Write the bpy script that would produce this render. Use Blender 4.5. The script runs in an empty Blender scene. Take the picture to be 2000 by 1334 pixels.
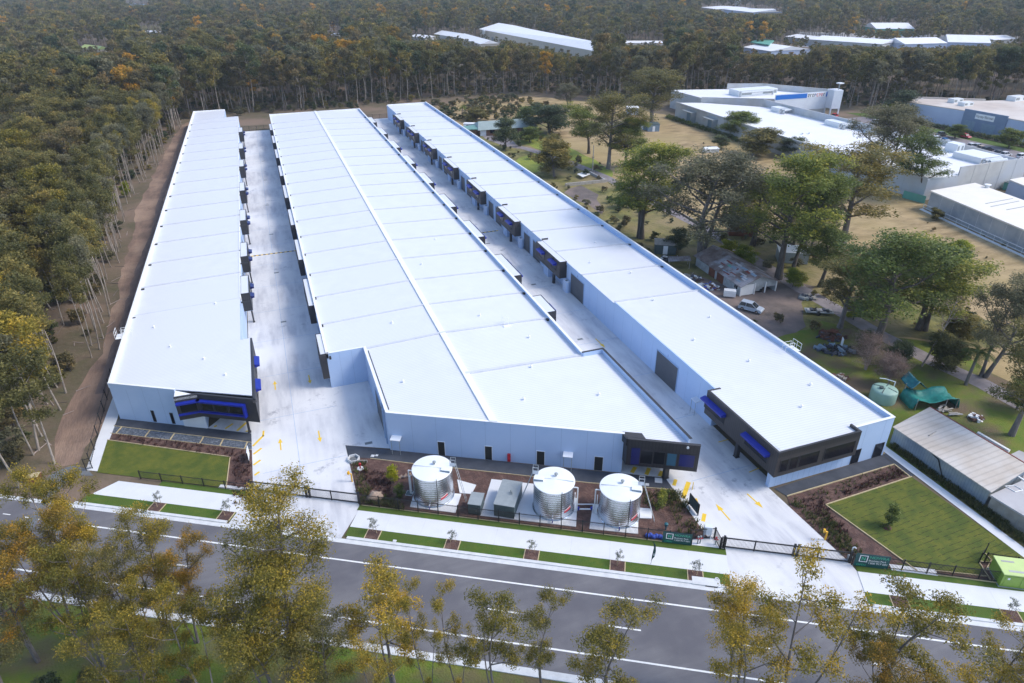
import bpy, math, random
import numpy as np
from mathutils import Vector, Matrix
from mathutils.geometry import tessellate_polygon
R_ = math.radians
SC = bpy.context.scene
COL = SC.collection
rnd = random.Random(7)

# ------------------------------------------------------------------ camera
CAMH = 55.0
FPX, YAW, PITCH, ROLL = 1298.885, 0.344611877, 0.507001269, -0.00760138547
STREET = -0.520546867                       # heading of the street in plan


def _axes():
    cy_, sy_ = math.cos(YAW), math.sin(YAW)
    cp, sp = math.cos(PITCH), math.sin(PITCH)
    f = Vector((sy_ * cp, cy_ * cp, -sp))
    r = Vector((cy_, -sy_, 0.0))
    u = r.cross(f)
    c, s = math.cos(ROLL), math.sin(ROLL)
    return c * r + s * u, -s * r + c * u, f


AX_R, AX_U, AX_F = _axes()
cam_d = bpy.data.cameras.new('camera')
cam = bpy.data.objects.new('camera', cam_d)
COL.objects.link(cam)
cam.matrix_world = Matrix(((AX_R.x, AX_U.x, -AX_F.x, 0), (AX_R.y, AX_U.y, -AX_F.y, 0),
                           (AX_R.z, AX_U.z, -AX_F.z, CAMH), (0, 0, 0, 1)))
cam_d.sensor_width = 36.0
cam_d.lens = FPX / 2000.0 * 36.0
cam_d.clip_start = 0.5
cam_d.clip_end = 6000.0
SC.camera = cam

# ------------------------------------------------------------------ sky, sun, exposure
SUN_EL, SUN_AZ = R_(47), R_(-22)            # azimuth counted from +X towards +Y
sd = Vector((math.cos(SUN_EL) * math.cos(SUN_AZ), math.cos(SUN_EL) * math.sin(SUN_AZ), math.sin(SUN_EL)))
world = bpy.data.worlds.new('World')
SC.world = world
world.use_nodes = True
wn = world.node_tree
wn.nodes.clear()
sky = wn.nodes.new('ShaderNodeTexSky')
sky.sky_type = 'NISHITA'
sky.sun_disc = False
sky.sun_elevation = SUN_EL
sky.sun_rotation = math.pi / 2 - SUN_AZ      # the node counts clockwise from +Y
sky.air_density = 1.0
sky.dust_density = 1.2
sky.ozone_density = 1.0
bg = wn.nodes.new('ShaderNodeBackground')
bg.inputs['Strength'].default_value = 0.15
wo = wn.nodes.new('ShaderNodeOutputWorld')
wn.links.new(sky.outputs[0], bg.inputs[0])
wn.links.new(bg.outputs[0], wo.inputs[0])
sun_d = bpy.data.lights.new('sun', 'SUN')
sun_d.energy = 1.35
sun_d.angle = R_(18)
sun_d.color = (1.0, 0.94, 0.85)
sun = bpy.data.objects.new('sun', sun_d)
COL.objects.link(sun)
sun.rotation_euler = sd.to_track_quat('Z', 'Y').to_euler()
SC.view_settings.view_transform = 'Standard'
SC.view_settings.look = 'None'
SC.view_settings.exposure = 0.95
SC.view_settings.gamma = 1.0
SC.cycles.max_bounces = 5
SC.cycles.diffuse_bounces = 3
SC.cycles.glossy_bounces = 2
SC.cycles.transmission_bounces = 2
SC.cycles.transparent_max_bounces = 4
SC.cycles.volume_bounces = 0


# ------------------------------------------------------------------ places
def W3(px, py, z=0.0):
    """the point at height z that the survey photograph (2000 x 1334) shows at px, py"""
    d = AX_F + AX_R * ((px - 1000) / FPX) - AX_U * ((py - 667) / FPX)
    t = (z - CAMH) / d.z
    return Vector((d.x * t, d.y * t, z))


def W(px, py, z=0.0):
    v = W3(px, py, z)
    return (v.x, v.y)


SD = Vector((math.cos(STREET), math.sin(STREET)))
ND = Vector((-SD.y, SD.x))


def SN(s, n):
    return (SD.x * s + ND.x * n, SD.y * s + ND.y * n)


def proj(x, y, z):
    v = Vector((x, y, z - CAMH))
    d = v.dot(AX_F)
    if d < 1:
        return None
    return 1000 + FPX * v.dot(AX_R) / d, 667 - FPX * v.dot(AX_U) / d, d


def height_at(px, pyb, pyt):
    g = W(px, pyb)
    lo, hi = 0.0, 50.0
    for _ in range(40):
        m = (lo + hi) / 2
        if proj(g[0], g[1], m)[1] > pyt:
            lo = m
        else:
            hi = m
    return lo


# ------------------------------------------------------------------ materials
MATS = {}


def nd(nt, t, **kw):
    n = nt.nodes.new(t)
    for k, v in kw.items():
        if k in n.inputs:
            n.inputs[k].default_value = v
        else:
            setattr(n, k, v)
    return n


def rgb(c):
    return (c[0], c[1], c[2], 1.0)


def mat(name, c, rough=0.7, c2=None, scale=1.0, detail=4.0, lo=0.35, hi=0.65, metal=0.0, bump=0.0, bscale=None,
        c3=None, scale3=0.05, spec=0.5, stretch=None, wave=None, c4=None, scale4=0.5):
    """procedural surface: base colour c, patches of c2 at 'scale', broad patches of c3 at 'scale3'"""
    m = bpy.data.materials.new(name)
    m.use_nodes = True
    nt = m.node_tree
    b = nt.nodes['Principled BSDF']
    b.inputs['Roughness'].default_value = rough
    b.inputs['Metallic'].default_value = metal
    b.inputs['Specular IOR Level'].default_value = spec
    L = nt.links.new
    tc = nd(nt, 'ShaderNodeTexCoord')
    geo = nd(nt, 'ShaderNodeNewGeometry')
    pos = geo.outputs['Position']
    if stretch:
        mp = nd(nt, 'ShaderNodeMapping')
        mp.inputs['Scale'].default_value = stretch[:3]
        if len(stretch) > 3:
            mp.inputs['Rotation'].default_value = (0, 0, stretch[3])
        L(pos, mp.inputs['Vector'])
        pos_s = mp.outputs[0]
    else:
        pos_s = pos
    col = None
    if c2 is not None:
        n = nd(nt, 'ShaderNodeTexNoise', Scale=scale, Detail=detail, Roughness=0.6)
        L(pos_s, n.inputs['Vector'])
        rp = nd(nt, 'ShaderNodeMapRange')
        rp.inputs[1].default_value = lo
        rp.inputs[2].default_value = hi
        L(n.outputs[0], rp.inputs[0])
        mx = nd(nt, 'ShaderNodeMix', data_type='RGBA')
        mx.inputs[6].default_value = rgb(c)
        mx.inputs[7].default_value = rgb(c2)
        L(rp.outputs[0], mx.inputs[0])
        col = mx.outputs[2]
    if c3 is not None:
        n = nd(nt, 'ShaderNodeTexNoise', Scale=scale3, Detail=5.0, Roughness=0.55)
        L(pos, n.inputs['Vector'])
        rp = nd(nt, 'ShaderNodeMapRange')
        rp.inputs[1].default_value = 0.45
        rp.inputs[2].default_value = 0.62
        L(n.outputs[0], rp.inputs[0])
        mx = nd(nt, 'ShaderNodeMix', data_type='RGBA')
        if col is None:
            mx.inputs[6].default_value = rgb(c)
        else:
            L(col, mx.inputs[6])
        mx.inputs[7].default_value = rgb(c3)
        L(rp.outputs[0], mx.inputs[0])
        col = mx.outputs[2]
    if c4 is not None:                        # scattered scuffs where two noises coincide
        n1 = nd(nt, 'ShaderNodeTexNoise', Scale=scale4, Detail=9.0, Roughness=0.72)
        n2 = nd(nt, 'ShaderNodeTexNoise', Scale=0.11, Detail=2.0)
        L(pos, n1.inputs['Vector']); L(pos, n2.inputs['Vector'])
        r1 = nd(nt, 'ShaderNodeMapRange'); r1.inputs[1].default_value = 0.54; r1.inputs[2].default_value = 0.70
        r2 = nd(nt, 'ShaderNodeMapRange'); r2.inputs[1].default_value = 0.50; r2.inputs[2].default_value = 0.64
        L(n1.outputs[0], r1.inputs[0]); L(n2.outputs[0], r2.inputs[0])
        ml = nd(nt, 'ShaderNodeMath', operation='MULTIPLY')
        L(r1.outputs[0], ml.inputs[0]); L(r2.outputs[0], ml.inputs[1])
        mx = nd(nt, 'ShaderNodeMix', data_type='RGBA')
        L(ml.outputs[0], mx.inputs[0]); L(col, mx.inputs[6]); mx.inputs[7].default_value = rgb(c4)
        col = mx.outputs[2]
    if wave is not None:                      # (axis, period m, darken)  ribs put into the colour: pans darkened in place of relief
        wv = nd(nt, 'ShaderNodeTexWave', wave_type='BANDS', bands_direction=wave[0])
        wv.inputs['Scale'].default_value = 2 * math.pi / 20.0 / wave[1] * 1.0
        L(tc.outputs['Object'], wv.inputs['Vector'])
        mx = nd(nt, 'ShaderNodeMix', data_type='RGBA', blend_type='MULTIPLY')
        k = 1 - wave[2]
        rp = nd(nt, 'ShaderNodeMapRange')
        rp.inputs[1].default_value = 0.0
        rp.inputs[2].default_value = 0.3
        L(wv.outputs[1], rp.inputs[0])
        cr = nd(nt, 'ShaderNodeMix', data_type='RGBA')
        cr.inputs[6].default_value = (k, k, k, 1)
        cr.inputs[7].default_value = (1, 1, 1, 1)
        L(rp.outputs[0], cr.inputs[0])
        mx.inputs[0].default_value = 1.0
        if col is None:
            mx.inputs[6].default_value = rgb(c)
        else:
            L(col, mx.inputs[6])
        L(cr.outputs[2], mx.inputs[7])
        col = mx.outputs[2]
    if col is None:
        b.inputs['Base Color'].default_value = rgb(c)
    else:
        L(col, b.inputs['Base Color'])
    if bump > 0:
        n = nd(nt, 'ShaderNodeTexNoise', Scale=bscale or scale * 3, Detail=4.0)
        L(pos_s, n.inputs['Vector'])
        bp = nd(nt, 'ShaderNodeBump', Strength=bump)
        bp.inputs['Distance'].default_value = 0.3
        L(n.outputs[0], bp.inputs['Height'])
        L(bp.outputs[0], b.inputs['Normal'])
    MATS[name] = m
    return m


def leaf_mat(name, green, olive, tip, amount=0.5):
    """foliage: old leaves green, inner shade darkened into them, some olive, the young leaves at the clump tips in colour 'tip'"""
    m = bpy.data.materials.new(name)
    m.use_nodes = True
    nt = m.node_tree
    nt.nodes.clear()
    L = nt.links.new
    at = nd(nt, 'ShaderNodeAttribute', attribute_name='tint')
    oi = nd(nt, 'ShaderNodeObjectInfo')
    sh = nd(nt, 'ShaderNodeMath', operation='MULTIPLY_ADD')
    sh.inputs[1].default_value = 0.40
    sh.inputs[2].default_value = amount - 0.5 - 0.20
    L(oi.outputs['Random'], sh.inputs[0])
    ad = nd(nt, 'ShaderNodeMath', operation='ADD', use_clamp=True)
    L(at.outputs['Fac'], ad.inputs[0])
    L(sh.outputs[0], ad.inputs[1])
    cr = nd(nt, 'ShaderNodeValToRGB')
    e = cr.color_ramp.elements
    e[0].position, e[0].color = 0.15, rgb(green)
    e[1].position, e[1].color = 0.9, rgb(tip)
    k = e.new(0.55)
    k.color = rgb(olive)
    L(ad.outputs[0], cr.inputs[0])
    df = nd(nt, 'ShaderNodeBsdfPrincipled')
    df.inputs['Roughness'].default_value = 0.55
    df.inputs['Specular IOR Level'].default_value = 0.3
    L(cr.outputs[0], df.inputs['Base Color'])
    tr = nd(nt, 'ShaderNodeBsdfTranslucent')
    L(cr.outputs[0], tr.inputs[0])
    mx = nd(nt, 'ShaderNodeMixShader')
    mx.inputs[0].default_value = 0.38
    L(df.outputs[0], mx.inputs[1])
    L(tr.outputs[0], mx.inputs[2])
    out = nd(nt, 'ShaderNodeOutputMaterial')
    L(mx.outputs[0], out.inputs[0])
    MATS[name] = m
    return m


mat('roof_white', (0.70, 0.715, 0.76), 0.5, c2=(0.665, 0.68, 0.73), scale=0.35, wave=('Y', 0.42, 0.14), c3=(0.68, 0.695, 0.74), scale3=0.06)
mat('flashing', (0.60, 0.615, 0.66), 0.55, c2=(0.55, 0.565, 0.61), scale=0.7)  # greyed so the shadow line at each bay sits in the colour
mat('trim_white', (0.84, 0.85, 0.86), 0.5, c2=(0.78, 0.78, 0.79), scale=0.7)
mat('wall_shade_blue', (0.455, 0.58, 0.79), 0.75, c2=(0.42, 0.55, 0.765), scale=0.5, c3=(0.475, 0.59, 0.79), scale3=0.12, bump=0.05, bscale=4)  # light grey walls carry the blue of shade in their base colour
mat('wall_white', (0.72, 0.75, 0.80), 0.7, c2=(0.66, 0.69, 0.75), scale=0.5)
mat('joint_grey', (0.31, 0.42, 0.60), 0.8)
mat('charcoal', (0.030, 0.030, 0.036), 0.55, c2=(0.040, 0.039, 0.045), scale=1.5)
mat('charcoal_rib', (0.055, 0.050, 0.052), 0.5, c2=(0.045, 0.042, 0.045), scale=1.2, wave=('Y', 0.35, 0.35))
mat('charcoal_rib_x', (0.034, 0.033, 0.038), 0.5, c2=(0.028, 0.027, 0.032), scale=1.2, wave=('X', 0.35, 0.35))
mat('door_grey', (0.075, 0.08, 0.09), 0.5, c2=(0.09, 0.095, 0.105), scale=0.8, wave=('Z', 0.14, 0.25))
mat('awning_blue', (0.010, 0.026, 0.34), 0.4, c2=(0.008, 0.021, 0.28), scale=2)
mat('navy', (0.006, 0.012, 0.11), 0.35, c2=(0.008, 0.016, 0.14), scale=1)
mat('glass_dark', (0.010, 0.012, 0.018), 0.12, spec=0.35)
mat('glass_teal', (0.05, 0.13, 0.20), 0.1, spec=0.8)
mat('concrete_drive', (0.64, 0.64, 0.655), 0.75, c2=(0.44, 0.445, 0.48), scale=0.35, detail=11, lo=0.42, hi=0.70, c3=(0.70, 0.695, 0.695), scale3=0.09, bump=0.04, bscale=9, stretch=(2.2, 0.35, 1), c4=(0.24, 0.25, 0.29), scale4=0.6)
mat('concrete_path', (0.70, 0.71, 0.725), 0.75, c2=(0.65, 0.66, 0.68), scale=0.6, detail=7, c3=(0.67, 0.68, 0.70), scale3=0.25, bump=0.03, bscale=8)
mat('kerb_concrete', (0.66, 0.67, 0.68), 0.8, c2=(0.56, 0.57, 0.58), scale=1.2)
mat('road_asphalt', (0.138, 0.134, 0.146), 0.85, c2=(0.175, 0.170, 0.180), scale=0.5, detail=9, c3=(0.112, 0.109, 0.124), scale3=0.12, bump=0.12, bscale=14, stretch=(0.28, 2.2, 1, -STREET))
mat('path_asphalt', (0.040, 0.047, 0.062), 0.85, c2=(0.062, 0.070, 0.088), scale=0.6, detail=8, bump=0.1, bscale=14)
mat('gravel_dark', (0.12, 0.13, 0.145), 0.9, c2=(0.17, 0.18, 0.19), scale=1.2, detail=9, bump=0.2, bscale=10)
mat('rock_strip', (0.07, 0.085, 0.11), 0.9, c2=(0.20, 0.23, 0.28), scale=3.0, detail=8, lo=0.45, hi=0.7, bump=0.5, bscale=5)
mat('mulch', (0.10, 0.052, 0.042), 0.95, c2=(0.20, 0.125, 0.10), scale=3.2, detail=9, lo=0.42, hi=0.72, c3=(0.075, 0.042, 0.036), scale3=0.8, bump=0.5, bscale=6)
mat('lawn', (0.085, 0.108, 0.009), 0.9, c2=(0.125, 0.130, 0.012), scale=1.3, detail=8, c3=(0.062, 0.090, 0.008), scale3=0.5, bump=0.3, bscale=8)
mat('verge_grass', (0.050, 0.112, 0.008), 0.9, c2=(0.090, 0.130, 0.012), scale=1.4, detail=8, c3=(0.065, 0.105, 0.010), scale3=0.35, bump=0.3, bscale=9)
mat('bush_grass', (0.095, 0.160, 0.010), 0.95, c2=(0.16, 0.17, 0.022), scale=0.45, detail=9, c3=(0.14, 0.10, 0.06), scale3=0.12, bump=0.4, bscale=5)
mat('paddock', (0.43, 0.31, 0.165), 0.95, c2=(0.23, 0.165, 0.078), scale=0.22, detail=12, lo=0.40, hi=0.62, c3=(0.34, 0.255, 0.115), scale3=0.035, bump=0.6, bscale=0.9, stretch=(0.6, 1.6, 1, 0.5))
mat('green_ground', (0.20, 0.180, 0.050), 0.95, c2=(0.085, 0.090, 0.026), scale=0.30, detail=12, lo=0.40, hi=0.62, c3=(0.25, 0.195, 0.095), scale3=0.07, bump=0.6, bscale=1.4)
mat('bright_grass', (0.25, 0.28, 0.035), 0.95, c2=(0.16, 0.20, 0.035), scale=0.35, detail=9, bump=0.4, bscale=2)
mat('yard_dirt', (0.17, 0.135, 0.12), 0.95, c2=(0.10, 0.085, 0.08), scale=0.35, detail=9, c3=(0.25, 0.19, 0.165), scale3=0.10, bump=0.3, bscale=3)
mat('drive_gravel', (0.27, 0.24, 0.25), 0.95, c2=(0.20, 0.175, 0.18), scale=0.6, detail=8, bump=0.2, bscale=4)
mat('track_dirt', (0.26, 0.172, 0.125), 0.95, c2=(0.155, 0.105, 0.083), scale=0.35, detail=9, c3=(0.34, 0.235, 0.17), scale3=0.10, bump=0.4, bscale=2, stretch=(2.2, 0.5, 1))
mat('rut_and_shade_dirt', (0.13, 0.098, 0.09), 0.95, c2=(0.20, 0.15, 0.125), scale=0.5, detail=9, bump=0.4, bscale=2, stretch=(2.0, 0.5, 1))  # dark dirt for the ruts and for the painted shade by the wall
mat('forest_floor', (0.135, 0.100, 0.068), 0.95, c2=(0.095, 0.085, 0.042), scale=0.30, detail=9, c3=(0.20, 0.140, 0.10), scale3=0.05, bump=0.5, bscale=1.2)
mat('paint_white', (0.82, 0.82, 0.80), 0.7, c2=(0.70, 0.70, 0.69), scale=2.5)
mat('paint_yellow', (0.85, 0.56, 0.03), 0.7, c2=(0.74, 0.50, 0.05), scale=2.5)
mat('paint_black', (0.02, 0.02, 0.02), 0.7)
mat('fence_black', (0.012, 0.012, 0.014), 0.5)
mat('timber_edge', (0.55, 0.45, 0.27), 0.8, c2=(0.43, 0.34, 0.20), scale=2)
mat('timber_grey', (0.30, 0.27, 0.24), 0.9, c2=(0.40, 0.37, 0.33), scale=2)
mat('galv', (0.72, 0.77, 0.83), 0.26, c2=(0.60, 0.65, 0.71), scale=1.0, metal=0.92, lo=0.4, hi=0.6, stretch=(1, 1, 0.3))
mat('galv_roof', (0.80, 0.82, 0.84), 0.5, c2=(0.74, 0.76, 0.78), scale=0.6, metal=0.0)
mat('galv_bare', (0.55, 0.58, 0.60), 0.4, c2=(0.45, 0.48, 0.5), scale=1.3, metal=0.6)
mat('steel_grey', (0.30, 0.33, 0.34), 0.5, c2=(0.26, 0.29, 0.30), scale=1.5)
mat('steel_teal', (0.06, 0.09, 0.095), 0.5, c2=(0.075, 0.105, 0.11), scale=1.5)
mat('pipe_white', (0.74, 0.76, 0.78), 0.4)
mat('red_paint', (0.45, 0.02, 0.03), 0.4, c2=(0.38, 0.02, 0.03), scale=2)
mat('sign_red', (0.62, 0.03, 0.05), 0.5)
mat('sign_green', (0.008, 0.075, 0.075), 0.5, c2=(0.008, 0.06, 0.065), scale=1)
mat('text_green', (0.05, 0.42, 0.25), 0.5)
mat('lime_green', (0.26, 0.40, 0.06), 0.45, c2=(0.23, 0.36, 0.06), scale=1)
mat('lime_light', (0.55, 0.66, 0.26), 0.45, c2=(0.5, 0.62, 0.24), scale=1)
mat('hydrant_yellow', (0.80, 0.42, 0.01), 0.4)
mat('boulder', (0.42, 0.31, 0.23), 0.9, c2=(0.28, 0.21, 0.17), scale=2.2, bump=0.6, bscale=4)
mat('bark_pale', (0.37, 0.325, 0.285), 0.85, c2=(0.21, 0.175, 0.15), scale=1.6, lo=0.4, hi=0.62, stretch=(2, 2, 0.5))
mat('bark_dark', (0.085, 0.068, 0.058), 0.9, c2=(0.16, 0.135, 0.12), scale=1.6, lo=0.45, hi=0.7, stretch=(2, 2, 0.4))
mat('bark_grey', (0.20, 0.175, 0.165), 0.9, c2=(0.11, 0.095, 0.09), scale=1.6, stretch=(2, 2, 0.4))
mat('dead_wood', (0.40, 0.33, 0.30), 0.9, c2=(0.30, 0.24, 0.22), scale=2)
mat('old_shed_wall', (0.42, 0.45, 0.47), 0.85, c2=(0.30, 0.31, 0.32), scale=1.0, lo=0.4, hi=0.7)
mat('rust_roof', (0.22, 0.175, 0.165), 0.85, c2=(0.12, 0.085, 0.075), scale=0.6, detail=7, lo=0.4, hi=0.62, c3=(0.33, 0.33, 0.36), scale3=0.28, wave=('X', 0.5, 0.2))
mat('rust_red', (0.20, 0.065, 0.032), 0.85, c2=(0.12, 0.045, 0.03), scale=1.0)
mat('cream_roof', (0.57, 0.51, 0.45), 0.7, c2=(0.50, 0.43, 0.36), scale=0.5, detail=7, c3=(0.60, 0.56, 0.52), scale3=0.15, wave=('Y', 0.75, 0.16))
mat('shed_wall_blue', (0.27, 0.33, 0.40), 0.7, c2=(0.20, 0.25, 0.31), scale=0.8, c3=(0.33, 0.36, 0.36), scale3=0.3, wave=('Y', 0.35, 0.15))
mat('wall_rough', (0.40, 0.37, 0.33), 0.9, c2=(0.27, 0.25, 0.22), scale=0.9, detail=8)
mat('slab_grey', (0.42, 0.41, 0.42), 0.8, c2=(0.52, 0.51, 0.52), scale=0.4, detail=7, c3=(0.30, 0.29, 0.30), scale3=0.2)
mat('gutter_red', (0.20, 0.04, 0.03), 0.6)
mat('tank_green', (0.30, 0.45, 0.38), 0.55, c2=(0.26, 0.40, 0.34), scale=0.8)
mat('tarp_green', (0.012, 0.17, 0.15), 0.5, c2=(0.02, 0.24, 0.21), scale=1.2, lo=0.4, hi=0.65, bump=0.3, bscale=3)
mat('tarp_blue', (0.006, 0.09, 0.12), 0.5, c2=(0.01, 0.12, 0.15), scale=1.2)
mat('house_roof', (0.30, 0.36, 0.35), 0.6, c2=(0.25, 0.31, 0.30), scale=0.8, wave=('X', 0.4, 0.12))
mat('house_roof_green', (0.16, 0.32, 0.28), 0.6, c2=(0.13, 0.27, 0.24), scale=0.8)
mat('brick_brown', (0.22, 0.12, 0.085), 0.85, c2=(0.17, 0.095, 0.07), scale=2.5)
mat('blue_grey_metal', (0.22, 0.30, 0.38), 0.6, c2=(0.18, 0.25, 0.32), scale=1.2)
mat('mall_wall', (0.55, 0.54, 0.52), 0.8, c2=(0.45, 0.44, 0.43), scale=0.35, detail=7, c3=(0.50, 0.52, 0.56), scale3=0.08)
mat('mall_roof', (0.80, 0.80, 0.81), 0.6, c2=(0.74, 0.74, 0.76), scale=0.2, detail=6, c3=(0.76, 0.76, 0.80), scale3=0.05)
mat('sign_blue', (0.008, 0.16, 0.58), 0.5)
mat('tan_roof', (0.55, 0.47, 0.41), 0.7, c2=(0.48, 0.41, 0.36), scale=0.3, c3=(0.60, 0.54, 0.49), scale3=0.06)
mat('store_blue', (0.20, 0.26, 0.37), 0.7, c2=(0.17, 0.23, 0.33), scale=0.4)
mat('store_pale', (0.46, 0.53, 0.68), 0.7, c2=(0.42, 0.49, 0.64), scale=0.3)
mat('cool_metal', (0.36, 0.41, 0.47), 0.45, c2=(0.28, 0.33, 0.40), scale=0.5, detail=7, metal=0.3, c3=(0.42, 0.46, 0.50), scale3=0.2)
mat('cool_roof', (0.78, 0.73, 0.66), 0.7, c2=(0.73, 0.69, 0.64), scale=0.3, detail=7)
mat('cream_wall', (0.62, 0.55, 0.45), 0.8, c2=(0.56, 0.5, 0.42), scale=0.3)
mat('green_roof', (0.12, 0.36, 0.28), 0.6, c2=(0.10, 0.30, 0.24), scale=0.3)
mat('tyre', (0.02, 0.02, 0.02), 0.8)
mat('car_glass', (0.015, 0.018, 0.022), 0.1, spec=0.8)
mat('chrome', (0.6, 0.6, 0.62), 0.25, metal=0.9)
CARS = {'white': (0.75, 0.76, 0.78), 'silver': (0.45, 0.47, 0.50), 'black': (0.02, 0.02, 0.024), 'blue': (0.03, 0.16, 0.42),
        'red': (0.50, 0.025, 0.05), 'grey': (0.16, 0.17, 0.18), 'tan': (0.45, 0.33, 0.22), 'pale_blue': (0.42, 0.48, 0.57)}
for k, c in CARS.items():
    mat('car_' + k, c, 0.3, c2=tuple(v * 0.93 for v in c), scale=1.0)
mat('blue_cloth', (0.02, 0.06, 0.40), 0.6, c2=(0.05, 0.12, 0.55), scale=4)
mat('scrap_a', (0.09, 0.045, 0.035), 0.8, c2=(0.16, 0.08, 0.055), scale=2)
mat('scrap_b', (0.05, 0.06, 0.085), 0.6, c2=(0.10, 0.11, 0.14), scale=2)
mat('blade_green', (0.09, 0.12, 0.035), 0.8, c2=(0.15, 0.13, 0.055), scale=1.5)
mat('blade_maroon', (0.07, 0.022, 0.026), 0.8, c2=(0.11, 0.05, 0.04), scale=1.5)

leaf_mat('leaf_orange', (0.140, 0.118, 0.024), (0.330, 0.215, 0.036), (0.64, 0.31, 0.036), 0.56)
leaf_mat('leaf_gold', (0.135, 0.130, 0.026), (0.310, 0.245, 0.038), (0.62, 0.395, 0.045), 0.53)
leaf_mat('leaf_olive', (0.105, 0.106, 0.038), (0.215, 0.190, 0.060), (0.40, 0.29, 0.070), 0.46)
leaf_mat('leaf_russet', (0.100, 0.094, 0.048), (0.195, 0.160, 0.072), (0.31, 0.205, 0.075), 0.45)
leaf_mat('leaf_green', (0.090, 0.128, 0.036), (0.190, 0.225, 0.050), (0.42, 0.38, 0.05), 0.45)
leaf_mat('leaf_bright', (0.16, 0.22, 0.022), (0.32, 0.35, 0.025), (0.56, 0.50, 0.022), 0.5)
leaf_mat('leaf_grey', (0.115, 0.118, 0.072), (0.190, 0.182, 0.104), (0.28, 0.245, 0.125), 0.44)
leaf_mat('leaf_dark', (0.056, 0.080, 0.040), (0.105, 0.130, 0.056), (0.20, 0.205, 0.065), 0.40)
leaf_mat('leaf_twig', (0.20, 0.145, 0.125), (0.28, 0.20, 0.175), (0.36, 0.26, 0.21), 0.5)
leaf_mat('leaf_sapling', (0.17, 0.19, 0.16), (0.27, 0.28, 0.23), (0.30, 0.30, 0.20), 0.45)


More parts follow.
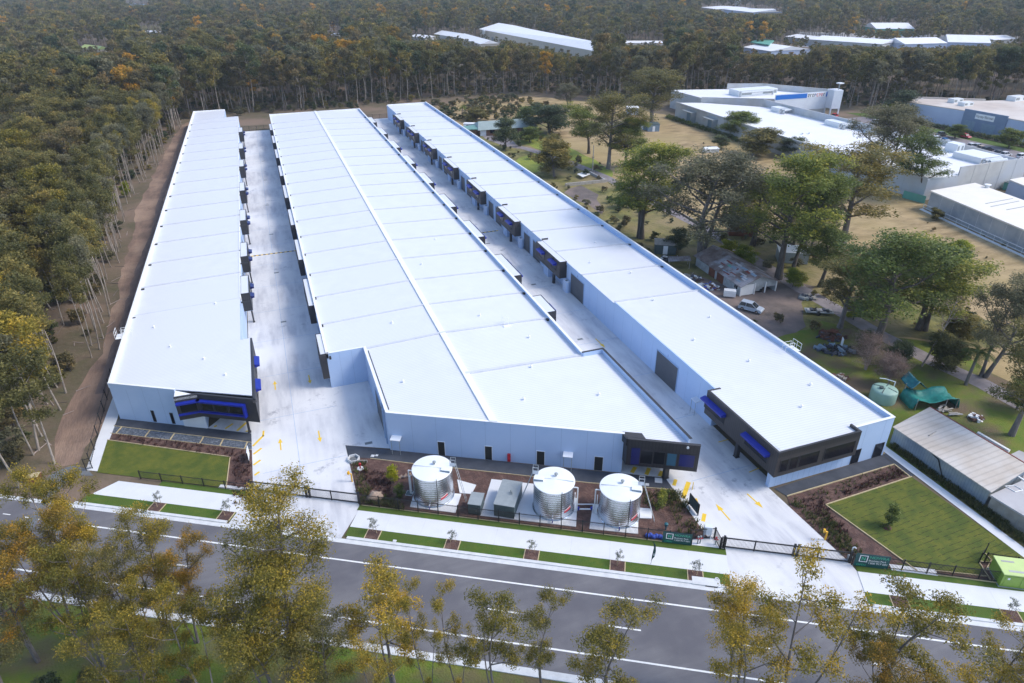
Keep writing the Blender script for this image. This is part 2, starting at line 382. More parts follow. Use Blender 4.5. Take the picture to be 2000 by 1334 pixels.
# ------------------------------------------------------------------ mesh builder
class MB:
    def __init__(self, *mats):
        self.v, self.f, self.m = [], [], []
        self.mats = list(mats)

    def mi(self, name):
        if isinstance(name, int):
            return name
        if name not in self.mats:
            self.mats.append(name)
        return self.mats.index(name)

    def add(self, vs, fs, m=0):
        k = len(self.v)
        self.v.extend(tuple(p) for p in vs)
        mi = self.mi(m)
        for f in fs:
            self.f.append(tuple(i + k for i in f))
            self.m.append(mi)

    def box(self, x0, y0, z0, x1, y1, z1, m=0):
        if x0 > x1: x0, x1 = x1, x0
        if y0 > y1: y0, y1 = y1, y0
        if z0 > z1: z0, z1 = z1, z0
        self.add([(x0, y0, z0), (x1, y0, z0), (x1, y1, z0), (x0, y1, z0), (x0, y0, z1), (x1, y0, z1), (x1, y1, z1), (x0, y1, z1)],
                 [(0, 3, 2, 1), (4, 5, 6, 7), (0, 1, 5, 4), (1, 2, 6, 5), (2, 3, 7, 6), (3, 0, 4, 7)], m)

    def slab(self, a, b, w, z0, z1, m=0, zb0=None, zb1=None):
        """upright board along a-b in plan, w thick"""
        a = Vector(a[:2]); b = Vector(b[:2])
        d = (b - a)
        n = Vector((-d.y, d.x)).normalized() * (w / 2)
        zb0 = z0 if zb0 is None else zb0
        zb1 = z1 if zb1 is None else zb1
        q = [a - n, b - n, b + n, a + n]
        z_lo = [z0, zb0, zb0, z0]
        z_hi = [z1, zb1, zb1, z1]
        self.add([(q[i].x, q[i].y, z_lo[i]) for i in range(4)] + [(q[i].x, q[i].y, z_hi[i]) for i in range(4)],
                 [(0, 3, 2, 1), (4, 5, 6, 7), (0, 1, 5, 4), (1, 2, 6, 5), (2, 3, 7, 6), (3, 0, 4, 7)], m)

    def prism(self, poly, z0, z1, m=0, mtop=None, bottom=True):
        """z0, z1: number or one per corner"""
        n = len(poly)
        area = sum(poly[i][0] * poly[(i + 1) % n][1] - poly[(i + 1) % n][0] * poly[i][1] for i in range(n))
        z0 = [z0] * n if not hasattr(z0, '__len__') else list(z0)
        z1 = [z1] * n if not hasattr(z1, '__len__') else list(z1)
        poly = list(poly)
        if area < 0:
            poly.reverse(); z0.reverse(); z1.reverse()
        vs = [(p[0], p[1], z) for p, z in zip(poly, z0)] + [(p[0], p[1], z) for p, z in zip(poly, z1)]
        fs = [(i, (i + 1) % n, n + (i + 1) % n, n + i) for i in range(n)]
        self.add(vs, fs, m)
        tri = tessellate_polygon([[Vector((p[0], p[1], 0)) for p in poly]])
        up = []
        for t in tri:
            a, b, c = (Vector(poly[i][:2]) for i in t)
            if (b - a).cross(c - a) < 0:
                t = (t[0], t[2], t[1])
            up.append(t)
        self.add([vs[n + i] for i in range(n)], up, m if mtop is None else mtop)
        if bottom:
            self.add([vs[i] for i in range(n)], [(t[0], t[2], t[1]) for t in up], m)

    def tube(self, p, q, r0, r1=None, n=6, m=0, cap=True):
        p = Vector(p); q = Vector(q)
        r1 = r0 if r1 is None else r1
        d = (q - p)
        if d.length < 1e-6:
            return
        d.normalize()
        a = d.orthogonal().normalized()
        b = d.cross(a)
        vs = []
        for c, r in ((p, r0), (q, r1)):
            for i in range(n):
                t = 2 * math.pi * i / n
                vs.append(c + (a * math.cos(t) + b * math.sin(t)) * r)
        fs = [(i, (i + 1) % n, n + (i + 1) % n, n + i) for i in range(n)]
        if cap:
            fs += [tuple(reversed(range(n))), tuple(range(n, 2 * n))]
        self.add(vs, fs, m)

    def path(self, pts, r, n=6, m=0):
        for a, b in zip(pts[:-1], pts[1:]):
            self.tube(a, b, r, r, n, m)

    def lathe(self, prof, n=32, m=0, c=(0, 0)):
        """prof: list of (r, z) from bottom to top"""
        vs, fs = [], []
        for r, z in prof:
            for i in range(n):
                t = 2 * math.pi * i / n
                vs.append((c[0] + r * math.cos(t), c[1] + r * math.sin(t), z))
        for k in range(len(prof) - 1):
            for i in range(n):
                j = (i + 1) % n
                fs.append((k * n + i, k * n + j, (k + 1) * n + j, (k + 1) * n + i))
        self.add(vs, fs, m)

    def quad(self, a, b, c, d, m=0):
        self.add([a, b, c, d], [(0, 1, 2, 3)], m)

    def mesh(self, name, smooth=False):
        me = bpy.data.meshes.new(name)
        me.from_pydata(self.v, [], self.f)
        for mm in self.mats:
            me.materials.append(MATS[mm])
        me.polygons.foreach_set('material_index', self.m)
        if smooth:
            me.polygons.foreach_set('use_smooth', [True] * len(self.f))
        me.update()
        return me

    def build(self, name, parent=None, smooth=False, off=None, bevel=0.0):
        """links the shape as one mesh object; shape is in the parent's own coordinates unless off is given (world minus off)"""
        if off is not None:
            self.v = [(p[0] - off[0], p[1] - off[1], p[2] - (off[2] if len(off) > 2 else 0)) for p in self.v]
        o = bpy.data.objects.new(name, self.mesh(name, smooth))
        COL.objects.link(o)
        if parent is not None:
            o.parent = parent
        if bevel > 0:
            bv = o.modifiers.new('bevel', 'BEVEL')
            bv.width = bevel
            bv.segments = 2
        return o


def thing(name, label, cat, loc=(0, 0, 0), rz=0.0, group=None):
    o = bpy.data.objects.new(name, None)
    COL.objects.link(o)
    o.location = (loc[0], loc[1], loc[2] if len(loc) > 2 else 0.0)
    o.rotation_euler = (0, 0, rz)
    o.empty_display_size = 0.5
    return tag(o, label, cat, group)


def tag(o, label=None, cat=None, group=None, kind=None):
    if label: o['label'] = label
    if cat: o['category'] = cat
    if group: o['group'] = group
    if kind: o['kind'] = kind
    return o


def single(mb, name, label, cat, loc=(0, 0, 0), rz=0.0, group=None, smooth=False, world=False):
    """a thing that is one mesh"""
    o = mb.build(name, None, smooth, off=loc if world else None)
    o.location = (loc[0], loc[1], loc[2] if len(loc) > 2 else 0.0)
    o.rotation_euler = (0, 0, rz)
    return tag(o, label, cat, group)


def copy_thing(root, loc, rz=None, label=None, scale=None):
    c = root.copy()
    COL.objects.link(c)
    c.location = (loc[0], loc[1], loc[2] if len(loc) > 2 else 0.0)
    if rz is not None: c.rotation_euler = (0, 0, rz)
    if scale is not None: c.scale = scale
    if label: c['label'] = label
    for ch in list(root.children):
        d = ch.copy(); COL.objects.link(d); d.parent = c
        for g in list(ch.children):
            e = g.copy(); COL.objects.link(e); e.parent = d
    return c


def sheet(name, poly, z, m, kind='structure', z0=None):
    mb = MB(m)
    n = len(poly)
    tri = tessellate_polygon([[Vector((p[0], p[1], 0)) for p in poly]])
    fs = []
    for t in tri:
        a, b, c = (Vector(poly[i][:2]) for i in t)
        fs.append(t if (b - a).cross(c - a) > 0 else (t[0], t[2], t[1]))
    mb.add([(p[0], p[1], z) for p in poly], fs)
    o = mb.build(name)
    return tag(o, kind=kind)


_TXT = {}


def text_mesh(mb, s, origin, right, up, h, m, depth=0.004):
    """flat lettering merged into mb, starting at origin, cap height about h"""
    if s not in _TXT:
        cu = bpy.data.curves.new('t', 'FONT')
        cu.body = s
        cu.size = 1.0
        ob = bpy.data.objects.new('t', cu)
        COL.objects.link(ob)
        dg = bpy.context.evaluated_depsgraph_get()
        me = bpy.data.meshes.new_from_object(ob.evaluated_get(dg))
        _TXT[s] = ([tuple(v.co) for v in me.vertices], [tuple(p.vertices) for p in me.polygons])
        bpy.data.objects.remove(ob)
        bpy.data.curves.remove(cu)
        bpy.data.meshes.remove(me)
    vs, fs = _TXT[s]
    right = Vector(right).normalized(); up = Vector(up).normalized()
    nrm = right.cross(up)
    k = h / 0.7
    o = Vector(origin)
    mb.add([o + right * (x * k) + up * (y * k) + nrm * depth for x, y, z in vs], fs, m)
    return max(v[0] for v in vs) * k


# ------------------------------------------------------------------ ground, roads, paving
def sn_of(px, py):
    g = Vector(W(px, py))
    return g.dot(SD), g.dot(ND)


def strip(name, s0, s1, n0, n1, z, m, step=None):
    return sheet(name, [SN(s0, n0), SN(s1, n0), SN(s1, n1), SN(s0, n1)], z, m)


def x_line(x, n):
    """point on the line x = const where it crosses street offset n"""
    return (x, (n - ND.x * x) / ND.y)


def rag(poly, amp, step, seed):
    """roughen the outline of a natural patch"""
    r = random.Random(seed)
    out = []
    for i in range(len(poly)):
        a = Vector(poly[i]); b = Vector(poly[(i + 1) % len(poly)])
        k = max(1, int((b - a).length / step))
        for j in range(k):
            p = a.lerp(b, j / k)
            out.append((p.x + r.uniform(-amp, amp), p.y + r.uniform(-amp, amp)))
    return out


G = 3500.0
sheet('ground', [(-G, -G), (G, -G), (G, G), (-G, G)], 0.0, 'forest_floor')
# dry paddock east of the estate
sheet('paddock', rag([(69, 20), (240, 5), (160, 96), (166, 155), (168, 250), (160, 292), (128, 330), (90, 330), (70, 312)], 1.5, 6, 1), 0.01, 'paddock')
sheet('grass_yard', rag([(68.5, 40), (84, 38), (100, 50), (101, 66), (88, 80), (78, 79), (68.5, 82)], 0.8, 4, 2), 0.02, 'bush_grass')
sheet('rough_grass', rag([(68.5, 80), (92, 74), (108, 62), (118, 62), (112, 92), (104, 120), (92, 150), (96, 200), (106, 240), (112, 262), (76, 268), (68.5, 240)], 1.2, 5, 3), 0.015, 'green_ground')
sheet('green_patch', rag([W(1005, 330), W(1030, 340), W(1058, 334), W(1070, 318), W(1050, 300), W(1010, 308)], 0.8, 4, 4), 0.025, 'bright_grass')
sheet('green_bank', rag([W(1005, 278), W(1050, 290), W(1115, 322), W(1190, 352), W(1200, 335), W(1120, 290), W(1060, 262)], 0.8, 4, 5), 0.025, 'bright_grass')
sheet('bare_earth', rag([W(1100, 378), W(1150, 400), W(1180, 420), W(1165, 380), W(1130, 362)], 0.8, 4, 6), 0.025, 'yard_dirt')
sheet('yard', rag([W(1330, 520), W(1440, 610), W(1500, 660), W(1580, 640), W(1560, 590), W(1590, 560), W(1520, 540), W(1440, 570), W(1350, 530)], 0.7, 3, 7), 0.03, 'yard_dirt')
lane = [W(930, 250), W(958, 262), W(985, 280), W(1030, 291), W(1100, 312), W(1180, 345), W(1270, 392), W(1380, 448), W(1470, 505), W(1560, 562), W(1640, 608), W(1720, 655), W(1820, 705), W(1920, 750), W(2010, 800)]
la, lb = [], []
for i, p in enumerate(lane):
    a = Vector(lane[max(0, i - 1)]); b = Vector(lane[min(len(lane) - 1, i + 1)])
    d = (b - a).normalized()
    n = Vector((-d.y, d.x)) * 1.7
    la.append((p[0] + n.x, p[1] + n.y)); lb.append((p[0] - n.x, p[1] - n.y))
sheet('driveway', la + lb[::-1], 0.04, 'drive_gravel')
sheet('forecourt', rag([W(925, 250), W(945, 270), W(985, 285), W(1015, 290), W(1000, 272), W(965, 255)], 0.5, 4, 8), 0.035, 'drive_gravel')
# track along the western wall
sheet('dirt_track', rag([W(108, 912), W(160, 908), (-28.8, 90), (-26.5, 96), (-26.5, 322), (-31, 322), (-34, 290), (-35, 240), (-36, 200), (-34, 168), (-32.5, 132), (-31.6, 117), (-33.6, 100), (-34, 90)], 0.6, 4, 9), 0.01, 'track_dirt')
rut = [(-29.9, 100), (-29.6, 125), (-30.1, 150), (-29.5, 175), (-30.4, 205), (-30.0, 240), (-30.3, 275), (-29.7, 315)]
sheet('rut_and_wall_shade', rag([(x - 0.9, y) for x, y in rut] + [(x + 0.4, y) for x, y in rut[::-1]], 0.25, 3, 10), 0.02, 'rut_and_shade_dirt')
wall_shade = [(-26.6, 97), (-26.6, 320), (-28.0, 318), (-28.4, 250), (-27.9, 200), (-28.5, 150), (-28.0, 110)]
sheet('rut_and_wall_shade', rag(wall_shade, 0.25, 3, 11), 0.02, 'rut_and_shade_dirt')  # dark strip along the wall: the building's shade put into the dirt colour
sheet('gravel_access', rag([W(40, 1035), W(88, 972), W(70, 955), W(100, 925), W(140, 910), W(172, 915), W(184, 930), W(146, 930), W(117, 957), W(95, 975), W(60, 1040)], 0.15, 2, 12), 0.03, 'gravel_dark')

# the street
S0, S1 = -150.0, 110.0
strip('road', S0, S1, 37.8, 49.35, 0.02, 'road_asphalt')
DL0, DL1 = -42.0, -28.05                   # left driveway crossing
DR0, DR1 = 13.55, 26.75                    # right driveway crossing
strip('gutter', S0, S1, 49.35, 49.95, 0.03, 'kerb_concrete')
mb = MB('kerb_concrete')
for a, b in ((-62.0, DL0 - 0.3), (DL1 + 0.3, DR0 - 0.3), (DR1 + 0.3, S1)):
    mb.prism([SN(a, 49.95), SN(b, 49.95), SN(b, 50.3), SN(a, 50.3)], 0.0, 0.14)
tag(mb.build('kerb'), kind='structure')
mb = MB('kerb_concrete')
mb.prism([SN(S0, 37.0), SN(S1, 37.0), SN(S1, 37.35), SN(S0, 37.35)], 0.0, 0.14)
mb.prism([SN(S0, 37.35), SN(S1, 37.35), SN(S1, 37.85), SN(S0, 37.85)], 0.0, 0.035)
tag(mb.build('kerb'), kind='structure')
sheet('verge', rag([SN(S0, 24), SN(S1, 24), SN(S1, 37.0), SN(S0, 37.0)], 0.0, 30, 13), 0.03, 'bush_grass')

for a, b in ((-61.5, DL0), (DL1, DR0), (DR1, S1)):
    strip('grass_verge', a, b, 50.3, 51.75, 0.10, 'verge_grass')
for a, b in ((DL1 - 0.2, DR0), (DR1, 41.5)):
    strip('grass_strip', a, b, 54.4, 55.35, 0.09, 'verge_grass')
strip('grass_strip', 41.5, S1, 54.4, 55.0, 0.09, 'verge_grass')
strip('grass_strip', -54.0, DL0, 54.3, 55.3, 0.09, 'verge_grass')
mb = MB('concrete_path', 'kerb_concrete')
for a, b in ((-61.0, DL0), (DL1, DR0), (DR1, S1)):
    sk = 1.6 if a < -60 else 0.0
    mb.prism([SN(a, 51.75), SN(b, 51.75), SN(b, 54.4), SN(a + sk, 54.4)], 0.0, 0.11)
    s = a + 4
    while s < b - 1:
        mb.prism([SN(s, 51.8), SN(s + 0.04, 51.8), SN(s + 0.04, 54.35), SN(s, 54.35)], 0.10, 0.114, 'kerb_concrete')
        s += 4.2
tag(mb.build('footpath'), kind='structure')

# driveways and hardstand
sheet('left_driveway', [SN(DL0, 49.95), SN(DL1 - 0.3, 49.95), SN(DL1, 54.4), x_line(2.93, 55.3), (2.93, 74.2), (8.6, 71.3), (8.6, 89.4), (3.2, 89.4), (3.2, 293), (-8.6, 293),
                        (-8.8, 92), (-13.4, 86.0), (-14.5, 84.7), (-8.8, 81.3), x_line(-8.8, 55.3), SN(DL0, 54.4)], 0.05, 'concrete_drive')
sheet('right_driveway', [SN(DR0 - 0.1, 49.95), SN(DR1 + 0.1, 49.95), SN(DR1, 54.4), (50.45, 35.2), (50.1, 47.9), (51.2, 47.9), (51.2, 300), (38.3, 300), (38.3, 70), (34.5, 60.5), (34.6, 56.4),
                         (39.33, 53.73), (38.7, 46.0), (38.45, 42.6), SN(DR0, 54.4)], 0.05, 'concrete_drive')
# fine joint lines of the hardstand
mb = MB('joint_grey')
for y in range(72, 290, 12):
    mb.box(-8.3 if y > 92 else -7.6, y, 0.05, 2.8, y + 0.05, 0.056)
mb.box(-3.1, 66, 0.05, -3.05, 290, 0.056)
for y in range(52, 298, 12):
    mb.box(42.0 if y < 77 else 38.8, y, 0.05, 50.8, y + 0.05, 0.056)
tag(mb.build('paving_joint'), kind='structure')
# speed humps across both lanes, yellow and black
for nm, x0, x1, y in (('left', -7.6, 2.6, 150.3), ('right', 40.6, 49.2, 146.5)):
    mb = MB('paint_yellow', 'paint_black')
    k = int((x1 - x0) / 0.5)
    for i in range(k):
        a = x0 + (x1 - x0) * i / k; b = x0 + (x1 - x0) * (i + 1) / k
        mb.prism([(a, y - .2), (b, y - .2), (b, y + .2), (a, y + .2)], 0.05, 0.10, i % 2)
    single(mb, 'speed_hump', 'yellow and black speed hump laid across the %s driveway between the warehouses' % nm, 'speed hump', ((x0 + x1) / 2, y, 0), group='speed humps', world=True)

# left front: dark path, rock strip, mulch, lawn, side path
sheet('dark_path', [(-26.3, 91.75), (-8.8, 81.35), (-8.8, 79.2), (-26.8, 89.9)], 0.06, 'path_asphalt')
sheet('rock_bed', [(-26.8, 89.85), (-8.8, 79.15), (-8.8, 77.5), (-27.0, 88.2)], 0.05, 'rock_strip')
sheet('mulch_bed', [(-27.0, 88.2), (-8.8, 77.5), x_line(-8.8, 55.5), x_line(-12.2, 55.5), (-11.45, 77.0), (-27.14, 86.7)], 0.05, 'mulch')
LAWN_L = [(-27.14, 86.6), (-11.5, 76.9), x_line(-11.9, 55.45), x_line(-27.3, 55.45)]
sheet('lawn', LAWN_L, 0.07, 'lawn')
sheet('side_path', [(-28.75, 80.6), (-27.3, 79.8), (-26.6, 91.5), (-26.4, 104), (-27.8, 104)], 0.06, 'concrete_path')
mb = MB('timber_edge')
mb.slab(LAWN_L[0], LAWN_L[1], 0.09, 0.0, 0.16)
mb.slab(LAWN_L[1], LAWN_L[2], 0.09, 0.0, 0.16)
mb.slab((-26.8, 89.9), (-8.8, 79.2), 0.07, 0.0, 0.12)
mb.slab((-27.0, 88.2), (-8.8, 77.5), 0.07, 0.0, 0.12)
for t in (0.06, 0.27, 0.45, 0.66, 0.80, 0.97):
    a = Vector((-26.8, 89.85)).lerp(Vector((-8.8, 79.15)), t); b = Vector((-27.0, 88.2)).lerp(Vector((-8.8, 77.5)), t - 0.02)
    mb.slab(a, b, 0.12, 0.0, 0.16)
tag(single(mb, 'garden_edging', 'pale timber edging boards round the rock strip and lawn before the left warehouse', 'edging', (-18, 82, 0), world=True))
sheet('corner_slab', [SN(-46.5, 55.3), SN(-42.1, 55.3), SN(-42.1, 55.9), SN(-46.5, 55.9)], 0.10, 'concrete_path')

# tank yard
YARD = [x_line(2.98, 55.35), (2.98, 74.2), (8.5, 71.1), (34.7, 56.1), (39.33, 53.7), (38.7, 46.0), (38.4, 42.6), (35.9, 42.8)]
sheet('mulch_bed', YARD, 0.045, 'mulch')
sheet('dark_path', [(2.98, 74.15), (8.45, 71.05), (34.75, 56.2), (39.3, 53.65), (39.1, 51.5), (30.0, 56.2), (19.4, 62.3), (11.1, 67.0), (5.6, 70.3), (4.3, 70.9), (2.98, 70.5)], 0.06, 'path_asphalt')
sheet('apron', [(34.75, 56.5), (39.35, 53.8), (41.5, 53.0), (41.5, 62), (34.8, 62)], 0.07, 'concrete_drive')
mb = MB('timber_edge')
edge = [(5.6, 70.25), (11.1, 66.95), (19.4, 62.25), (30.0, 56.15), (39.1, 51.45)]
for a, b in zip(edge[:-1], edge[1:]):
    mb.slab(a, b, 0.08, 0.0, 0.13)
mb.slab(x_line(3.2, 55.3), SN(6.8, 55.3), 0.10, 0.0, 0.14)
single(mb, 'garden_edging', 'pale timber edging boards round the mulch of the tank yard', 'edging', (20, 60, 0), world=True)

# right front
PATH_R = [W(1712, 868), W(1722, 860), W(1731, 873), W(1863, 970), W(2030, 1093), W(2030, 1113), W(1841, 970), W(1725, 882)]
A1, A2, A3, A4 = W(1512, 955), W(1722, 889), W(1746, 908), W(1537, 970)
sheet('dark_path', [A1, A2, A3, A4], 0.06, 'path_asphalt')
sheet('dark_path', [W(1724, 889), W(1733, 884), W(1790, 926), W(1778, 933)], 0.055, 'path_asphalt')
M5 = x_line(55.6, 55.2)
sheet('mulch_bed', [A4, A3, W(1778, 933), W(1612, 986), (56.0, 36.6), M5, (50.55, 35.0), (50.2, 44.0)], 0.05, 'mulch')
LR = [W(1612, 987), W(1780, 932), W(2040, 1118), SN(42.5, 57.6), SN(40.5, 57.6), SN(39.0, 55.9), SN(31.0, 56.3), x_line(56.2, 55.6)]
sheet('lawn', LR, 0.07, 'lawn')
sheet('side_path', PATH_R, 0.075, 'concrete_path')
sheet('weed_strip', rag([W(1733, 872), W(1864, 969), W(2030, 1091), W(2040, 1050), W(1940, 1000), W(1745, 862)], 0.08, 1.5, 14), 0.06, 'bush_grass')
# dark joints of the freshly laid turf
mb = MB('verge_grass')
mb.mats = ['turf_joint']
mat('turf_joint', (0.030, 0.038, 0.008), 0.95, c2=(0.05, 0.06, 0.012), scale=3)
o_ = Vector(LR[0]); e1 = (Vector(LR[1]) - o_); L1 = e1.length; e1.normalize(); e2 = Vector((e1.y, -e1.x))


def inside(p, poly):
    c = False
    n = len(poly)
    for i in range(n):
        a, b = poly[i], poly[(i + 1) % n]
        if (a[1] > p[1]) != (b[1] > p[1]) and p[0] < (b[0] - a[0]) * (p[1] - a[1]) / (b[1] - a[1]) + a[0]:
            c = not c
    return c


r = random.Random(5)
for i in range(1, 30):
    for k in range(48):
        if r.random() < 0.22:
            continue
        w0 = i * 0.62 + r.uniform(-.05, .05)
        a = o_ + e2 * w0 + e1 * (-4 + k * 0.62)
        b = a + e1 * r.uniform(0.45, 0.62) + e2 * r.uniform(-.05, .05)
        if inside(a, LR) and inside(b, LR):
            mb.slab(a, b, r.uniform(0.03, 0.09), 0.05, 0.08)
tag(mb.build('turf_joint'), kind='structure')
mb = MB('timber_edge')
for a, b in ((LR[0], LR[1]), (LR[0], x_line(56.15, 55.5)), (A4, A3), (A3, W(1778, 933))):
    mb.slab(a, b, 0.12, 0.0, 0.17)
single(mb, 'garden_edging', 'pale timber edging boards round the mulch and lawn by the right driveway', 'edging', (58, 40, 0), world=True)

# far car park and its road beside the shops
sheet('car_park', [(203, 228), (246, 219), (248, 120), (232, 120), (202, 129)], 0.03, 'drive_gravel')
sheet('side_street', [(231, 226), (241, 226), (243, 100), (234, 100)], 0.045, 'drive_gravel')
sheet('roadside_grass', [(241.2, 236), (248.5, 232), (249, 100), (243.4, 100)], 0.04, 'verge_grass')
strip_f = [W(1500, 104), W(1225, 100), W(1215, 92), W(1330, 88), W(1560, 112)]
sheet('far_yard', strip_f, 0.03, 'slab_grey')
sheet('far_yard', [W(1300, 130), W(1180, 110), W(1160, 98), W(1330, 90), W(1345, 120)], 0.035, 'slab_grey')
sheet('far_yard', [W(1560, 92), W(1960, 92), W(1990, 72), W(1560, 62)], 0.03, 'slab_grey')
sheet('far_field', [W(120, 108), W(215, 106), W(200, 96), W(140, 98)], 0.03, 'green_ground')
sheet('far_field', [W(225, 60), W(420, 58), W(400, 50), W(250, 50)], 0.03, 'green_ground')

# painted lines
mb = MB('paint_white')
for n in (47.03, 40.12):
    s = -150.0
    while s < 108:
        if n == 47.03 and s < -68:
            mb.prism([SN(s, n), SN(s + 1.0, n), SN(s + 1.0, n + .12), SN(s, n + .12)], 0.02, 0.026); s += 3.0
            continue
        e = min(s + 12.0, 108)
        mb.prism([SN(s, n - .09), SN(e, n - .09), SN(e, n + .09), SN(s, n + .09)], 0.02, 0.026); s = e
s = -22.2 - 11.85 * 10
while s < 100:
    mb.prism([SN(s, 43.42), SN(s + 3.05, 43.42), SN(s + 3.05, 43.58), SN(s, 43.58)], 0.02, 0.026)
    s += 11.85
tag(mb.build('lane_line'), kind='structure')


def arrow(x, y, ang, L=2.7, w=0.62):
    mb = MB('paint_yellow')
    d = Vector((math.cos(ang), math.sin(ang))); n = Vector((-d.y, d.x))
    o = Vector((x, y))
    q = lambda a, b: tuple(o + d * a + n * b)
    mb.prism([q(0, -.09), q(L * .62, -.09), q(L * .62, .09), q(0, .09)], 0.052, 0.062)
    mb.prism([q(L * .62, -w / 2), q(L, 0), q(L * .62, w / 2)], 0.052, 0.062)
    tag(mb.build('arrow_marking'), kind='structure')


for (px, py, up) in ((538, 762, 1), (603, 733, 0), (549, 880, 1), (622, 842, 0)):
    x, y = W(px, py)
    arrow(x, y, math.pi / 2 if up else -math.pi / 2)
a1, b1 = Vector(W(1426, 1017)), Vector(W(1398, 985))
arrow(a1.x, a1.y, math.atan2((b1 - a1).y, (b1 - a1).x), (b1 - a1).length, 0.7)
a1, b1 = Vector(W(1459, 965)), Vector(W(1490, 993))
arrow(a1.x, a1.y, math.atan2((b1 - a1).y, (b1 - a1).x), (b1 - a1).length, 0.7)
a1, b1 = Vector(W(1163, 662)), Vector(W(1182, 680))
arrow(a1.x, a1.y, math.atan2((b1 - a1).y, (b1 - a1).x), (b1 - a1).length, 0.7)
for a_, b_, w_ in (((494, 872), (515, 851), .3), ((495, 888), (511, 876), .3), ((495, 909), (509, 899), .3), ((497, 929), (507, 922), .3), ((498, 954), (505, 947), .3), ((514, 853), (515, 842), .25),
                   ((440, 838), (455, 828), .3), ((463, 842), (481, 826), .35), ((418, 834), (424, 832), .35), ((480, 843), (487, 842), .3),
                   ((1234, 924), (1241, 913), .5), ((1262, 928), (1268, 915), .5), ((1288, 931), (1293, 921), .5),
                   ((1316, 949), (1320, 937), .42), ((1334, 973), (1345, 942), .55), ((1361, 986), (1358, 974), .4), ((1373, 1019), (1376, 1004), .45),
                   ((1403, 864), (1422, 859), .15), ((1463, 923), (1482, 915), .15)):
    mb = MB('paint_yellow')
    zt = 0.085 if 1230 < a_[0] < 1300 else 0.062
    mb.slab(W(*a_), W(*b_), w_, 0.05, zt)
    tag(mb.build('hatch_marking'), kind='structure')
# drain grates
for (px, py) in ((554, 629), (540, 533), (530, 458), (522, 401), (518, 352), (514, 315), (1042, 556), (953, 476), (1133, 663), (720, 866)):
    x, y = W(px, py)
    mb = MB('steel_grey', 'paint_black')
    mb.box(-.5, -.28, 0.05, .5, .28, 0.062)
    for i in range(6):
        mb.box(-.42 + i * .15, -.22, 0.062, -.35 + i * .15, .22, 0.066, 1)
    o = mb.build('drain_grate'); o.location = (x, y, 0)
    tag(o, kind='structure')


# ------------------------------------------------------------------ facades
class Face:
    """upright plane through a-b (plan); outward side is to the right of a->b"""

    def __init__(self, a, b):
        self.a = Vector(a[:2]); self.b = Vector(b[:2])
        self.d = (self.b - self.a).normalized()
        self.n = Vector((self.d.y, -self.d.x))

    def at(self, px, py):
        d = AX_F + AX_R * ((px - 1000) / FPX) - AX_U * ((py - 667) / FPX)
        t = (self.n.dot(self.a)) / (self.n.x * d.x + self.n.y * d.y)
        p = Vector((d.x * t, d.y * t))
        return (p - self.a).dot(self.d), CAMH + d.z * t

    def p(self, u, z, out=0.0):
        q = self.a + self.d * u + self.n * out
        return (q.x, q.y, z)

    def box(self, mb, u0, u1, z0, z1, o0, o1, m=0):
        if u0 > u1: u0, u1 = u1, u0
        q = [self.p(u0, 0, o1), self.p(u1, 0, o1), self.p(u1, 0, o0), self.p(u0, 0, o0)]
        mb.prism([c[:2] for c in q], z0, z1, m)

    def px_box(self, mb, x0, y0, x1, y1, o0, o1, m=0, zmin=None):
        ua, za = self.at(x0, y0); ub, zb = self.at(x1, y1)
        lo, hi = min(za, zb), max(za, zb)
        if zmin is not None: lo = zmin
        self.box(mb, ua, ub, lo, hi, o0, o1, m)
        return ua, ub, lo, hi


def framed(face, parent, off, u0, u1, z0, z1, glass='glass_dark', name='window', frame='charcoal', out=0.0, t=0.07):
    """window or door: dark pane, frame as its sub-part"""
    mb = MB(glass)
    face.box(mb, u0 + t, u1 - t, z0 + (t if z0 > 0.1 else 0), z1 - t, out - 0.05, out + 0.03)
    w = mb.build(name, parent, off=off)
    fr = MB(frame)
    face.box(fr, u0, u0 + t, z0, z1, out - 0.05, out + 0.06)
    face.box(fr, u1 - t, u1, z0, z1, out - 0.05, out + 0.06)
    face.box(fr, u0 + t, u1 - t, z1 - t, z1, out - 0.05, out + 0.06)
    if z0 > 0.1:
        face.box(fr, u0 + t, u1 - t, z0, z0 + t, out - 0.05, out + 0.06)
    k = fr.build('frame', w, off=off)
    return w


def joints(mb, face, length, z0, z1, step, m='joint_grey', start=None):
    u = step if start is None else start
    while u < length - 0.4:
        face.box(mb, u, u + 0.04, z0, z1, -0.02, 0.006, m)
        u += step


def roof_seg(mb, poly, zf, t=0.12, m='roof_white'):
    z = [zf(p[0], p[1]) for p in poly]
    mb.prism(poly, [v - t for v in z], z, m)


def flashing(mb, x0, x1, y, zf, w=0.30, h=0.12, m='flashing'):
    z0, z1 = zf(x0, y), zf(x1, y)
    mb.prism([(x0, y - w / 2), (x1, y - w / 2), (x1, y + w / 2), (x0, y + w / 2)], [z0 - .05, z1 - .05, z1 - .05, z0 - .05],
             [z0 + h, z1 + h, z1 + h, z0 + h], m)


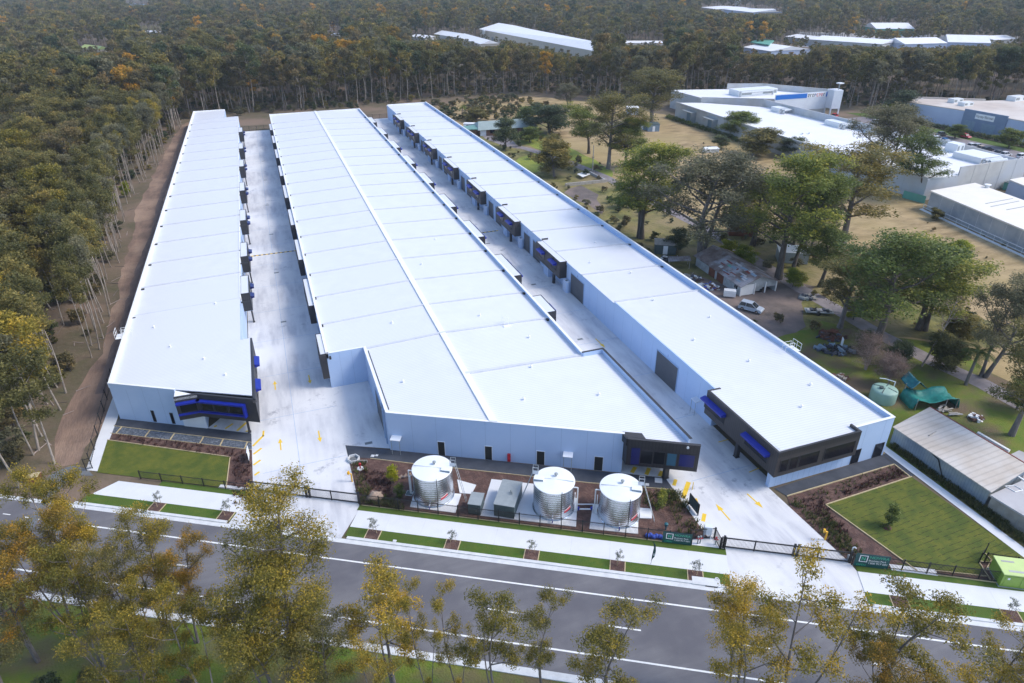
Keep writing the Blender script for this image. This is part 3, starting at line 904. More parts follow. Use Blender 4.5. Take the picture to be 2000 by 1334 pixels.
def awning(parent, face, u0, u1, z, off, depth=0.75, drop=0.55, m='awning_blue', out=0.0):
    """sheet-metal hood: sloping top, two cheeks, open below"""
    mb = MB(m)
    a0, a1 = face.p(u0, z, out), face.p(u1, z, out)
    b0, b1 = face.p(u0, z - 0.18, out + depth), face.p(u1, z - 0.18, out + depth)
    c0, c1 = face.p(u0, z - drop, out), face.p(u1, z - drop, out)
    d0, d1 = face.p(u0, z - 0.42, out + depth), face.p(u1, z - 0.42, out + depth)
    dn = Vector((0, 0, -0.05))
    v = [a0, a1, b1, b0, d1, d0, c0, c1]
    v += [tuple(Vector(p) + dn) for p in (a0, a1, b1, b0)]
    mb.add(v, [(3, 2, 1, 0), (5, 4, 2, 3), (0, 6, 5, 3), (1, 2, 4, 7), (8, 9, 10, 11)])
    return mb.build('awning', parent, off=off)


def pod(bld, off, side, x_wall, x_out, y0, length, z0, z1, top='roof_white', wins=2, awn=True, rib='charcoal_rib', cap=True):
    """upper-floor office box standing out of the long wall; side -1 looks west, +1 looks east"""
    y1 = y0 + length
    mb = MB(rib)
    xa, xb = min(x_wall, x_out), max(x_wall, x_out)
    mb.box(xa, y0, z0, xb, y1, z1 - 0.02)
    mb.box(xa + 0.12, y0 + 0.12, z1 - 0.02, xb - 0.12, y1 - 0.12, z1 + 0.01, top)
    if cap:
        for q in ((xa, y0, xb, y0 + .12), (xa, y1 - .12, xb, y1)):
            mb.box(q[0], q[1], z1 - 0.02, q[2], q[3], z1 + 0.06, 'charcoal')
        xo = x_out
        mb.box(xo, y0 + .12, z1 - 0.02, xo - side * 0.12, y1 - .12, z1 + 0.06, 'charcoal')
    mb.box(xa + .02, y0 + .02, z0 - 0.05, xb - .02, y1 - .02, z0, 'joint_grey')
    p = mb.build('office_pod', bld, off=off)
    if side < 0:
        f = Face((x_out, y1), (x_out, y0))
        cs = (length - 9.0, length - 2.9)
    else:
        f = Face((x_out, y0), (x_out, y1))
        cs = (2.9, 9.0)
    for c in (cs if wins == 2 else (length / 2,)):
        framed(f, p, off, c - 1.35, c + 1.35, z0 + 1.0, z1 - 0.75)
        if awn:
            awning(p, f, c - 1.45, c + 1.45, z1 - 0.62, off, depth=0.8)
    return p


def roller_door(bld, off, face, u0, u1, h, num=None):
    mb = MB('door_grey')
    face.box(mb, u0, u1, 0.05, h, -0.02, 0.05)
    d = mb.build('roller_door', bld, off=off)
    fr = MB('joint_grey')
    face.box(fr, u0 - 0.12, u0, 0.05, h + 0.15, -0.02, 0.09)
    face.box(fr, u1, u1 + 0.12, 0.05, h + 0.15, -0.02, 0.09)
    face.box(fr, u0, u1, h, h + 0.15, -0.02, 0.09)
    fr.build('door_frame', d, off=off)
    if num:
        tm = MB('awning_blue')
        c = (u0 + u1) / 2
        text_mesh(tm, num, face.p(c - 0.22, h + 0.35, 0.012), (face.d.x, face.d.y, 0), (0, 0, 1), 0.62, 0)
        tm.build('unit_number', bld, off=off)
    return d


def column(bld, off, x, y, h, w=0.3, d=0.55, m='charcoal', name='column'):
    mb = MB(m)
    mb.box(x - w / 2, y - d / 2, 0.0, x + w / 2, y + d / 2, h)
    mb.box(x - w / 2 - .06, y - d / 2 - .06, 0.0, x + w / 2 + .06, y + d / 2 + .06, 0.14)
    return mb.build(name, bld, off=off)


def vent(bld, off, x, y, z, r=0.14, h=0.35):
    mb = MB('trim_white')
    mb.lathe([(0.0, z - 0.08), (r, z - 0.08), (r, z + h), (r * 1.7, z + h), (r * 1.7, z + h + .08), (0.0, z + h + .18)], 10, 0, (x, y))
    return mb.build('roof_vent', bld, off=off)


def access_ladder(bld, off, x, y, z, side, px_=1.0):
    """guard rails of the roof ladder"""
    mb = MB('trim_white')
    for dy in (-0.35, 0.35):
        mb.tube((x + side * 0.15, y + dy, 0.3), (x + side * 0.15, y + dy, z + 1.0), 0.035, n=5)
        mb.tube((x + side * 0.15, y + dy, z + 1.0), (x - side * 1.3, y + dy, z + 1.0), 0.03, n=5)
        mb.tube((x - side * 1.3, y + dy, z + 1.0), (x - side * 1.3, y + dy, z - 0.1), 0.03, n=5)
        mb.tube((x + side * 0.15, y + dy, z + 0.5), (x - side * 1.3, y + dy, z + 0.5), 0.025, n=5)
    k = 0.5
    while k < z:
        mb.tube((x + side * 0.15, y - .35, k), (x + side * 0.15, y + .35, k), 0.02, n=4)
        k += 0.35
    for q in range(3):
        mb.tube((x + side * 1.0, y - 0.9 + q * 0.9, z - 0.2), (x + side * 1.0, y - 0.9 + q * 0.9, z + 0.95), 0.03, n=5)
    for zz in (z + 0.35, z + 0.95):
        mb.tube((x + side * 1.0, y - .9, zz), (x + side * 1.0, y + .9, zz), 0.03, n=5)
    mb.box(x, y - .9, z - 0.25, x + side * 1.02, y + .9, z - 0.2)
    return mb.build('access_ladder', bld, off=off)


# ------------------------------------------------------------------ west warehouse (left in the photograph)
OL = (-17.0, 190.0, 0.0)
bl = thing('warehouse', 'leftmost long white roofed warehouse beside the dirt track, with a bent blue awning', 'warehouse', OL)
mb = MB('wall_shade_blue')
WL = [(-26.2, 91.5), (-17.5, 86.5), (-14.4, 84.75), (-14.4, 98.1), (-8.9, 98.1), (-8.9, 293), (-14, 293), (-14, 312), (-26.2, 312)]
mb.prism(WL, 0, 5.3)
mb.slab((-26.05, 91.45), (-26.05, 312), 0.3, 5.3, 6.05, 'trim_white')
mb.slab((-26.2, 91.63), (-17.45, 86.63), 0.26, 5.3, 6.0)
mb.slab((-26.2, 91.63), (-17.45, 86.63), 0.30, 6.0, 6.06, 'trim_white')
fL = Face(WL[0], WL[1])
joints(mb, fL, 10, 0, 6.0, 2.5)
fLe = Face((-8.9, 98.1), (-8.9, 293))
joints(mb, fLe, 195, 0, 5.3, 6.1)
fLw = Face((-26.2, 312), (-26.2, 91.5))
joints(mb, fLw, 220, 0, 6.0, 3.05)
mb.build('wall', bl, off=OL)
zfL = lambda x, y: 5.45 + (x + 26) / 18.0 * 0.5 + (0.15 if y < 114.2 else 0.0)
mb = MB('roof_white', 'trim_white')
roof_seg(mb, [(-25.9, 91.7), (-17.3, 86.75), (-7.6, 81.15), (-7.6, 98.1), (-9.0, 98.1), (-9.0, 114.1), (-25.9, 114.1)], zfL)
ys = [114.1, 126.3, 138.4, 150.5, 162.5, 174.7, 187.0, 199.1, 211.5, 223.7, 235.9, 248.1, 260.4, 272.6, 284.8, 293.0]
zfL2 = lambda x, y: 5.45 + (x + 26) / 18.0 * 0.5
for a, b in zip(ys[:-1], ys[1:]):
    roof_seg(mb, [(-25.9, a), (-9.0, a), (-9.0, b), (-25.9, b)], zfL2)
    flashing(mb, -25.9, -9.0, a, zfL2, h=0.16)
    mb.box(-9.06, a + 0.4, 5.2, -8.86, b - 0.4, 6.0, 'trim_white')
roof_seg(mb, [(-25.9, 293), (-14.1, 293), (-14.1, 311.8), (-25.9, 311.8)], zfL2)
flashing(mb, -25.9, -8.9, 293, zfL2)
mb.slab((-25.9, 311.9), (-14, 311.9), 0.25, 5.2, 6.0, 'trim_white')
mb.build('roof', bl, off=OL)
for y in ys[:-1]:
    mb = MB('paint_black')
    mb.box(-25.75, y - 1.1, 5.4, -25.25, y - 0.6, 5.62)
    mb.build('rainwater_head', bl, off=OL)
# front office box
mb = MB('charcoal')
A_, B_, C_ = (-17.42, 84.3), (-14.57, 84.22), (-7.26, 80.0)
BOX = [A_, B_, C_, (-7.3, 98.2), (-14.38, 98.2), (-14.38, 86.0), (-17.42, 86.4)]
mb.prism(BOX, 2.4, 5.55)
fA, fB, fC = Face(A_, B_), Face(B_, C_), Face(C_, (-7.3, 98.2))
for f, l in ((fA, (Vector(B_) - Vector(A_)).length), (fB, (Vector(C_) - Vector(B_)).length), (fC, 18.2)):
    f.box(mb, 0, l, 5.55, 6.06, -0.28, 0)
mb.prism([A_, B_, (-17.40, 86.45)], 5.55, 5.9, 'trim_white')
ob = mb.build('office_box', bl, off=OL)
mb = MB('awning_blue')
lb = (Vector(C_) - Vector(B_)).length
la_ = (Vector(B_) - Vector(A_)).length
fA.box(mb, 0.1, la_ + 0.2, 5.0, 5.25, 0, 0.55)
fB.box(mb, -0.15, lb - 1.55, 5.0, 5.25, 0, 0.55)
fB.box(mb, lb - 1.8, lb - 1.55, 3.25, 5.0, 0, 0.55)
fB.box(mb, 0.1, lb - 1.8, 3.22, 3.42, 0, 0.35)
fA.box(mb, 0.1, la_ - .05, 3.22, 3.42, 0, 0.3)
mb.build('awning', ob, off=OL)
for u0, u1 in ((0.3, 2.0), (2.2, 4.1), (4.3, lb - 2.0)):
    framed(fB, ob, OL, u0, u1, 3.5, 4.95)
framed(fA, ob, OL, 0.4, la_ - 0.3, 3.5, 4.95)
awning(ob, fC, 4.6, 7.4, 5.0, OL, depth=0.7)
awning(ob, fC, 11.5, 14.2, 5.0, OL, depth=0.7)
framed(fC, ob, OL, 4.8, 7.2, 3.3, 4.8)
framed(fC, ob, OL, 11.7, 14.0, 3.3, 4.8)
column(bl, OL, -9.0, 81.75, 2.45, 0.3, 0.35)
column(bl, OL, -13.3, 85.5 + 3, 2.45, 0.2, 0.2)
for q in ((291.3, 800, 304, 824), (328, 804.6, 340.5, 828)):
    ua, za = fL.at(q[0], q[1] + 1); ub, zb = fL.at(q[2] + 6, q[3])
    framed(fL, bl, OL, ua + 0.2, ub - 0.25, zb, za)
mb = MB('wall_white')
fU = Face((-17.5, 86.5), (-14.4, 84.75))
fU.box(mb, 0.05, 3.5, 0, 2.38, 0, 0.12)
joints(mb, fU, 3.5, 0.05, 2.3, 0.9)
mb.build('shopfront', bl, off=OL)
for i, y0 in enumerate((115.9, 134.5, 158.0, 183.3, 209.7, 233.9, 261.2)):
    ln = 8.5
    pod(bl, OL, 1, -8.9, -7.42, y0, ln, 2.6, 5.95, rib='charcoal_rib_x', wins=2 if ln > 10 else 1, awn=False)
    f = Face((-7.42, y0), (-7.42, y0 + ln))
    pp = bl.children[-1]
    awning(pp, f, 0.9, 2.6, 5.0, OL, depth=0.65, m='navy')
    awning(pp, f, 5.2, 6.9, 5.0, OL, depth=0.65, m='navy')
    column(bl, OL, -7.7, y0 + 0.5, 2.6, 0.25, 0.4)
    mb = MB('charcoal')
    mb.box(-8.86, y0 - 3.4, 5.72, -7.5, y0 - 3.3, 5.98)
    mb.build('roof_upstand', bl, off=OL)
    roller_door(bl, OL, fLe, y0 - 98.1 + ln + 0.8, y0 - 98.1 + ln + 4.8, 4.2)
    roller_door(bl, OL, fLe, y0 - 98.1 + ln + 5.6, y0 - 98.1 + ln + 9.4 if i not in (0,) else y0 - 98.1 + ln + 8.6, 4.2)
access_ladder(bl, OL, -26.15, 106.4, 6.05, -1)
for x, y in ((-12.9, 113.3), (-19, 100), (-14, 94), (-22, 108), (-11, 88)):
    vent(bl, OL, x, y, zfL(x, y), 0.10, 0.22)

# ------------------------------------------------------------------ middle warehouse
OM = (21.0, 180.0, 0.0)
bm_ = thing('warehouse', 'widest white roofed warehouse, in the middle, behind the three steel tanks', 'warehouse', OM)
mb = MB('wall_shade_blue')
WM = [(8.4, 71.1), (34.7, 56.5), (34.7, 62.0), (41.8, 58.0), (41.8, 76.4), (38.5, 76.4), (38.5, 293), (2.9, 293), (2.9, 89.2), (8.4, 89.2)]
mb.prism(WM, 0, 5.15)
n = len(WM)
PAR = [(8.4, 71.1), (34.7, 56.5)]
fM = Face((8.4, 71.1), (34.7, 56.5))
LM = (Vector(WM[1]) - Vector(WM[0])).length
fM.box(mb, 0, LM, 5.15, 6.0, -0.25, 0)
fM.box(mb, -0.02, LM, 6.0, 6.06, -0.30, 0.03, 'trim_white')
for x0, y0, x1, y1 in ((38.25, 76.3, 38.5, 293), (2.9, 89.2, 3.15, 293), (8.4, 71.2, 8.65, 89.4)):
    mb.box(x0, y0, 5.15, x1, y1, 5.98)
    mb.box(x0 - 0.08, y0, 5.98, x1 + 0.08, y1, 6.04, 'trim_white')
mb.box(41.55, 53.2, 5.15, 41.8, 76.4, 6.0, 'wall_shade_blue')
mb.box(41.52, 52.9, 6.0, 41.86, 76.45, 6.06, 'charcoal')
mb.box(38.5, 76.15, 5.15, 41.55, 76.4, 6.0)
mb.box(38.3, 76.12, 6.0, 41.5, 76.44, 6.06, 'charcoal')
mb.box(2.9, 89.2, 5.15, 8.4, 89.42, 5.98)
mb.box(2.85, 89.17, 5.98, 8.36, 89.46, 6.04, 'trim_white')
mb.box(3.15, 292.75, 5.15, 38.25, 293, 5.98, 'trim_white')
joints(mb, fM, LM, 0, 6.0, 3.2)
fMn = Face((2.9, 89.2), (8.4, 89.2))
joints(mb, fMn, 5.4, 0, 5.98, 1.8)
fMw = Face((8.4, 89.2), (8.4, 71.1))
joints(mb, fMw, 18, 0, 5.98, 3.6)
fMl = Face((2.9, 293), (2.9, 89.2))
joints(mb, fMl, 203, 0, 5.98, 5.5)
fMr = Face((38.5, 76.4), (38.5, 293))
joints(mb, fMr, 216, 0, 5.98, 5.5)
mb.build('wall', bm_, off=OM)
XR = 20.6
zfM = lambda x, y: (5.98 - (XR - x) * 0.036) if x <= XR else (5.98 - (x - XR) * 0.036)
fy = lambda x: 71.1 + (x - 8.4) * (56.5 - 71.1) / (34.7 - 8.4) + 0.32
mb = MB('roof_white', 'trim_white')
yb = [100.2 + 10.95 * k for k in range(18)]
yb[-1] = 292.8
roof_seg(mb, [(8.6, fy(8.6)), (XR, fy(XR)), (XR, 89.4), (8.6, 89.4)], zfM)
roof_seg(mb, [(3.1, 89.4), (XR, 89.4), (XR, 100.2), (3.1, 100.2)], zfM)
roof_seg(mb, [(XR, fy(XR)), (34.6, fy(34.6)), (34.85, 55.65), (41.6, 51.8), (41.6, 76.2), (XR, 76.2)], zfM)
roof_seg(mb, [(XR, 76.2), (38.3, 76.2), (38.3, 89.4), (XR, 89.4)], zfM)
roof_seg(mb, [(XR, 89.4), (38.3, 89.4), (38.3, 100.2), (XR, 100.2)], zfM)
for x0, x1, y, h in ((3.1, XR, 89.4, .2), (XR, 38.3, 89.4, .2), (XR, 39.0, 76.6, .22)):
    flashing(mb, x0, x1, y, zfM, 0.5 if y < 80 else 0.36, h)
for a, b in zip(yb[:-1], yb[1:]):
    for x0, x1 in ((3.1, XR), (XR, 38.3)):
        roof_seg(mb, [(x0, a), (x1, a), (x1, b), (x0, b)], zfM)
        flashing(mb, x0, x1, a, zfM, h=0.18)
mb.prism([(XR - .45, fy(XR)), (XR + .45, fy(XR) - .4), (XR + .45, 292.8), (XR - .45, 292.8)], 5.9, 6.16, 'trim_white')
mb.build('roof', bm_, off=OM)
for y in [89.4] + yb[:-1]:
    for x0, x1 in ((37.85, 38.2), (3.2, 3.5)):
        mb = MB('paint_black')
        mb.box(x0, y - .9, 5.3, x1, y - .4, 5.62)
        mb.build('rainwater_head', bm_, off=OM)
mb = MB('paint_black')
mb.box(8.9, 72.3, 5.5, 8.98, 88.6, 5.66)
mb.build('gutter_line', bm_, off=OM)
# charcoal office box at the street corner
mb = MB('charcoal_rib_x')
K = [(34.7, 57.0), (34.55, 55.45), (41.93, 51.25), (41.93, 58.1), (34.7, 62.05)]
mb.prism(K, 2.15, 5.0)
fK = Face(K[1], K[2])
LK = (Vector(K[2]) - Vector(K[1])).length
fK.box(mb, 0, LK, 5.0, 6.02, -0.3, 0)
fK.box(mb, -.02, LK + .02, 6.02, 6.08, -0.36, 0.03, 'charcoal_rib')
mb.box(34.45, 55.6, 5.0, 34.7, 57.0, 6.02)
mb.prism([(34.7, 57.0), (34.62, 55.9), (36.6, 54.8), (36.7, 55.9)], 5.9, 6.05, 'charcoal_rib')
kb = mb.build('office_box', bm_, off=OM)
for x0, y0, x1, y1, gl in ((1251, 879, 1273, 907, 'glass_dark'), (1277, 881, 1297, 908, 'glass_dark'), (1303, 884, 1320, 911, 'glass_teal'), (1327, 886, 1355, 914, 'navy')):
    ua, za = fK.at(x0, y0); ub, zb = fK.at(x1, y1)
    framed(fK, kb, OM, ua, ub, zb, za, glass=gl)
mb = MB('navy')
for i in range(3):
    ua, za = fK.at(1234 + i * 5, 875); ub, zb = fK.at(1237.2 + i * 5, 906)
    fK.box(mb, ua, ub, zb, za, 0, 0.12)
mb.build('louvre', kb, off=OM)
mb = MB('pipe_white')
ua, za = fK.at(1343.5, 873)
c = fK.p(ua, za, 0.12)
mb.tube(fK.p(ua, za, 0.0), fK.p(ua, za, 0.2), 0.13, 0.16, 10)
mb.build('wall_light', kb, off=OM)
column(bm_, OM, 39.35, 53.75, 2.2, 0.62, 0.5)
for q in ((853.8, 861.5, 870.5, 888), (946, 871, 962.3, 898.5), (1047.5, 881.5, 1064, 909), (1160.5, 893, 1177, 920)):
    ua, za = fM.at(q[0], q[1]); ub, zb = fM.at(q[2], q[3])
    framed(fM, bm_, OM, ua, ub, 0.05, 2.25, glass='paint_black', name='door', frame='wall_white')
for q in ((767, 855, 786, 862), (1100, 888, 1119, 897)):
    ua, za = fM.at(q[0], q[3]); ub, zb = fM.at(q[2], q[3])
    mb = MB('wall_white')
    zt = 2.35
    mb.prism([fM.p(ua, 0, 0.0)[:2], fM.p(ub, 0, 0.0)[:2], fM.p(ub, 0, 0.95)[:2], fM.p(ua, 0, 0.95)[:2]], [zt + .12, zt + .12, zt, zt], [zt + .2, zt + .2, zt + .08, zt + .08])
    for u in (ua + .12, ub - .12):
        p0 = fM.p(u, 0, 0.85); mb.tube((p0[0], p0[1], 0), (p0[0], p0[1], zt + .02), 0.035, n=6, m='steel_grey')
    mb.build('canopy', bm_, off=OM)
mb = MB('red_paint')
ua, za = fM.at(991.5, 892); ub, zb = fM.at(997.5, 902)
fM.box(mb, ua, ub, 0.25, 1.35, 0.0, 0.3)
fM.box(mb, ua + .08, ub - .08, 0.55, 1.1, 0.3, 0.33, 'sign_red')
mb.build('hose_cabinet', bm_, off=OM)
roller_door(bm_, OM, fMw, 9.0, 14.0, 4.2)
mb = MB('joint_grey')
for u in (15.3, 16.6):
    p0 = fMw.p(u, 0, 0.14)
    mb.tube((p0[0], p0[1], 0), (p0[0], p0[1], 5.3), 0.09, n=6)
    fMw.box(mb, u - .18, u + .18, 5.2, 5.6, 0, 0.3)
mb.build('downpipe', bm_, off=OM)
for i in range(9):
    y0 = 107.1 + 22.07 * i
    if y0 + 12 > 293: continue
    pod(bm_, OM, -1, 2.9, 1.84, y0, 12.3, 2.4, 5.72, wins=2, awn=False, rib='charcoal')
    roller_door(bm_, OM, fMl, 293 - (y0 - 0.8), 293 - (y0 - 4.6), 4.2)
    roller_door(bm_, OM, fMl, 293 - (y0 - 5.2), 293 - (y0 - 9.0), 4.2)
pod(bm_, OM, -1, 2.9, 1.95, 89.25, 6.9, 1.7, 5.9, wins=1, awn=False, rib='charcoal')
for i in range(9):
    y0 = 106.6 + 22.1 * i
    if y0 + 12 > 293: continue
    pod(bm_, OM, 1, 38.5, 40.3, y0, 11.4, 2.4, 5.78, wins=2, rib='charcoal_rib_x', awn=(i < 6))
    roller_door(bm_, OM, fMr, y0 - 76.4 + 12.0, y0 - 76.4 + 16.0, 4.2)
    roller_door(bm_, OM, fMr, y0 - 76.4 + 16.8, y0 - 76.4 + 20.8, 4.2)
pod(bm_, OM, 1, 38.5, 40.3, 90.4, 6.8, 2.4, 5.85, wins=1, rib='charcoal_rib_x')
for x, y in ((28.0, 93.5), (33, 84), (30, 75.5), (14, 96), (26, 68), (36, 66), (12, 78), (24, 118), (30, 131)):
    vent(bm_, OM, x, y, zfM(x, y), 0.11, 0.25)
mb = MB('trim_white')
for dx in (-.35, .35):
    mb.tube((31.0 + dx, 89.0, zfM(31, 89)), (31.0 + dx, 89.0, zfM(31, 89) + 1.2), 0.03, n=5)
    mb.tube((31.0 + dx, 90.1, zfM(31, 89)), (31.0 + dx, 90.1, zfM(31, 89) + 1.2), 0.03, n=5)
    mb.tube((31.0 + dx, 89.0, zfM(31, 89) + 1.2), (31.0 + dx, 90.1, zfM(31, 89) + 1.2), 0.03, n=5)
mb.box(30.4, 88.3, zfM(31, 89) - .05, 31.6, 89.0, zfM(31, 89) + .12)
mb.build('roof_stile', bm_, off=OM)

# ------------------------------------------------------------------ east warehouse (right in the photograph)
OR = (59.0, 170.0, 0.0)
br_ = thing('warehouse', 'white roofed warehouse on the right beside the paddock, charcoal office wrapping its street corner', 'warehouse', OR)
mb = MB('wall_shade_blue')
WR = [(50.1, 47.8), (68.0, 47.8), (68.0, 298), (50.9, 298), (50.9, 60.9), (56.5, 60.9), (56.5, 48.4), (50.1, 48.4)]
mb.prism(WR, 0, 5.1)
mb.prism([(61.9, 47.8), (68, 47.8), (68, 48.05), (61.9, 48.05)], 5.1, 6.0)
mb.box(61.9, 47.74, 6.0, 68.06, 48.1, 6.06, 'trim_white')
mb.box(67.75, 48.05, 5.1, 68.0, 298, 6.0)
mb.box(67.68, 48.1, 6.0, 68.07, 298.05, 6.06, 'trim_white')
mb.box(51.2, 297.75, 5.1, 67.75, 298, 5.9, 'trim_white')
fR = Face((50.1, 47.8), (68.0, 47.8))
joints(mb, fR, 12, 0, 2.3, 0.85)
joints(mb, fR, 17.9, 0, 6.0, 3.0, start=13.6)
fRw = Face((50.9, 298), (50.9, 60.9))
joints(mb, fRw, 237, 0, 5.1, 3.2)
mb.build('wall', br_, off=OR)
zfR = lambda x, y: 5.95 - (x - 50.9) * 0.034
zfR2 = lambda x, y: 5.66 - (x - 50.9) * 0.034
mb = MB('roof_white', 'trim_white')
roof_seg(mb, [(50.0, 47.3), (61.8, 47.3), (61.8, 48.2), (67.8, 48.2), (67.8, 89.9), (50.85, 89.9), (50.85, 61.0), (50.0, 61.0)], zfR)
mb.box(50.8, 61.1, 5.05, 51.0, 89.9, 6.0, 'wall_shade_blue')
yr = [89.9, 102.9, 115.6, 128.3, 141.0, 153.7, 166.4, 179.1, 191.8, 204.5, 217.2, 229.9, 242.6, 255.3, 268.0, 280.7, 297.8]
for a, b in zip(yr[:-1], yr[1:]):
    roof_seg(mb, [(50.85, a), (67.8, a), (67.8, b), (50.85, b)], zfR2)
    flashing(mb, 50.85, 67.8, a, zfR if a < 90 else zfR2, h=0.18)
mb.box(50.8, 89.95, 5.05, 51.0, 297.9, 5.62, 'wall_shade_blue')
mb.prism([(50.2, 47.35), (61.7, 47.35), (61.7, 49.3), (50.2, 49.3)], [5.86, 5.5, 5.5, 5.86], [6.02, 5.66, 5.60, 5.96], 'roof_white')
mb.build('roof', br_, off=OR)
for y in yr[:-1]:
    mb = MB('paint_black')
    mb.box(67.3, y - 1.0, 5.0, 67.7, y - .5, 5.22)
    mb.build('rainwater_head', br_, off=OR)
mb = MB('charcoal_rib')
mb.prism([(49.66, 46.95), (61.9, 46.95), (61.9, 47.79), (50.6, 47.79), (50.6, 60.85), (56.6, 60.85), (56.6, 61.2), (49.66, 61.2)], 2.4, 5.3)
mb.box(49.66, 46.95, 5.3, 61.9, 47.22, 6.03, 'charcoal_rib_x')
mb.box(49.66, 47.22, 5.3, 49.92, 61.2, 6.03)
mb.box(49.92, 60.95, 5.3, 51.6, 61.2, 6.03)
mb.box(61.65, 47.22, 5.3, 61.9, 48.6, 6.03)
mb.box(50.6, 48.4, 2.3, 56.5, 60.8, 2.42, 'joint_grey')
rb = mb.build('office_box', br_, off=OR)
fRb = Face((49.66, 46.95), (61.9, 46.95))
for x0, y0, x1, y1 in ((820, 760, 895, 880), (905, 735, 985, 865), (1000, 690, 1175, 840), (1235, 640, 1500, 755)):
    f0 = fRb.at(1350 + x0 / 4.762, 740 + (y0 + y1) / 2 / 4.762)
    f1 = fRb.at(1350 + x1 / 4.762, 740 + (y0 + y1) / 2 / 4.762 - 3)
    framed(fRb, rb, OR, f0[0], f1[0], 2.95, 4.85)
fRs = Face((49.66, 61.2), (49.66, 46.95))
for (xa, ya), (xb, yb_) in (((1376, 781), (1418, 812)), ((1454, 853), (1503, 892))):
    ua, za = fRs.at(xa, ya); ub, zb = fRs.at(xb, yb_)
    framed(fRs, rb, OR, ua + .15, ub - .15, 3.3, 4.85)
    awning(rb, fRs, ua, ub, 5.05, OR, depth=0.75)
column(br_, OR, 50.1, 54.1, 2.42, 0.5, 0.55)
for q, z0, z1, nm in (((1660, 884, 1676, 902), 0.05, 2.25, 'door'), ((1704, 862, 1722, 887), 0.05, 2.25, 'door')):
    ua, _ = fR.at(q[0], q[3]); ub, _ = fR.at(q[2], q[3] - 5)
    framed(fR, br_, OR, ua, ub, z0, z1, name=nm)
for u0, u1, h, num in ((298 - 75.7, 298 - 69.9, 4.2, '1'), (298 - 107.6, 298 - 101.9, 4.2, '2')):
    roller_door(br_, OR, fRw, u0, u1, h, num)
for i in range(7):
    y0 = 109.8 + 25.43 * i
    pod(br_, OR, -1, 50.9, 49.36, y0, 12.3, 2.35, 5.74)
    column(br_, OR, 49.65, y0 + 3.3, 2.4, 0.4, 0.6)
    mb = MB('wall_shade_blue')
    mb.box(49.7, y0 + 6.4, 0.0, 50.9, y0 + 8.8, 2.34)
    mb.build('entry_wall', br_, off=OR)
    if i < 7:
        roller_door(br_, OR, fRw, 298 - (y0 + 19.6), 298 - (y0 + 23.4), 4.0, str(4 + 2 * i))
        roller_door(br_, OR, fRw, 298 - (y0 + 13.6), 298 - (y0 + 17.9), 4.0)
    mb = MB('charcoal')
    mb.box(50.9, y0 + 12.9, 5.62, 52.3, y0 + 13.05, 5.95)
    mb.build('roof_upstand', br_, off=OR)
    # slim rainwater tank by the wall
    tb = MB('wall_white')
    pr = [(0.42 * math.cos(t), 0.75 + 0.30 * math.sin(t)) for t in np.linspace(0, math.pi, 7)] + [(0.42 * math.cos(t), -0.75 + 0.30 * math.sin(t)) for t in np.linspace(math.pi, 2 * math.pi, 7)]
    tb.prism(pr, 0.05, 2.15, 'wall_shade_blue')
    tb.prism([(x * .9, y * .95) for x, y in pr], 2.15, 2.25, 'wall_white')
    for k in range(4):
        tb.box(-0.45, -0.7 + k * .42, 0.15, -0.40, -0.6 + k * .42, 2.05, 'wall_white')
    tk = thing('slim_tank', 'pale blue slim rainwater tank against the wall below the charcoal office pod', 'water tank', (50.42, y0 - 1.1, 0), group='slim rainwater tanks along the right driveway')
    tb.build('tank_body', tk)
    lid = MB('steel_teal'); lid.lathe([(0.0, 2.26), (0.22, 2.26), (0.2, 2.33), (0.0, 2.34)], 12); lid.build('lid', tk)
access_ladder(br_, OR, 67.85, 66.6, 6.0, 1)
for x, y in ((60, 101), (57.5, 88.5), (63, 80), (56, 74), (60, 66), (64, 58), (59, 54), (55, 108), (61, 118)):
    vent(br_, OR, x, y, (zfR if y < 89.9 else zfR2)(x, y), 0.11, 0.25)
# small hood by the office of the east warehouse
mb = MB('wall_white')
ua, za = fRw.at(1360, 812)
zt = 2.3
mb.prism([fRw.p(ua - .6, 0, 0.0)[:2], fRw.p(ua + .6, 0, 0.0)[:2], fRw.p(ua + .6, 0, 0.9)[:2], fRw.p(ua - .6, 0, 0.9)[:2]], [zt + .1, zt + .1, zt, zt], [zt + .2, zt + .2, zt + .08, zt + .08])
for u in (ua - .5, ua + .5):
    p0 = fRw.p(u, 0, .8); mb.tube((p0[0], p0[1], 0), (p0[0], p0[1], zt + .02), 0.035, n=6, m='steel_grey')
mb.build('canopy', br_, off=OR)


# ------------------------------------------------------------------ trees
def np_mesh(name, verts, quads, mats, smooth=False, tint=None, mi=None):
    me = bpy.data.meshes.new(name)
    nv, nq = len(verts), len(quads)
    me.vertices.add(nv)
    me.vertices.foreach_set('co', np.asarray(verts, dtype=np.float32).ravel())
    me.loops.add(nq * 4)
    me.loops.foreach_set('vertex_index', np.asarray(quads, dtype=np.int32).ravel())
    me.polygons.add(nq)
    me.polygons.foreach_set('loop_start', np.arange(0, nq * 4, 4, dtype=np.int32))
    me.polygons.foreach_set('loop_total', np.full(nq, 4, dtype=np.int32))
    for m in mats:
        me.materials.append(MATS[m])
    if mi is not None:
        me.polygons.foreach_set('material_index', np.asarray(mi, dtype=np.int32))
    if smooth:
        me.polygons.foreach_set('use_smooth', np.ones(nq, dtype=bool))
    if tint is not None:
        at = me.attributes.new('tint', 'FLOAT', 'POINT')
        at.data.foreach_set('value', np.asarray(tint, dtype=np.float32))
    me.update(calc_edges=True)
    return me


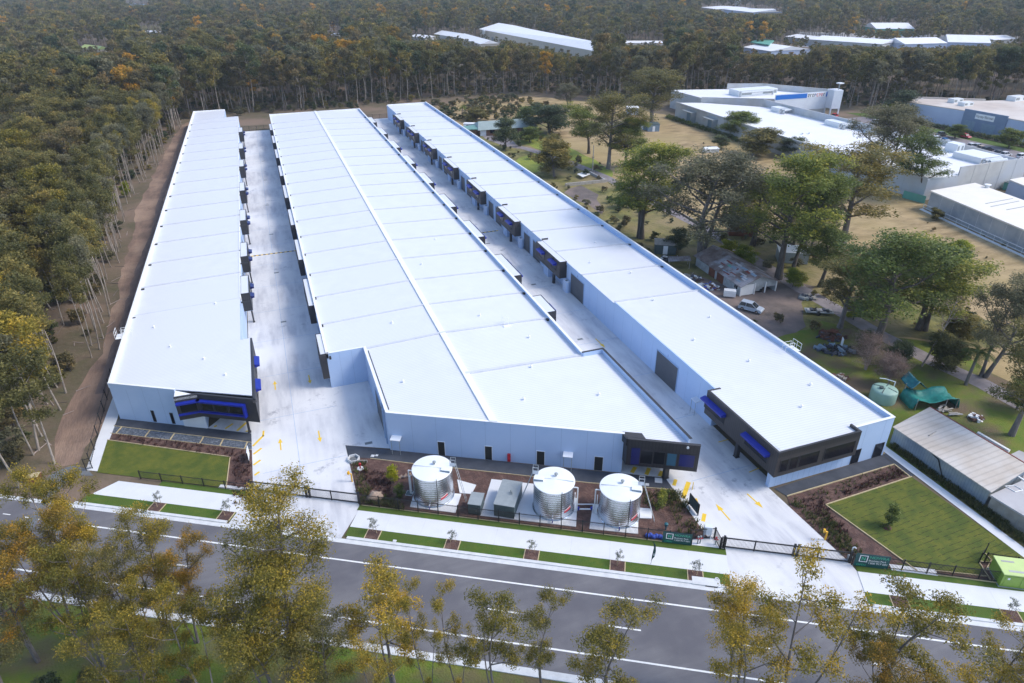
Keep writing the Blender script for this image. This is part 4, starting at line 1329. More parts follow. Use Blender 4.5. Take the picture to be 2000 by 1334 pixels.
def limb(V, Q, pts, radii, n=5):
    """tapered tube through pts"""
    pts = [np.asarray(p, float) for p in pts]
    base = len(V)
    ring = np.linspace(0, 2 * np.pi, n, endpoint=False)
    for i, p in enumerate(pts):
        d = pts[min(i + 1, len(pts) - 1)] - pts[max(i - 1, 0)]
        d = d / (np.linalg.norm(d) + 1e-9)
        a = np.cross(d, (0.3, 0.9, 0.1)); a /= np.linalg.norm(a) + 1e-9
        b = np.cross(d, a)
        for t in ring:
            V.append(p + (a * math.cos(t) + b * math.sin(t)) * radii[i])
    for i in range(len(pts) - 1):
        for k in range(n):
            q = (k + 1) % n
            Q.append((base + i * n + k, base + i * n + q, base + (i + 1) * n + q, base + (i + 1) * n + k))


def leaves(rng, centers, radii, count, size, flat=0.75, shell=0.55, aspect=0.42, droop=0.35, tintbase=None):
    """leaf-sized faces through the volume of every clump"""
    C, Tn = [], []
    for i, (c, r) in enumerate(zip(centers, radii)):
        k = max(4, int(count * (r / np.mean(radii)) ** 2))
        d = rng.normal(size=(k, 3))
        d /= np.linalg.norm(d, axis=1)[:, None]
        rad = rng.random(k) ** shell
        p = d * rad[:, None] * r
        p[:, 2] *= flat
        p += rng.normal(size=(k, 3)) * 0.10 * r
        up = np.clip(0.5 + p[:, 2] / (2 * r * flat), 0, 1) * rad
        tb = rng.random() if tintbase is None else tintbase[i]
        Tn.append(0.42 * tb + 0.48 * up + 0.10 * rng.random(k))  # low leaves take the dark end: clump shade painted in, young tips above
        C.append(p + np.asarray(c))
    C = np.concatenate(C); Tn = np.concatenate(Tn)
    n = len(C)
    u = rng.normal(size=(n, 3)); u[:, 2] -= droop
    u /= np.linalg.norm(u, axis=1)[:, None]
    w = rng.normal(size=(n, 3)); w[:, 2] += 0.6
    v = np.cross(u, w); v /= np.linalg.norm(v, axis=1)[:, None] + 1e-9
    s = size * (0.6 + 0.8 * rng.random(n))[:, None]
    a = C - u * s * 0.5; b = C + v * s * aspect * 0.5 + u * s * 0.05
    c = C + u * s * 0.5; d = C - v * s * aspect * 0.5 - u * s * 0.05
    V = np.stack([a, b, c, d], axis=1).reshape(-1, 3)
    Q = np.arange(n * 4).reshape(-1, 4)
    return V, Q, np.repeat(Tn, 4)


def make_tree(seed, H, R, cb=0.4, nl=8, ns=4, lc=150, ls=0.4, lm='leaf_olive', bark='bark_pale', tr=0.22, lean=0.04, cr=1.3,
              flat=0.7, stems=1, prof='round', up=0.7, dome=0.0, aspect=0.42):
    rng = np.random.default_rng(seed)
    V, Q = [], []
    cen, rad = [], []
    for s in range(stems):
        az0 = 2 * math.pi * (s / stems) + rng.random()
        spread = 0.0 if stems == 1 else 0.30
        off = np.array([math.cos(az0), math.sin(az0), 0]) * spread * H * 0.35
        top = np.array([rng.normal() * lean * H, rng.normal() * lean * H, H * (0.93 if s == 0 else rng.uniform(0.72, 0.9))]) + off
        b0 = np.array([math.cos(az0), math.sin(az0), 0]) * (0.0 if stems == 1 else tr * 0.8)
        K = 8
        bow = rng.normal(size=2) * 0.022 * H
        tp = []
        for i in range(K):
            t = i / (K - 1)
            p = b0 * (1 - t) + top * (t ** 1.15 if stems > 1 else t)
            p[2] = top[2] * t
            p[:2] += bow * math.sin(math.pi * t * 1.25 + .1) * t ** .3
            tp.append(p)
        r0 = tr if s == 0 else tr * 0.75
        tp[0] = tp[0] - np.array([0, 0, 0.3])
        limb(V, Q, tp, [r0 * 1.25] + [r0 * (1 - 0.82 * i / (K - 1)) for i in range(1, K)], 6)
        lim = nl if s == 0 else max(3, nl // 2)
        for j in range(lim):
            t = cb + (0.96 - cb) * (j + rng.random() * 0.8) / lim
            f = t * (K - 1); i = min(int(f), K - 2)
            p0 = tp[i] * (1 - (f - i)) + tp[i + 1] * (f - i)
            q = (t - cb) / (1 - cb)
            if prof == 'round': w = math.sqrt(max(0.05, 1 - (2 * q - 0.85) ** 2 * 0.75))
            elif prof == 'umbrella': w = 0.55 + 0.6 * math.sin(q * 2.2)
            elif prof == 'cone': w = max(0.15, 1.0 - q * 0.9)
            else: w = 0.8
            az = j * 2.399 + rng.random() * 0.9 + s * 1.7
            el = up * (0.75 + 0.5 * rng.random()) * (0.7 + 0.5 * q)
            L = R * w * rng.uniform(0.75, 1.12)
            d = np.array([math.cos(az) * math.cos(el), math.sin(az) * math.cos(el), math.sin(el)])
            p1 = p0 + d * L * 0.5 + np.array([0, 0, -0.05 * L]) + rng.normal(size=3) * 0.06 * L
            p2 = p0 + d * L + np.array([0, 0, dome * L]) + rng.normal(size=3) * 0.05 * L
            rb = r0 * (0.55 - 0.3 * q)
            limb(V, Q, [p0, p1, p2], [rb, rb * 0.6, rb * 0.22], 5)
            for k in range(ns):
                a = rng.uniform(0.42, 1.0)
                pb = p0 * (1 - a) ** 2 + 2 * p1 * a * (1 - a) + p2 * a * a
                o = rng.normal(size=3) * np.array([1, 1, 0.55])
                o /= np.linalg.norm(o)
                o[2] = abs(o[2]) * 0.8 + 0.15
                c = pb + o * cr * rng.uniform(0.5, 1.5)
                limb(V, Q, [pb, (pb + c) / 2 + rng.normal(size=3) * 0.12, c], [rb * 0.3, rb * 0.2, rb * 0.08], 4)
                cen.append(c); rad.append(cr * rng.uniform(0.6, 1.25))
            cen.append(p2); rad.append(cr * rng.uniform(0.7, 1.2))
        cen.append(tp[-1] + np.array([0, 0, 0.2])); rad.append(cr * 1.05)
    LV, LQ, LT = leaves(rng, cen, rad, lc, ls, flat, aspect=aspect)
    k = H / np.percentile(LV[:, 2], 99.3)
    V = np.asarray(V) * np.array([1, 1, k]); LV = LV * np.array([1, 1, k])
    tm = np_mesh('trunk', V, Q, [bark], True)
    cm = np_mesh('crown', LV, LQ, [lm], False, LT)
    return tm, cm


def joined(tm_args):
    """one mesh, trunk and crown, for the far wood"""
    tm, cm = make_tree(**tm_args)
    nv1, nv2 = len(tm.vertices), len(cm.vertices)
    co = np.empty((nv1 + nv2) * 3, np.float32)
    tm.vertices.foreach_get('co', co[:nv1 * 3]); cm.vertices.foreach_get('co', co[nv1 * 3:])
    q1 = np.empty(len(tm.loops), np.int32); q2 = np.empty(len(cm.loops), np.int32)
    tm.loops.foreach_get('vertex_index', q1); cm.loops.foreach_get('vertex_index', q2)
    tint = np.zeros(nv1 + nv2, np.float32)
    cm.attributes['tint'].data.foreach_get('value', tint[nv1:])
    Q = np.concatenate([q1.reshape(-1, 4), q2.reshape(-1, 4) + nv1])
    mi = np.concatenate([np.zeros(len(tm.polygons), np.int32), np.ones(len(cm.polygons), np.int32)])
    me = np_mesh('far_tree', co.reshape(-1, 3), Q, [tm.materials[0].name, cm.materials[0].name], False, tint, mi)
    bpy.data.meshes.remove(tm); bpy.data.meshes.remove(cm)
    return me


def plant(kind, x, y, sc, rz, name, label, cat='tree', group=None, z=0.0, sz=None, lean=(0, 0)):
    tm, cm = kind
    o = thing(name, label, cat, (x, y, z), rz, group)
    o.scale = (sc, sc, sc if sz is None else sz)
    o.rotation_euler = (lean[0], lean[1], rz)
    for me, nm in ((tm, 'trunk'), (cm, 'crown')):
        c = bpy.data.objects.new(nm, me)
        COL.objects.link(c)
        c.parent = o
    return o


def scatter(name, pts, meshes, kind='stuff', label=None):
    """pts: (x, y, z, turn, scale, which).  One object; the copies are made by geometry nodes"""
    src = bpy.data.collections.new(name + '_source')
    for i, me in enumerate(meshes):
        so = bpy.data.objects.new('%s_source_%02d' % (name, i), me)
        src.objects.link(so)
    me = bpy.data.meshes.new(name)
    n = len(pts)
    P_ = np.array([p[:3] for p in pts], np.float32)
    me.vertices.add(n)
    me.vertices.foreach_set('co', P_.ravel())
    for nm, ty, k in (('turn', 'FLOAT', 3), ('size', 'FLOAT', 4), ('which', 'INT', 5)):
        at = me.attributes.new(nm, ty, 'POINT')
        at.data.foreach_set('value', np.array([p[k] for p in pts], np.float32 if ty == 'FLOAT' else np.int32))
    me.update()
    o = bpy.data.objects.new(name, me)
    COL.objects.link(o)
    ng = bpy.data.node_groups.new(name, 'GeometryNodeTree')
    ng.interface.new_socket('Geometry', in_out='INPUT', socket_type='NodeSocketGeometry')
    ng.interface.new_socket('Geometry', in_out='OUTPUT', socket_type='NodeSocketGeometry')
    gi = ng.nodes.new('NodeGroupInput'); go = ng.nodes.new('NodeGroupOutput')
    ip = ng.nodes.new('GeometryNodeInstanceOnPoints')
    ci = ng.nodes.new('GeometryNodeCollectionInfo')
    ci.inputs['Collection'].default_value = src
    ci.inputs['Separate Children'].default_value = True
    ci.inputs['Reset Children'].default_value = True
    na = {}
    for nm, ty in (('turn', 'FLOAT'), ('size', 'FLOAT'), ('which', 'INT')):
        a = ng.nodes.new('GeometryNodeInputNamedAttribute')
        a.data_type = ty
        a.inputs['Name'].default_value = nm
        na[nm] = a
    cx = ng.nodes.new('ShaderNodeCombineXYZ')
    L = ng.links.new
    L(na['turn'].outputs['Attribute'], cx.inputs['Z'])
    L(gi.outputs[0], ip.inputs['Points'])
    L(ci.outputs[0], ip.inputs['Instance'])
    ip.inputs['Pick Instance'].default_value = True
    L(na['which'].outputs['Attribute'], ip.inputs['Instance Index'])
    L(cx.outputs[0], ip.inputs['Rotation'])
    L(na['size'].outputs['Attribute'], ip.inputs['Scale'])
    L(ip.outputs[0], go.inputs[0])
    md = o.modifiers.new('scatter', 'NODES')
    md.node_group = ng
    tag(o, kind=kind)
    if label: o['label'] = label
    return o


_r = dict(flat=0.80, ls=0.15)
ROAD_GUM = [make_tree(11, 14, 3.3, 0.38, 9, 6, 215, lm='leaf_orange', bark='bark_grey', tr=0.17, lean=0.05, cr=0.78, stems=2, **_r),
            make_tree(12, 14, 2.8, 0.42, 8, 6, 200, lm='leaf_gold', bark='bark_pale', tr=0.16, lean=0.06, cr=0.72, stems=2, **_r),
            make_tree(13, 14, 3.4, 0.40, 8, 5, 210, lm='leaf_gold', bark='bark_grey', tr=0.16, lean=0.05, cr=0.78, stems=3, **_r),
            make_tree(14, 14, 2.7, 0.36, 7, 4, 215, lm='leaf_gold', bark='bark_grey', tr=0.12, lean=0.06, cr=0.68, stems=2, **_r),
            make_tree(15, 14, 3.0, 0.44, 8, 4, 180, lm='leaf_olive', bark='bark_grey', tr=0.15, lean=0.05, cr=0.76, stems=3, **_r),
            make_tree(16, 14, 2.9, 0.32, 8, 3, 190, lm='leaf_gold', bark='bark_grey', tr=0.12, lean=0.05, cr=0.66, stems=2, **_r),
            make_tree(17, 22, 4.4, 0.34, 14, 8, 260, lm='leaf_gold', bark='bark_grey', tr=0.26, lean=0.03, cr=1.0, stems=2, flat=0.8, ls=0.17)]
_f = dict(nl=10, ns=5, lc=125, ls=0.36, cr=1.1, flat=0.78, tr=0.14)
FOREST_GUM = [make_tree(31, 19, 3.7, 0.50, bark='bark_pale', lm='leaf_olive', **_f), make_tree(32, 19, 3.3, 0.55, bark='bark_pale', lm='leaf_olive', **_f),
              make_tree(33, 19, 4.0, 0.48, bark='bark_grey', lm='leaf_russet', **_f), make_tree(34, 19, 3.4, 0.56, bark='bark_pale', lm='leaf_gold', **_f),
              make_tree(35, 19, 3.8, 0.46, bark='bark_grey', lm='leaf_olive', **_f), make_tree(36, 19, 3.1, 0.58, bark='bark_pale', lm='leaf_grey', **_f),
              make_tree(37, 19, 4.2, 0.44, bark='bark_grey', lm='leaf_olive', **_f), make_tree(38, 19, 3.6, 0.52, bark='bark_pale', lm='leaf_orange', **_f)]
EDGE_GUM = [make_tree(41 + i, 19, R, cb, nl=8, ns=4, lc=110, ls=0.33, cr=1.0, flat=0.85, tr=0.12, up=0.95, lm=m, bark='bark_pale') for i, (R, cb, m) in
            enumerate(((2.3, 0.60, 'leaf_olive'), (2.0, 0.66, 'leaf_grey'), (2.6, 0.56, 'leaf_olive'), (2.1, 0.62, 'leaf_gold')))]
_g = dict(nl=16, ns=7, lc=135, ls=0.30, cr=1.2, flat=0.88, up=0.95)
BIG_GUM = [make_tree(51, 20, 6.2, 0.28, bark='bark_dark', lm='leaf_green', tr=0.35, **_g), make_tree(52, 20, 6.6, 0.27, bark='bark_grey', lm='leaf_olive', tr=0.35, **_g),
           make_tree(53, 20, 5.2, 0.28, bark='bark_dark', lm='leaf_green', tr=0.32, stems=2, **_g), make_tree(54, 20, 7.4, 0.30, bark='bark_grey', lm='leaf_grey', tr=0.38, stems=2, **_g),
           make_tree(55, 20, 5.0, 0.32, bark='bark_dark', lm='leaf_green', tr=0.3, **_g)]
_b = dict(nl=11, ns=5, lc=170, ls=0.28, flat=0.95, up=0.9)
BUSHY = [make_tree(61, 8, 2.4, 0.12, lm='leaf_green', bark='bark_dark', tr=0.16, lean=0.03, cr=0.85, **_b), make_tree(62, 8, 2.6, 0.14, lm='leaf_dark', bark='bark_dark', tr=0.17, lean=0.03, cr=0.9, **_b),
         make_tree(63, 8, 2.2, 0.12, lm='leaf_olive', bark='bark_grey', tr=0.15, lean=0.04, cr=0.8, **_b), make_tree(64, 8, 2.3, 0.08, lm='leaf_bright', bark='bark_grey', tr=0.13, lean=0.04, cr=0.85, **_b)]
UNDER = [make_tree(71, 3.0, 1.5, 0.1, 6, 3, 60, 0.40, 'leaf_olive', 'bark_grey', 0.06, 0.05, 0.6, 0.8), make_tree(72, 3.0, 1.7, 0.1, 6, 3, 60, 0.40, 'leaf_dark', 'bark_grey', 0.06, 0.05, 0.65, 0.8),
         make_tree(73, 3.0, 1.3, 0.1, 6, 3, 45, 0.40, 'leaf_russet', 'bark_grey', 0.06, 0.05, 0.55, 0.8)]
TWIGGY = [make_tree(81, 5, 2.3, 0.18, 10, 5, 34, 0.55, 'leaf_twig', 'dead_wood', 0.11, 0.04, 0.75, 0.8, 3, aspect=0.045), make_tree(82, 5, 2.2, 0.15, 10, 6, 60, 0.45, 'leaf_twig', 'dead_wood', 0.08, 0.05, 0.7, 0.85, 4, aspect=0.05)]
SNAG = [make_tree(83, 15, 2.4, 0.55, 6, 2, 14, 0.7, 'leaf_twig', 'dead_wood', 0.16, 0.05, 0.8, 0.8, 2, aspect=0.05)]
SAPLING = [make_tree(91, 1.9, 0.55, 0.35, 7, 3, 16, 0.13, 'leaf_sapling', 'bark_grey', 0.022, 0.04, 0.20, 0.9)]
SHRUB = [make_tree(92, 2.6, 0.62, 0.06, 8, 3, 70, 0.16, 'leaf_bright', 'bark_grey', 0.03, 0.03, 0.32, 1.0, prof='cone', up=1.0), make_tree(93, 2.4, 0.55, 0.06, 8, 3, 60, 0.16, 'leaf_green', 'bark_grey', 0.03, 0.03, 0.3, 1.0, up=1.0)]

# ---- where the wood stands
BACK = [(-60, 326), (-5, 332), (40, 330), (75, 340), (110, 341), (132, 336), (150, 322), (164, 306), (170, 294), (200, 292), (236, 286), (247, 262), (254, 238), (272, 232), (300, 218), (345, 206), (420, 205), (700, 190), (1200, 170), (2500, 150)]


def back_y(x):
    if x <= BACK[0][0]: return BACK[0][1]
    for a, b in zip(BACK[:-1], BACK[1:]):
        if x <= b[0]:
            return a[1] + (b[1] - a[1]) * (x - a[0]) / (b[0] - a[0])
    return BACK[-1][1]


WEST = [(40, -60), (62, -50), (74, -41), (80, -37), (100, -36), (118, -34), (133, -35), (150, -36), (168, -37), (200, -41), (219, -40), (241, -37), (265, -37), (291, -35), (317, -34), (330, -30)]


def west_x(y):
    if y <= WEST[0][0]: return -400
    for a, b in zip(WEST[:-1], WEST[1:]):
        if y <= b[0]:
            return a[1] + (b[1] - a[1]) * (y - a[0]) / (b[0] - a[0])
    return 1e9


CLEAR = []        # clearings cut for the far buildings: plan polygons
LOW = []          # young regrowth before the far buildings: (bearing from, to, range, height of the eaves)


def wooded(x, y):
    n = ND.x * x + ND.y * y
    if n < 53.5:
        return False
    if y > 330 or x > 60:
        if y < back_y(x): return False
    elif x > west_x(y):
        return False
    for c in CLEAR:
        if inside((x, y), c):
            return False
    return True


# ------------------------------------------------------------------ buildings beyond the estate
def hall(name, label, roof_px, z, wall, roof, cat='building', ridge=None, extra=0.0, group=None, windows=0):
    """a hall whose eaves corners the photograph shows at roof_px (height z); ridge: rise of a gable along the first side"""
    C = [Vector(W(*p, z)) if not isinstance(p, Vector) else p for p in roof_px]
    c = sum(C, Vector((0, 0))) / len(C)
    off = (c.x, c.y, 0)
    t = thing(name, label, cat, off, group=group)
    mb = MB(wall)
    mb.prism([tuple(p) for p in C], 0, z)
    mb.build('wall', t, off=off)
    rf = MB(roof)
    if ridge is None:
        big = [tuple(c + (p - c) * 1.012) for p in C]
        rf.prism(big, z - 0.12, z + 0.18)
    else:
        a, b, d, e = C
        m0, m1 = (a + e) / 2, (b + d) / 2
        ov = 1.02
        g = lambda p: c + (p - c) * ov
        a, b, d, e, m0, m1 = map(g, (a, b, d, e, m0, m1))
        v = [(a.x, a.y, z), (b.x, b.y, z), (d.x, d.y, z), (e.x, e.y, z), (m0.x, m0.y, z + ridge), (m1.x, m1.y, z + ridge)]
        v += [(p[0], p[1], p[2] - 0.15) for p in v]
        rf.add(v, [(0, 1, 5, 4), (2, 3, 4, 5), (1, 2, 5), (3, 0, 4), (6, 10, 11, 7), (8, 11, 10, 9), (0, 6, 7, 1), (2, 8, 9, 3)])
    rf.build('roof', t, off=off)
    return t, off, C


def clear_around(C, grow=1.12, front=14, low=3.0):
    c = sum(C, Vector((0, 0))) / len(C)
    pts = [c + (p - c) * grow for p in C]
    # open ground towards the camera side
    d = -c.normalized() * front
    hull = pts + [p + d for p in pts]
    hull = sorted((p.x, p.y) for p in hull)

    def half(ps):
        h = []
        for p in ps:
            while len(h) > 1 and (h[-1][0] - h[-2][0]) * (p[1] - h[-2][1]) - (h[-1][1] - h[-2][1]) * (p[0] - h[-2][0]) <= 0:
                h.pop()
            h.append(p)
        return h[:-1]
    CLEAR.append(half(hull) + half(hull[::-1]))
    bs = [math.atan2(p.x, p.y) for p in C]
    LOW.append((min(bs), max(bs), min(p.length for p in C), low))


# far halls: eaves corners, height
fa = Vector(W(937, 57, 9)); fb = Vector(W(1158, 99, 9))
t, off, C = hall('factory', 'huge cream factory hall with a pale gabled roof rising behind the gum wood', [fa, fb, Vector(W(1172, 90, 9)), Vector(W(1012, 51, 9))], 9, 'cream_wall', 'mall_roof', ridge=4.0)
clear_around(C, 1.08, 25, 8.0)
LOW.pop()
for k in range(8):
    p0, p1 = fa.lerp(fb, k / 8), fa.lerp(fb, (k + 1) / 8)
    LOW.append((min(math.atan2(p0.x, p0.y), math.atan2(p1.x, p1.y)), max(math.atan2(p0.x, p0.y), math.atan2(p1.x, p1.y)), p1.length, 6.5))
ff = Face(fa, fb)
mb = MB('steel_grey')
for u in (30, 62, 95):
    ff.box(mb, u, u + 4.5, 0, 4.5, 0, 0.08)
mb.build('loading_door', t, off=off)
mb = MB('galv_bare'); p0 = ff.p(18, 0, 3.0); mb.lathe([(0, 0), (1.6, 0), (1.6, 9), (0, 10)], 14, 0, p0[:2]); mb.build('silo', t, off=off)


def quick(name, label, a, b, depth, z, wall, roof, ridge=None, front=14, cat='building'):
    A = Vector(W(*a, z)); B = Vector(W(*b, z))
    d = (B - A).normalized(); n = Vector((-d.y, d.x))
    if n.dot(A) < 0: n = -n
    t, off, C = hall(name, label, [A, B, B + n * depth, A + n * depth], z, wall, roof, cat, ridge)
    clear_around(C, 1.12, front, z * .9)
    return t, off, Face(A, B) if Face(A, B).n.dot(A) < 0 else Face(B, A)


quick('factory', 'small white roofed shed just left of the huge cream factory hall', (890, 72), (938, 86), 16, 6, 'cream_wall', 'mall_roof', 2.5)
quick('factory', 'white gabled shed peeping over the trees above the middle warehouse', (848, 66), (886, 72), 16, 6, 'mall_wall', 'mall_roof', 2.5)
quick('factory', 'narrow white shed leftmost of the roofs over the trees behind the middle warehouse', (800, 71), (830, 74), 14, 5, 'mall_wall', 'mall_roof', 1.5)
quick('factory', 'low cream flat roofed works right of the huge factory hall', (1222, 84), (1296, 84), 18, 5, 'cream_wall', 'mall_roof')
t, off, f = quick('workshop', 'workshop with a half green half white gabled roof among the trees', (1452, 92), (1506, 100), 34, 6, 'store_pale', 'mall_roof', 2.5, 20)
A = f.p(0, 0)
mb = MB('green_roof')
c0, c1 = Vector(W(1466, 84, 8.3)), Vector(W(1516, 80, 8.3))
mb.prism([W(1466, 83, 8.4), W(1502, 88, 8.4), W(1512, 80, 8.4), W(1484, 76, 8.4)], 8.1, 8.75)
mb.build('green_roof', t, off=off)
quick('factory', 'long low white factory roof right of the half green workshop', (1534, 71), (1600, 79), 24, 5, 'mall_wall', 'mall_roof', 1.5)
quick('factory', 'broad white factory roof standing highest in the eastern row of works', (1586, 77), (1722, 86), 34, 7, 'mall_wall', 'mall_roof', 2.0, 24)
quick('factory', 'white factory with stepped gables at the eastern end of the far works', (1768, 86), (1850, 84), 26, 7, 'store_pale', 'mall_roof', 3.0, 20)
quick('factory', 'white gabled hall next to the stepped gable factory at the far right edge', (1852, 82), (1935, 84), 32, 7, 'store_pale', 'mall_roof', 4.0, 20)
quick('factory', 'small white hall with a blue fascia nearest the far right edge of the works', (1942, 78), (1990, 76), 24, 7, 'mall_wall', 'mall_roof', 2.0)
quick('factory', 'white roofed hall with a green side in the distance right of centre', (1712, 56), (1786, 56), 36, 6, 'green_roof', 'mall_roof', 4.0, 30)
quick('factory', 'distant grey white works below the tall white silo', (1415, 18), (1470, 24), 40, 8, 'store_pale', 'mall_roof', 2.0, 60)
quick('factory', 'distant long pale works just right of the tall white silo', (1476, 20), (1516, 20), 40, 8, 'store_pale', 'mall_roof', 1.0, 50)
quick('factory', 'distant white works at the left of the tall white silo', (1370, 14), (1400, 18), 60, 7, 'mall_wall', 'mall_roof', 1.5, 60)
mb = MB('trim_white')
g = W(1438, 22)
mb.lathe([(0, 0), (3.4, 0), (3.4, 44), (2.2, 47), (0, 48)], 18)
sl = thing('silo_tower', 'tall white silo tower in the far distance at the top edge', 'silo', (g[0], g[1], 0))
mb.build('tower_shell', sl, True)
mb = MB('steel_grey'); mb.box(3.3, -1, 0, 5, 1, 46); mb.build('lift_shaft', sl)
# houses in the western bush
def cottage(label, a, b, depth, z, wall, roof, rise):
    t, off, f = quick('cottage', label, a, b, depth, z, wall, roof, rise, 26, 'house')
    ln = (f.b - f.a).length
    k = max(2, int(ln / 5))
    for i in range(k):
        u = (i + 0.5) * ln / k
        framed(f, t, off, u - 0.8, u + 0.8, 0.9, 2.2)
    return t


cottage('cottage with a yellow green gabled roof in the bush at the upper left', (156, 93), (190, 97), 9, 3, 'cream_wall', 'lime_light', 2.2)
cottage('long pale roofed cottage beside the power poles at the upper left', (282, 63), (306, 64), 9, 3, 'mall_wall', 'roof_white', 1.6)
cottage('blue grey roofed cottage farthest off at the upper left', (250, 10), (278, 12), 14, 4, 'store_pale', 'blue_grey_metal', 3.0)
cottage('small white cottage in the bush above the west warehouse', (642, 69), (660, 69), 10, 3, 'mall_wall', 'roof_white', 1.6)
g = W(268, 73)
mb = MB('roof_white')
mb.prism([(-5, -3), (5, -3), (5, 3), (-5, 3)], 0.1, 2.4)
mb.add([(-5.2, -3.2, 2.4), (5.2, -3.2, 2.4), (5.2, 3.2, 2.4), (-5.2, 3.2, 2.4), (0, 0, 4.6)], [(0, 1, 4), (1, 2, 4), (2, 3, 4), (3, 0, 4)])
single(mb, 'marquee', 'white peaked marquee in the bush clearing at the upper left', 'tent', (g[0], g[1], 0), 0.5)
CLEAR.append([(g[0] - 12, g[1] - 34), (g[0] + 12, g[1] - 34), (g[0] + 12, g[1] + 8), (g[0] - 12, g[1] + 8)])
for gp in ([W(1500, 104), W(1225, 100), W(1215, 92), W(1330, 88), W(1560, 112)],):
    CLEAR.append(gp)
CLEAR.append([(205, 300), (250, 240), (262, 215), (240, 200), (200, 270)])


def pole(px, py, h, label, arms=1, rz=0.3, bark='timber_grey'):
    x, y = W(px, py)
    t = thing('power_pole', label, 'pole', (x, y, 0), rz)
    mb = MB(bark)
    mb.tube((0, 0, -.2), (0, 0, h), 0.17, 0.11, 8)
    mb.build('pole_shaft', t)
    if arms:
        mb = MB('timber_grey')
        mb.box(-1.2, -.06, h - .5, 1.2, .06, h - .36)
        for q in (-1.1, -.5, .5, 1.1):
            mb.tube((q, 0, h - .36), (q, 0, h - .16), 0.05, n=6, m='trim_white')
        mb.build('crossarm', t)
    return t


pole(228, 86, 11, 'leaning pale power pole beside the yellow green cottage at the upper left')
pole(352, 68, 11, 'left power pole of the pair above the western bush')
pole(372, 74, 12, 'right power pole of the pair above the western bush')
pole(644, 68, 11, 'power pole beside the small white cottage above the west warehouse')
pole(928, 72, 12, 'power pole at the left end of the huge cream factory hall')
pole(1157, 338, 8.5, 'grey timber pole beside the gravel lane behind the stone bed', 0)
pole(1172, 84, 13, 'power pole at the right end of the huge cream factory hall')
x, y = W(1777, 242)
t = thing('street_lamp', 'pale green street lamp pole before the blue grey store wall', 'street lamp', (x, y, 0), -0.5)
mb = MB('galv_bare'); mb.tube((0, 0, 0), (0, 0, 9.5), .12, .08, 8); mb.tube((0, 0, 9.4), (1.8, 0, 9.8), .06, .05, 6); mb.build('pole_shaft', t)
mb = MB('trim_white'); mb.box(1.6, -.15, 9.72, 2.4, .15, 9.88); mb.build('lamp_head', t)

# ---- shopping block with the blue sign
z1, z2 = 6.2, 8.0
SH = [(167.2, 256), (163.6, 190), (163.3, 150), (164.6, 128.2), (201.5, 129.2), (204, 150), (196, 178), (196, 232), (177, 252)]
osh = (182, 195, 0)
sh = thing('shopping_block', 'long flat white roofed shopping block with a blue sign, beside the dry paddock', 'shops', osh)
mb = MB('mall_wall')
mb.prism(SH, 0, z1 - 0.5)
for a, b in ((SH[0], SH[1]), (SH[1], SH[2]), (SH[2], SH[3])):
    mb.slab(a, b, 0.3, z1 - .5, z1)
    f = Face(a, b) if Face(a, b).n.x < 0 else Face(b, a)
    joints(mb, f, (Vector(b) - Vector(a)).length, 0, z1, 7.5, 'steel_grey')
mb.slab((196, 178), (196.0, 236), 0.4, z1 - .5, 8.4)
joints(mb, Face((195.8, 236), (195.8, 178)), 58, z1 - .5, 8.3, 4.0, 'steel_grey')
mb.slab((204, 150), (196, 178), 0.35, z1 - .5, 7.6)
mb.slab((201.5, 129.2), (204, 150), 0.35, z1 - .5, 7.2)
mb.slab((164.6, 128.2), (176, 128.5), 0.3, 0, 5.6)
mb.slab((176, 128.5), (203, 129.2), 0.3, 0, 8.0)
joints(mb, Face((176, 128.3), (203, 129.0)), 27, 0, 8.0, 5.5, 'steel_grey')
wl = mb.build('wall', sh, off=osh)
mb = MB('mall_roof')
mb.prism(SH, z1 - .6, z1 - .42)
mb.build('roof', sh, off=osh)
UP = [(177.0, 276), (223, 262), (229.8, 237.5), (229.8, 236.4), (203, 237.3), (177.2, 252.5)]
mb = MB('mall_wall'); mb.prism(UP, 0, z2 - .4)
mb.slab((177.2, 252.6), (202.5, 237.5), 0.3, z2 - .4, z2)
mb.slab((201, 268), (216, 262), 0.3, z2 - .4, 10.2)
mb.slab((216, 262), (231, 238), 0.3, z2 - .4, 10.2)
mb.build('upper_wall', sh, off=osh)
mb = MB('mall_roof'); mb.prism(UP, z2 - .5, z2 - .32); mb.build('upper_roof', sh, off=osh)
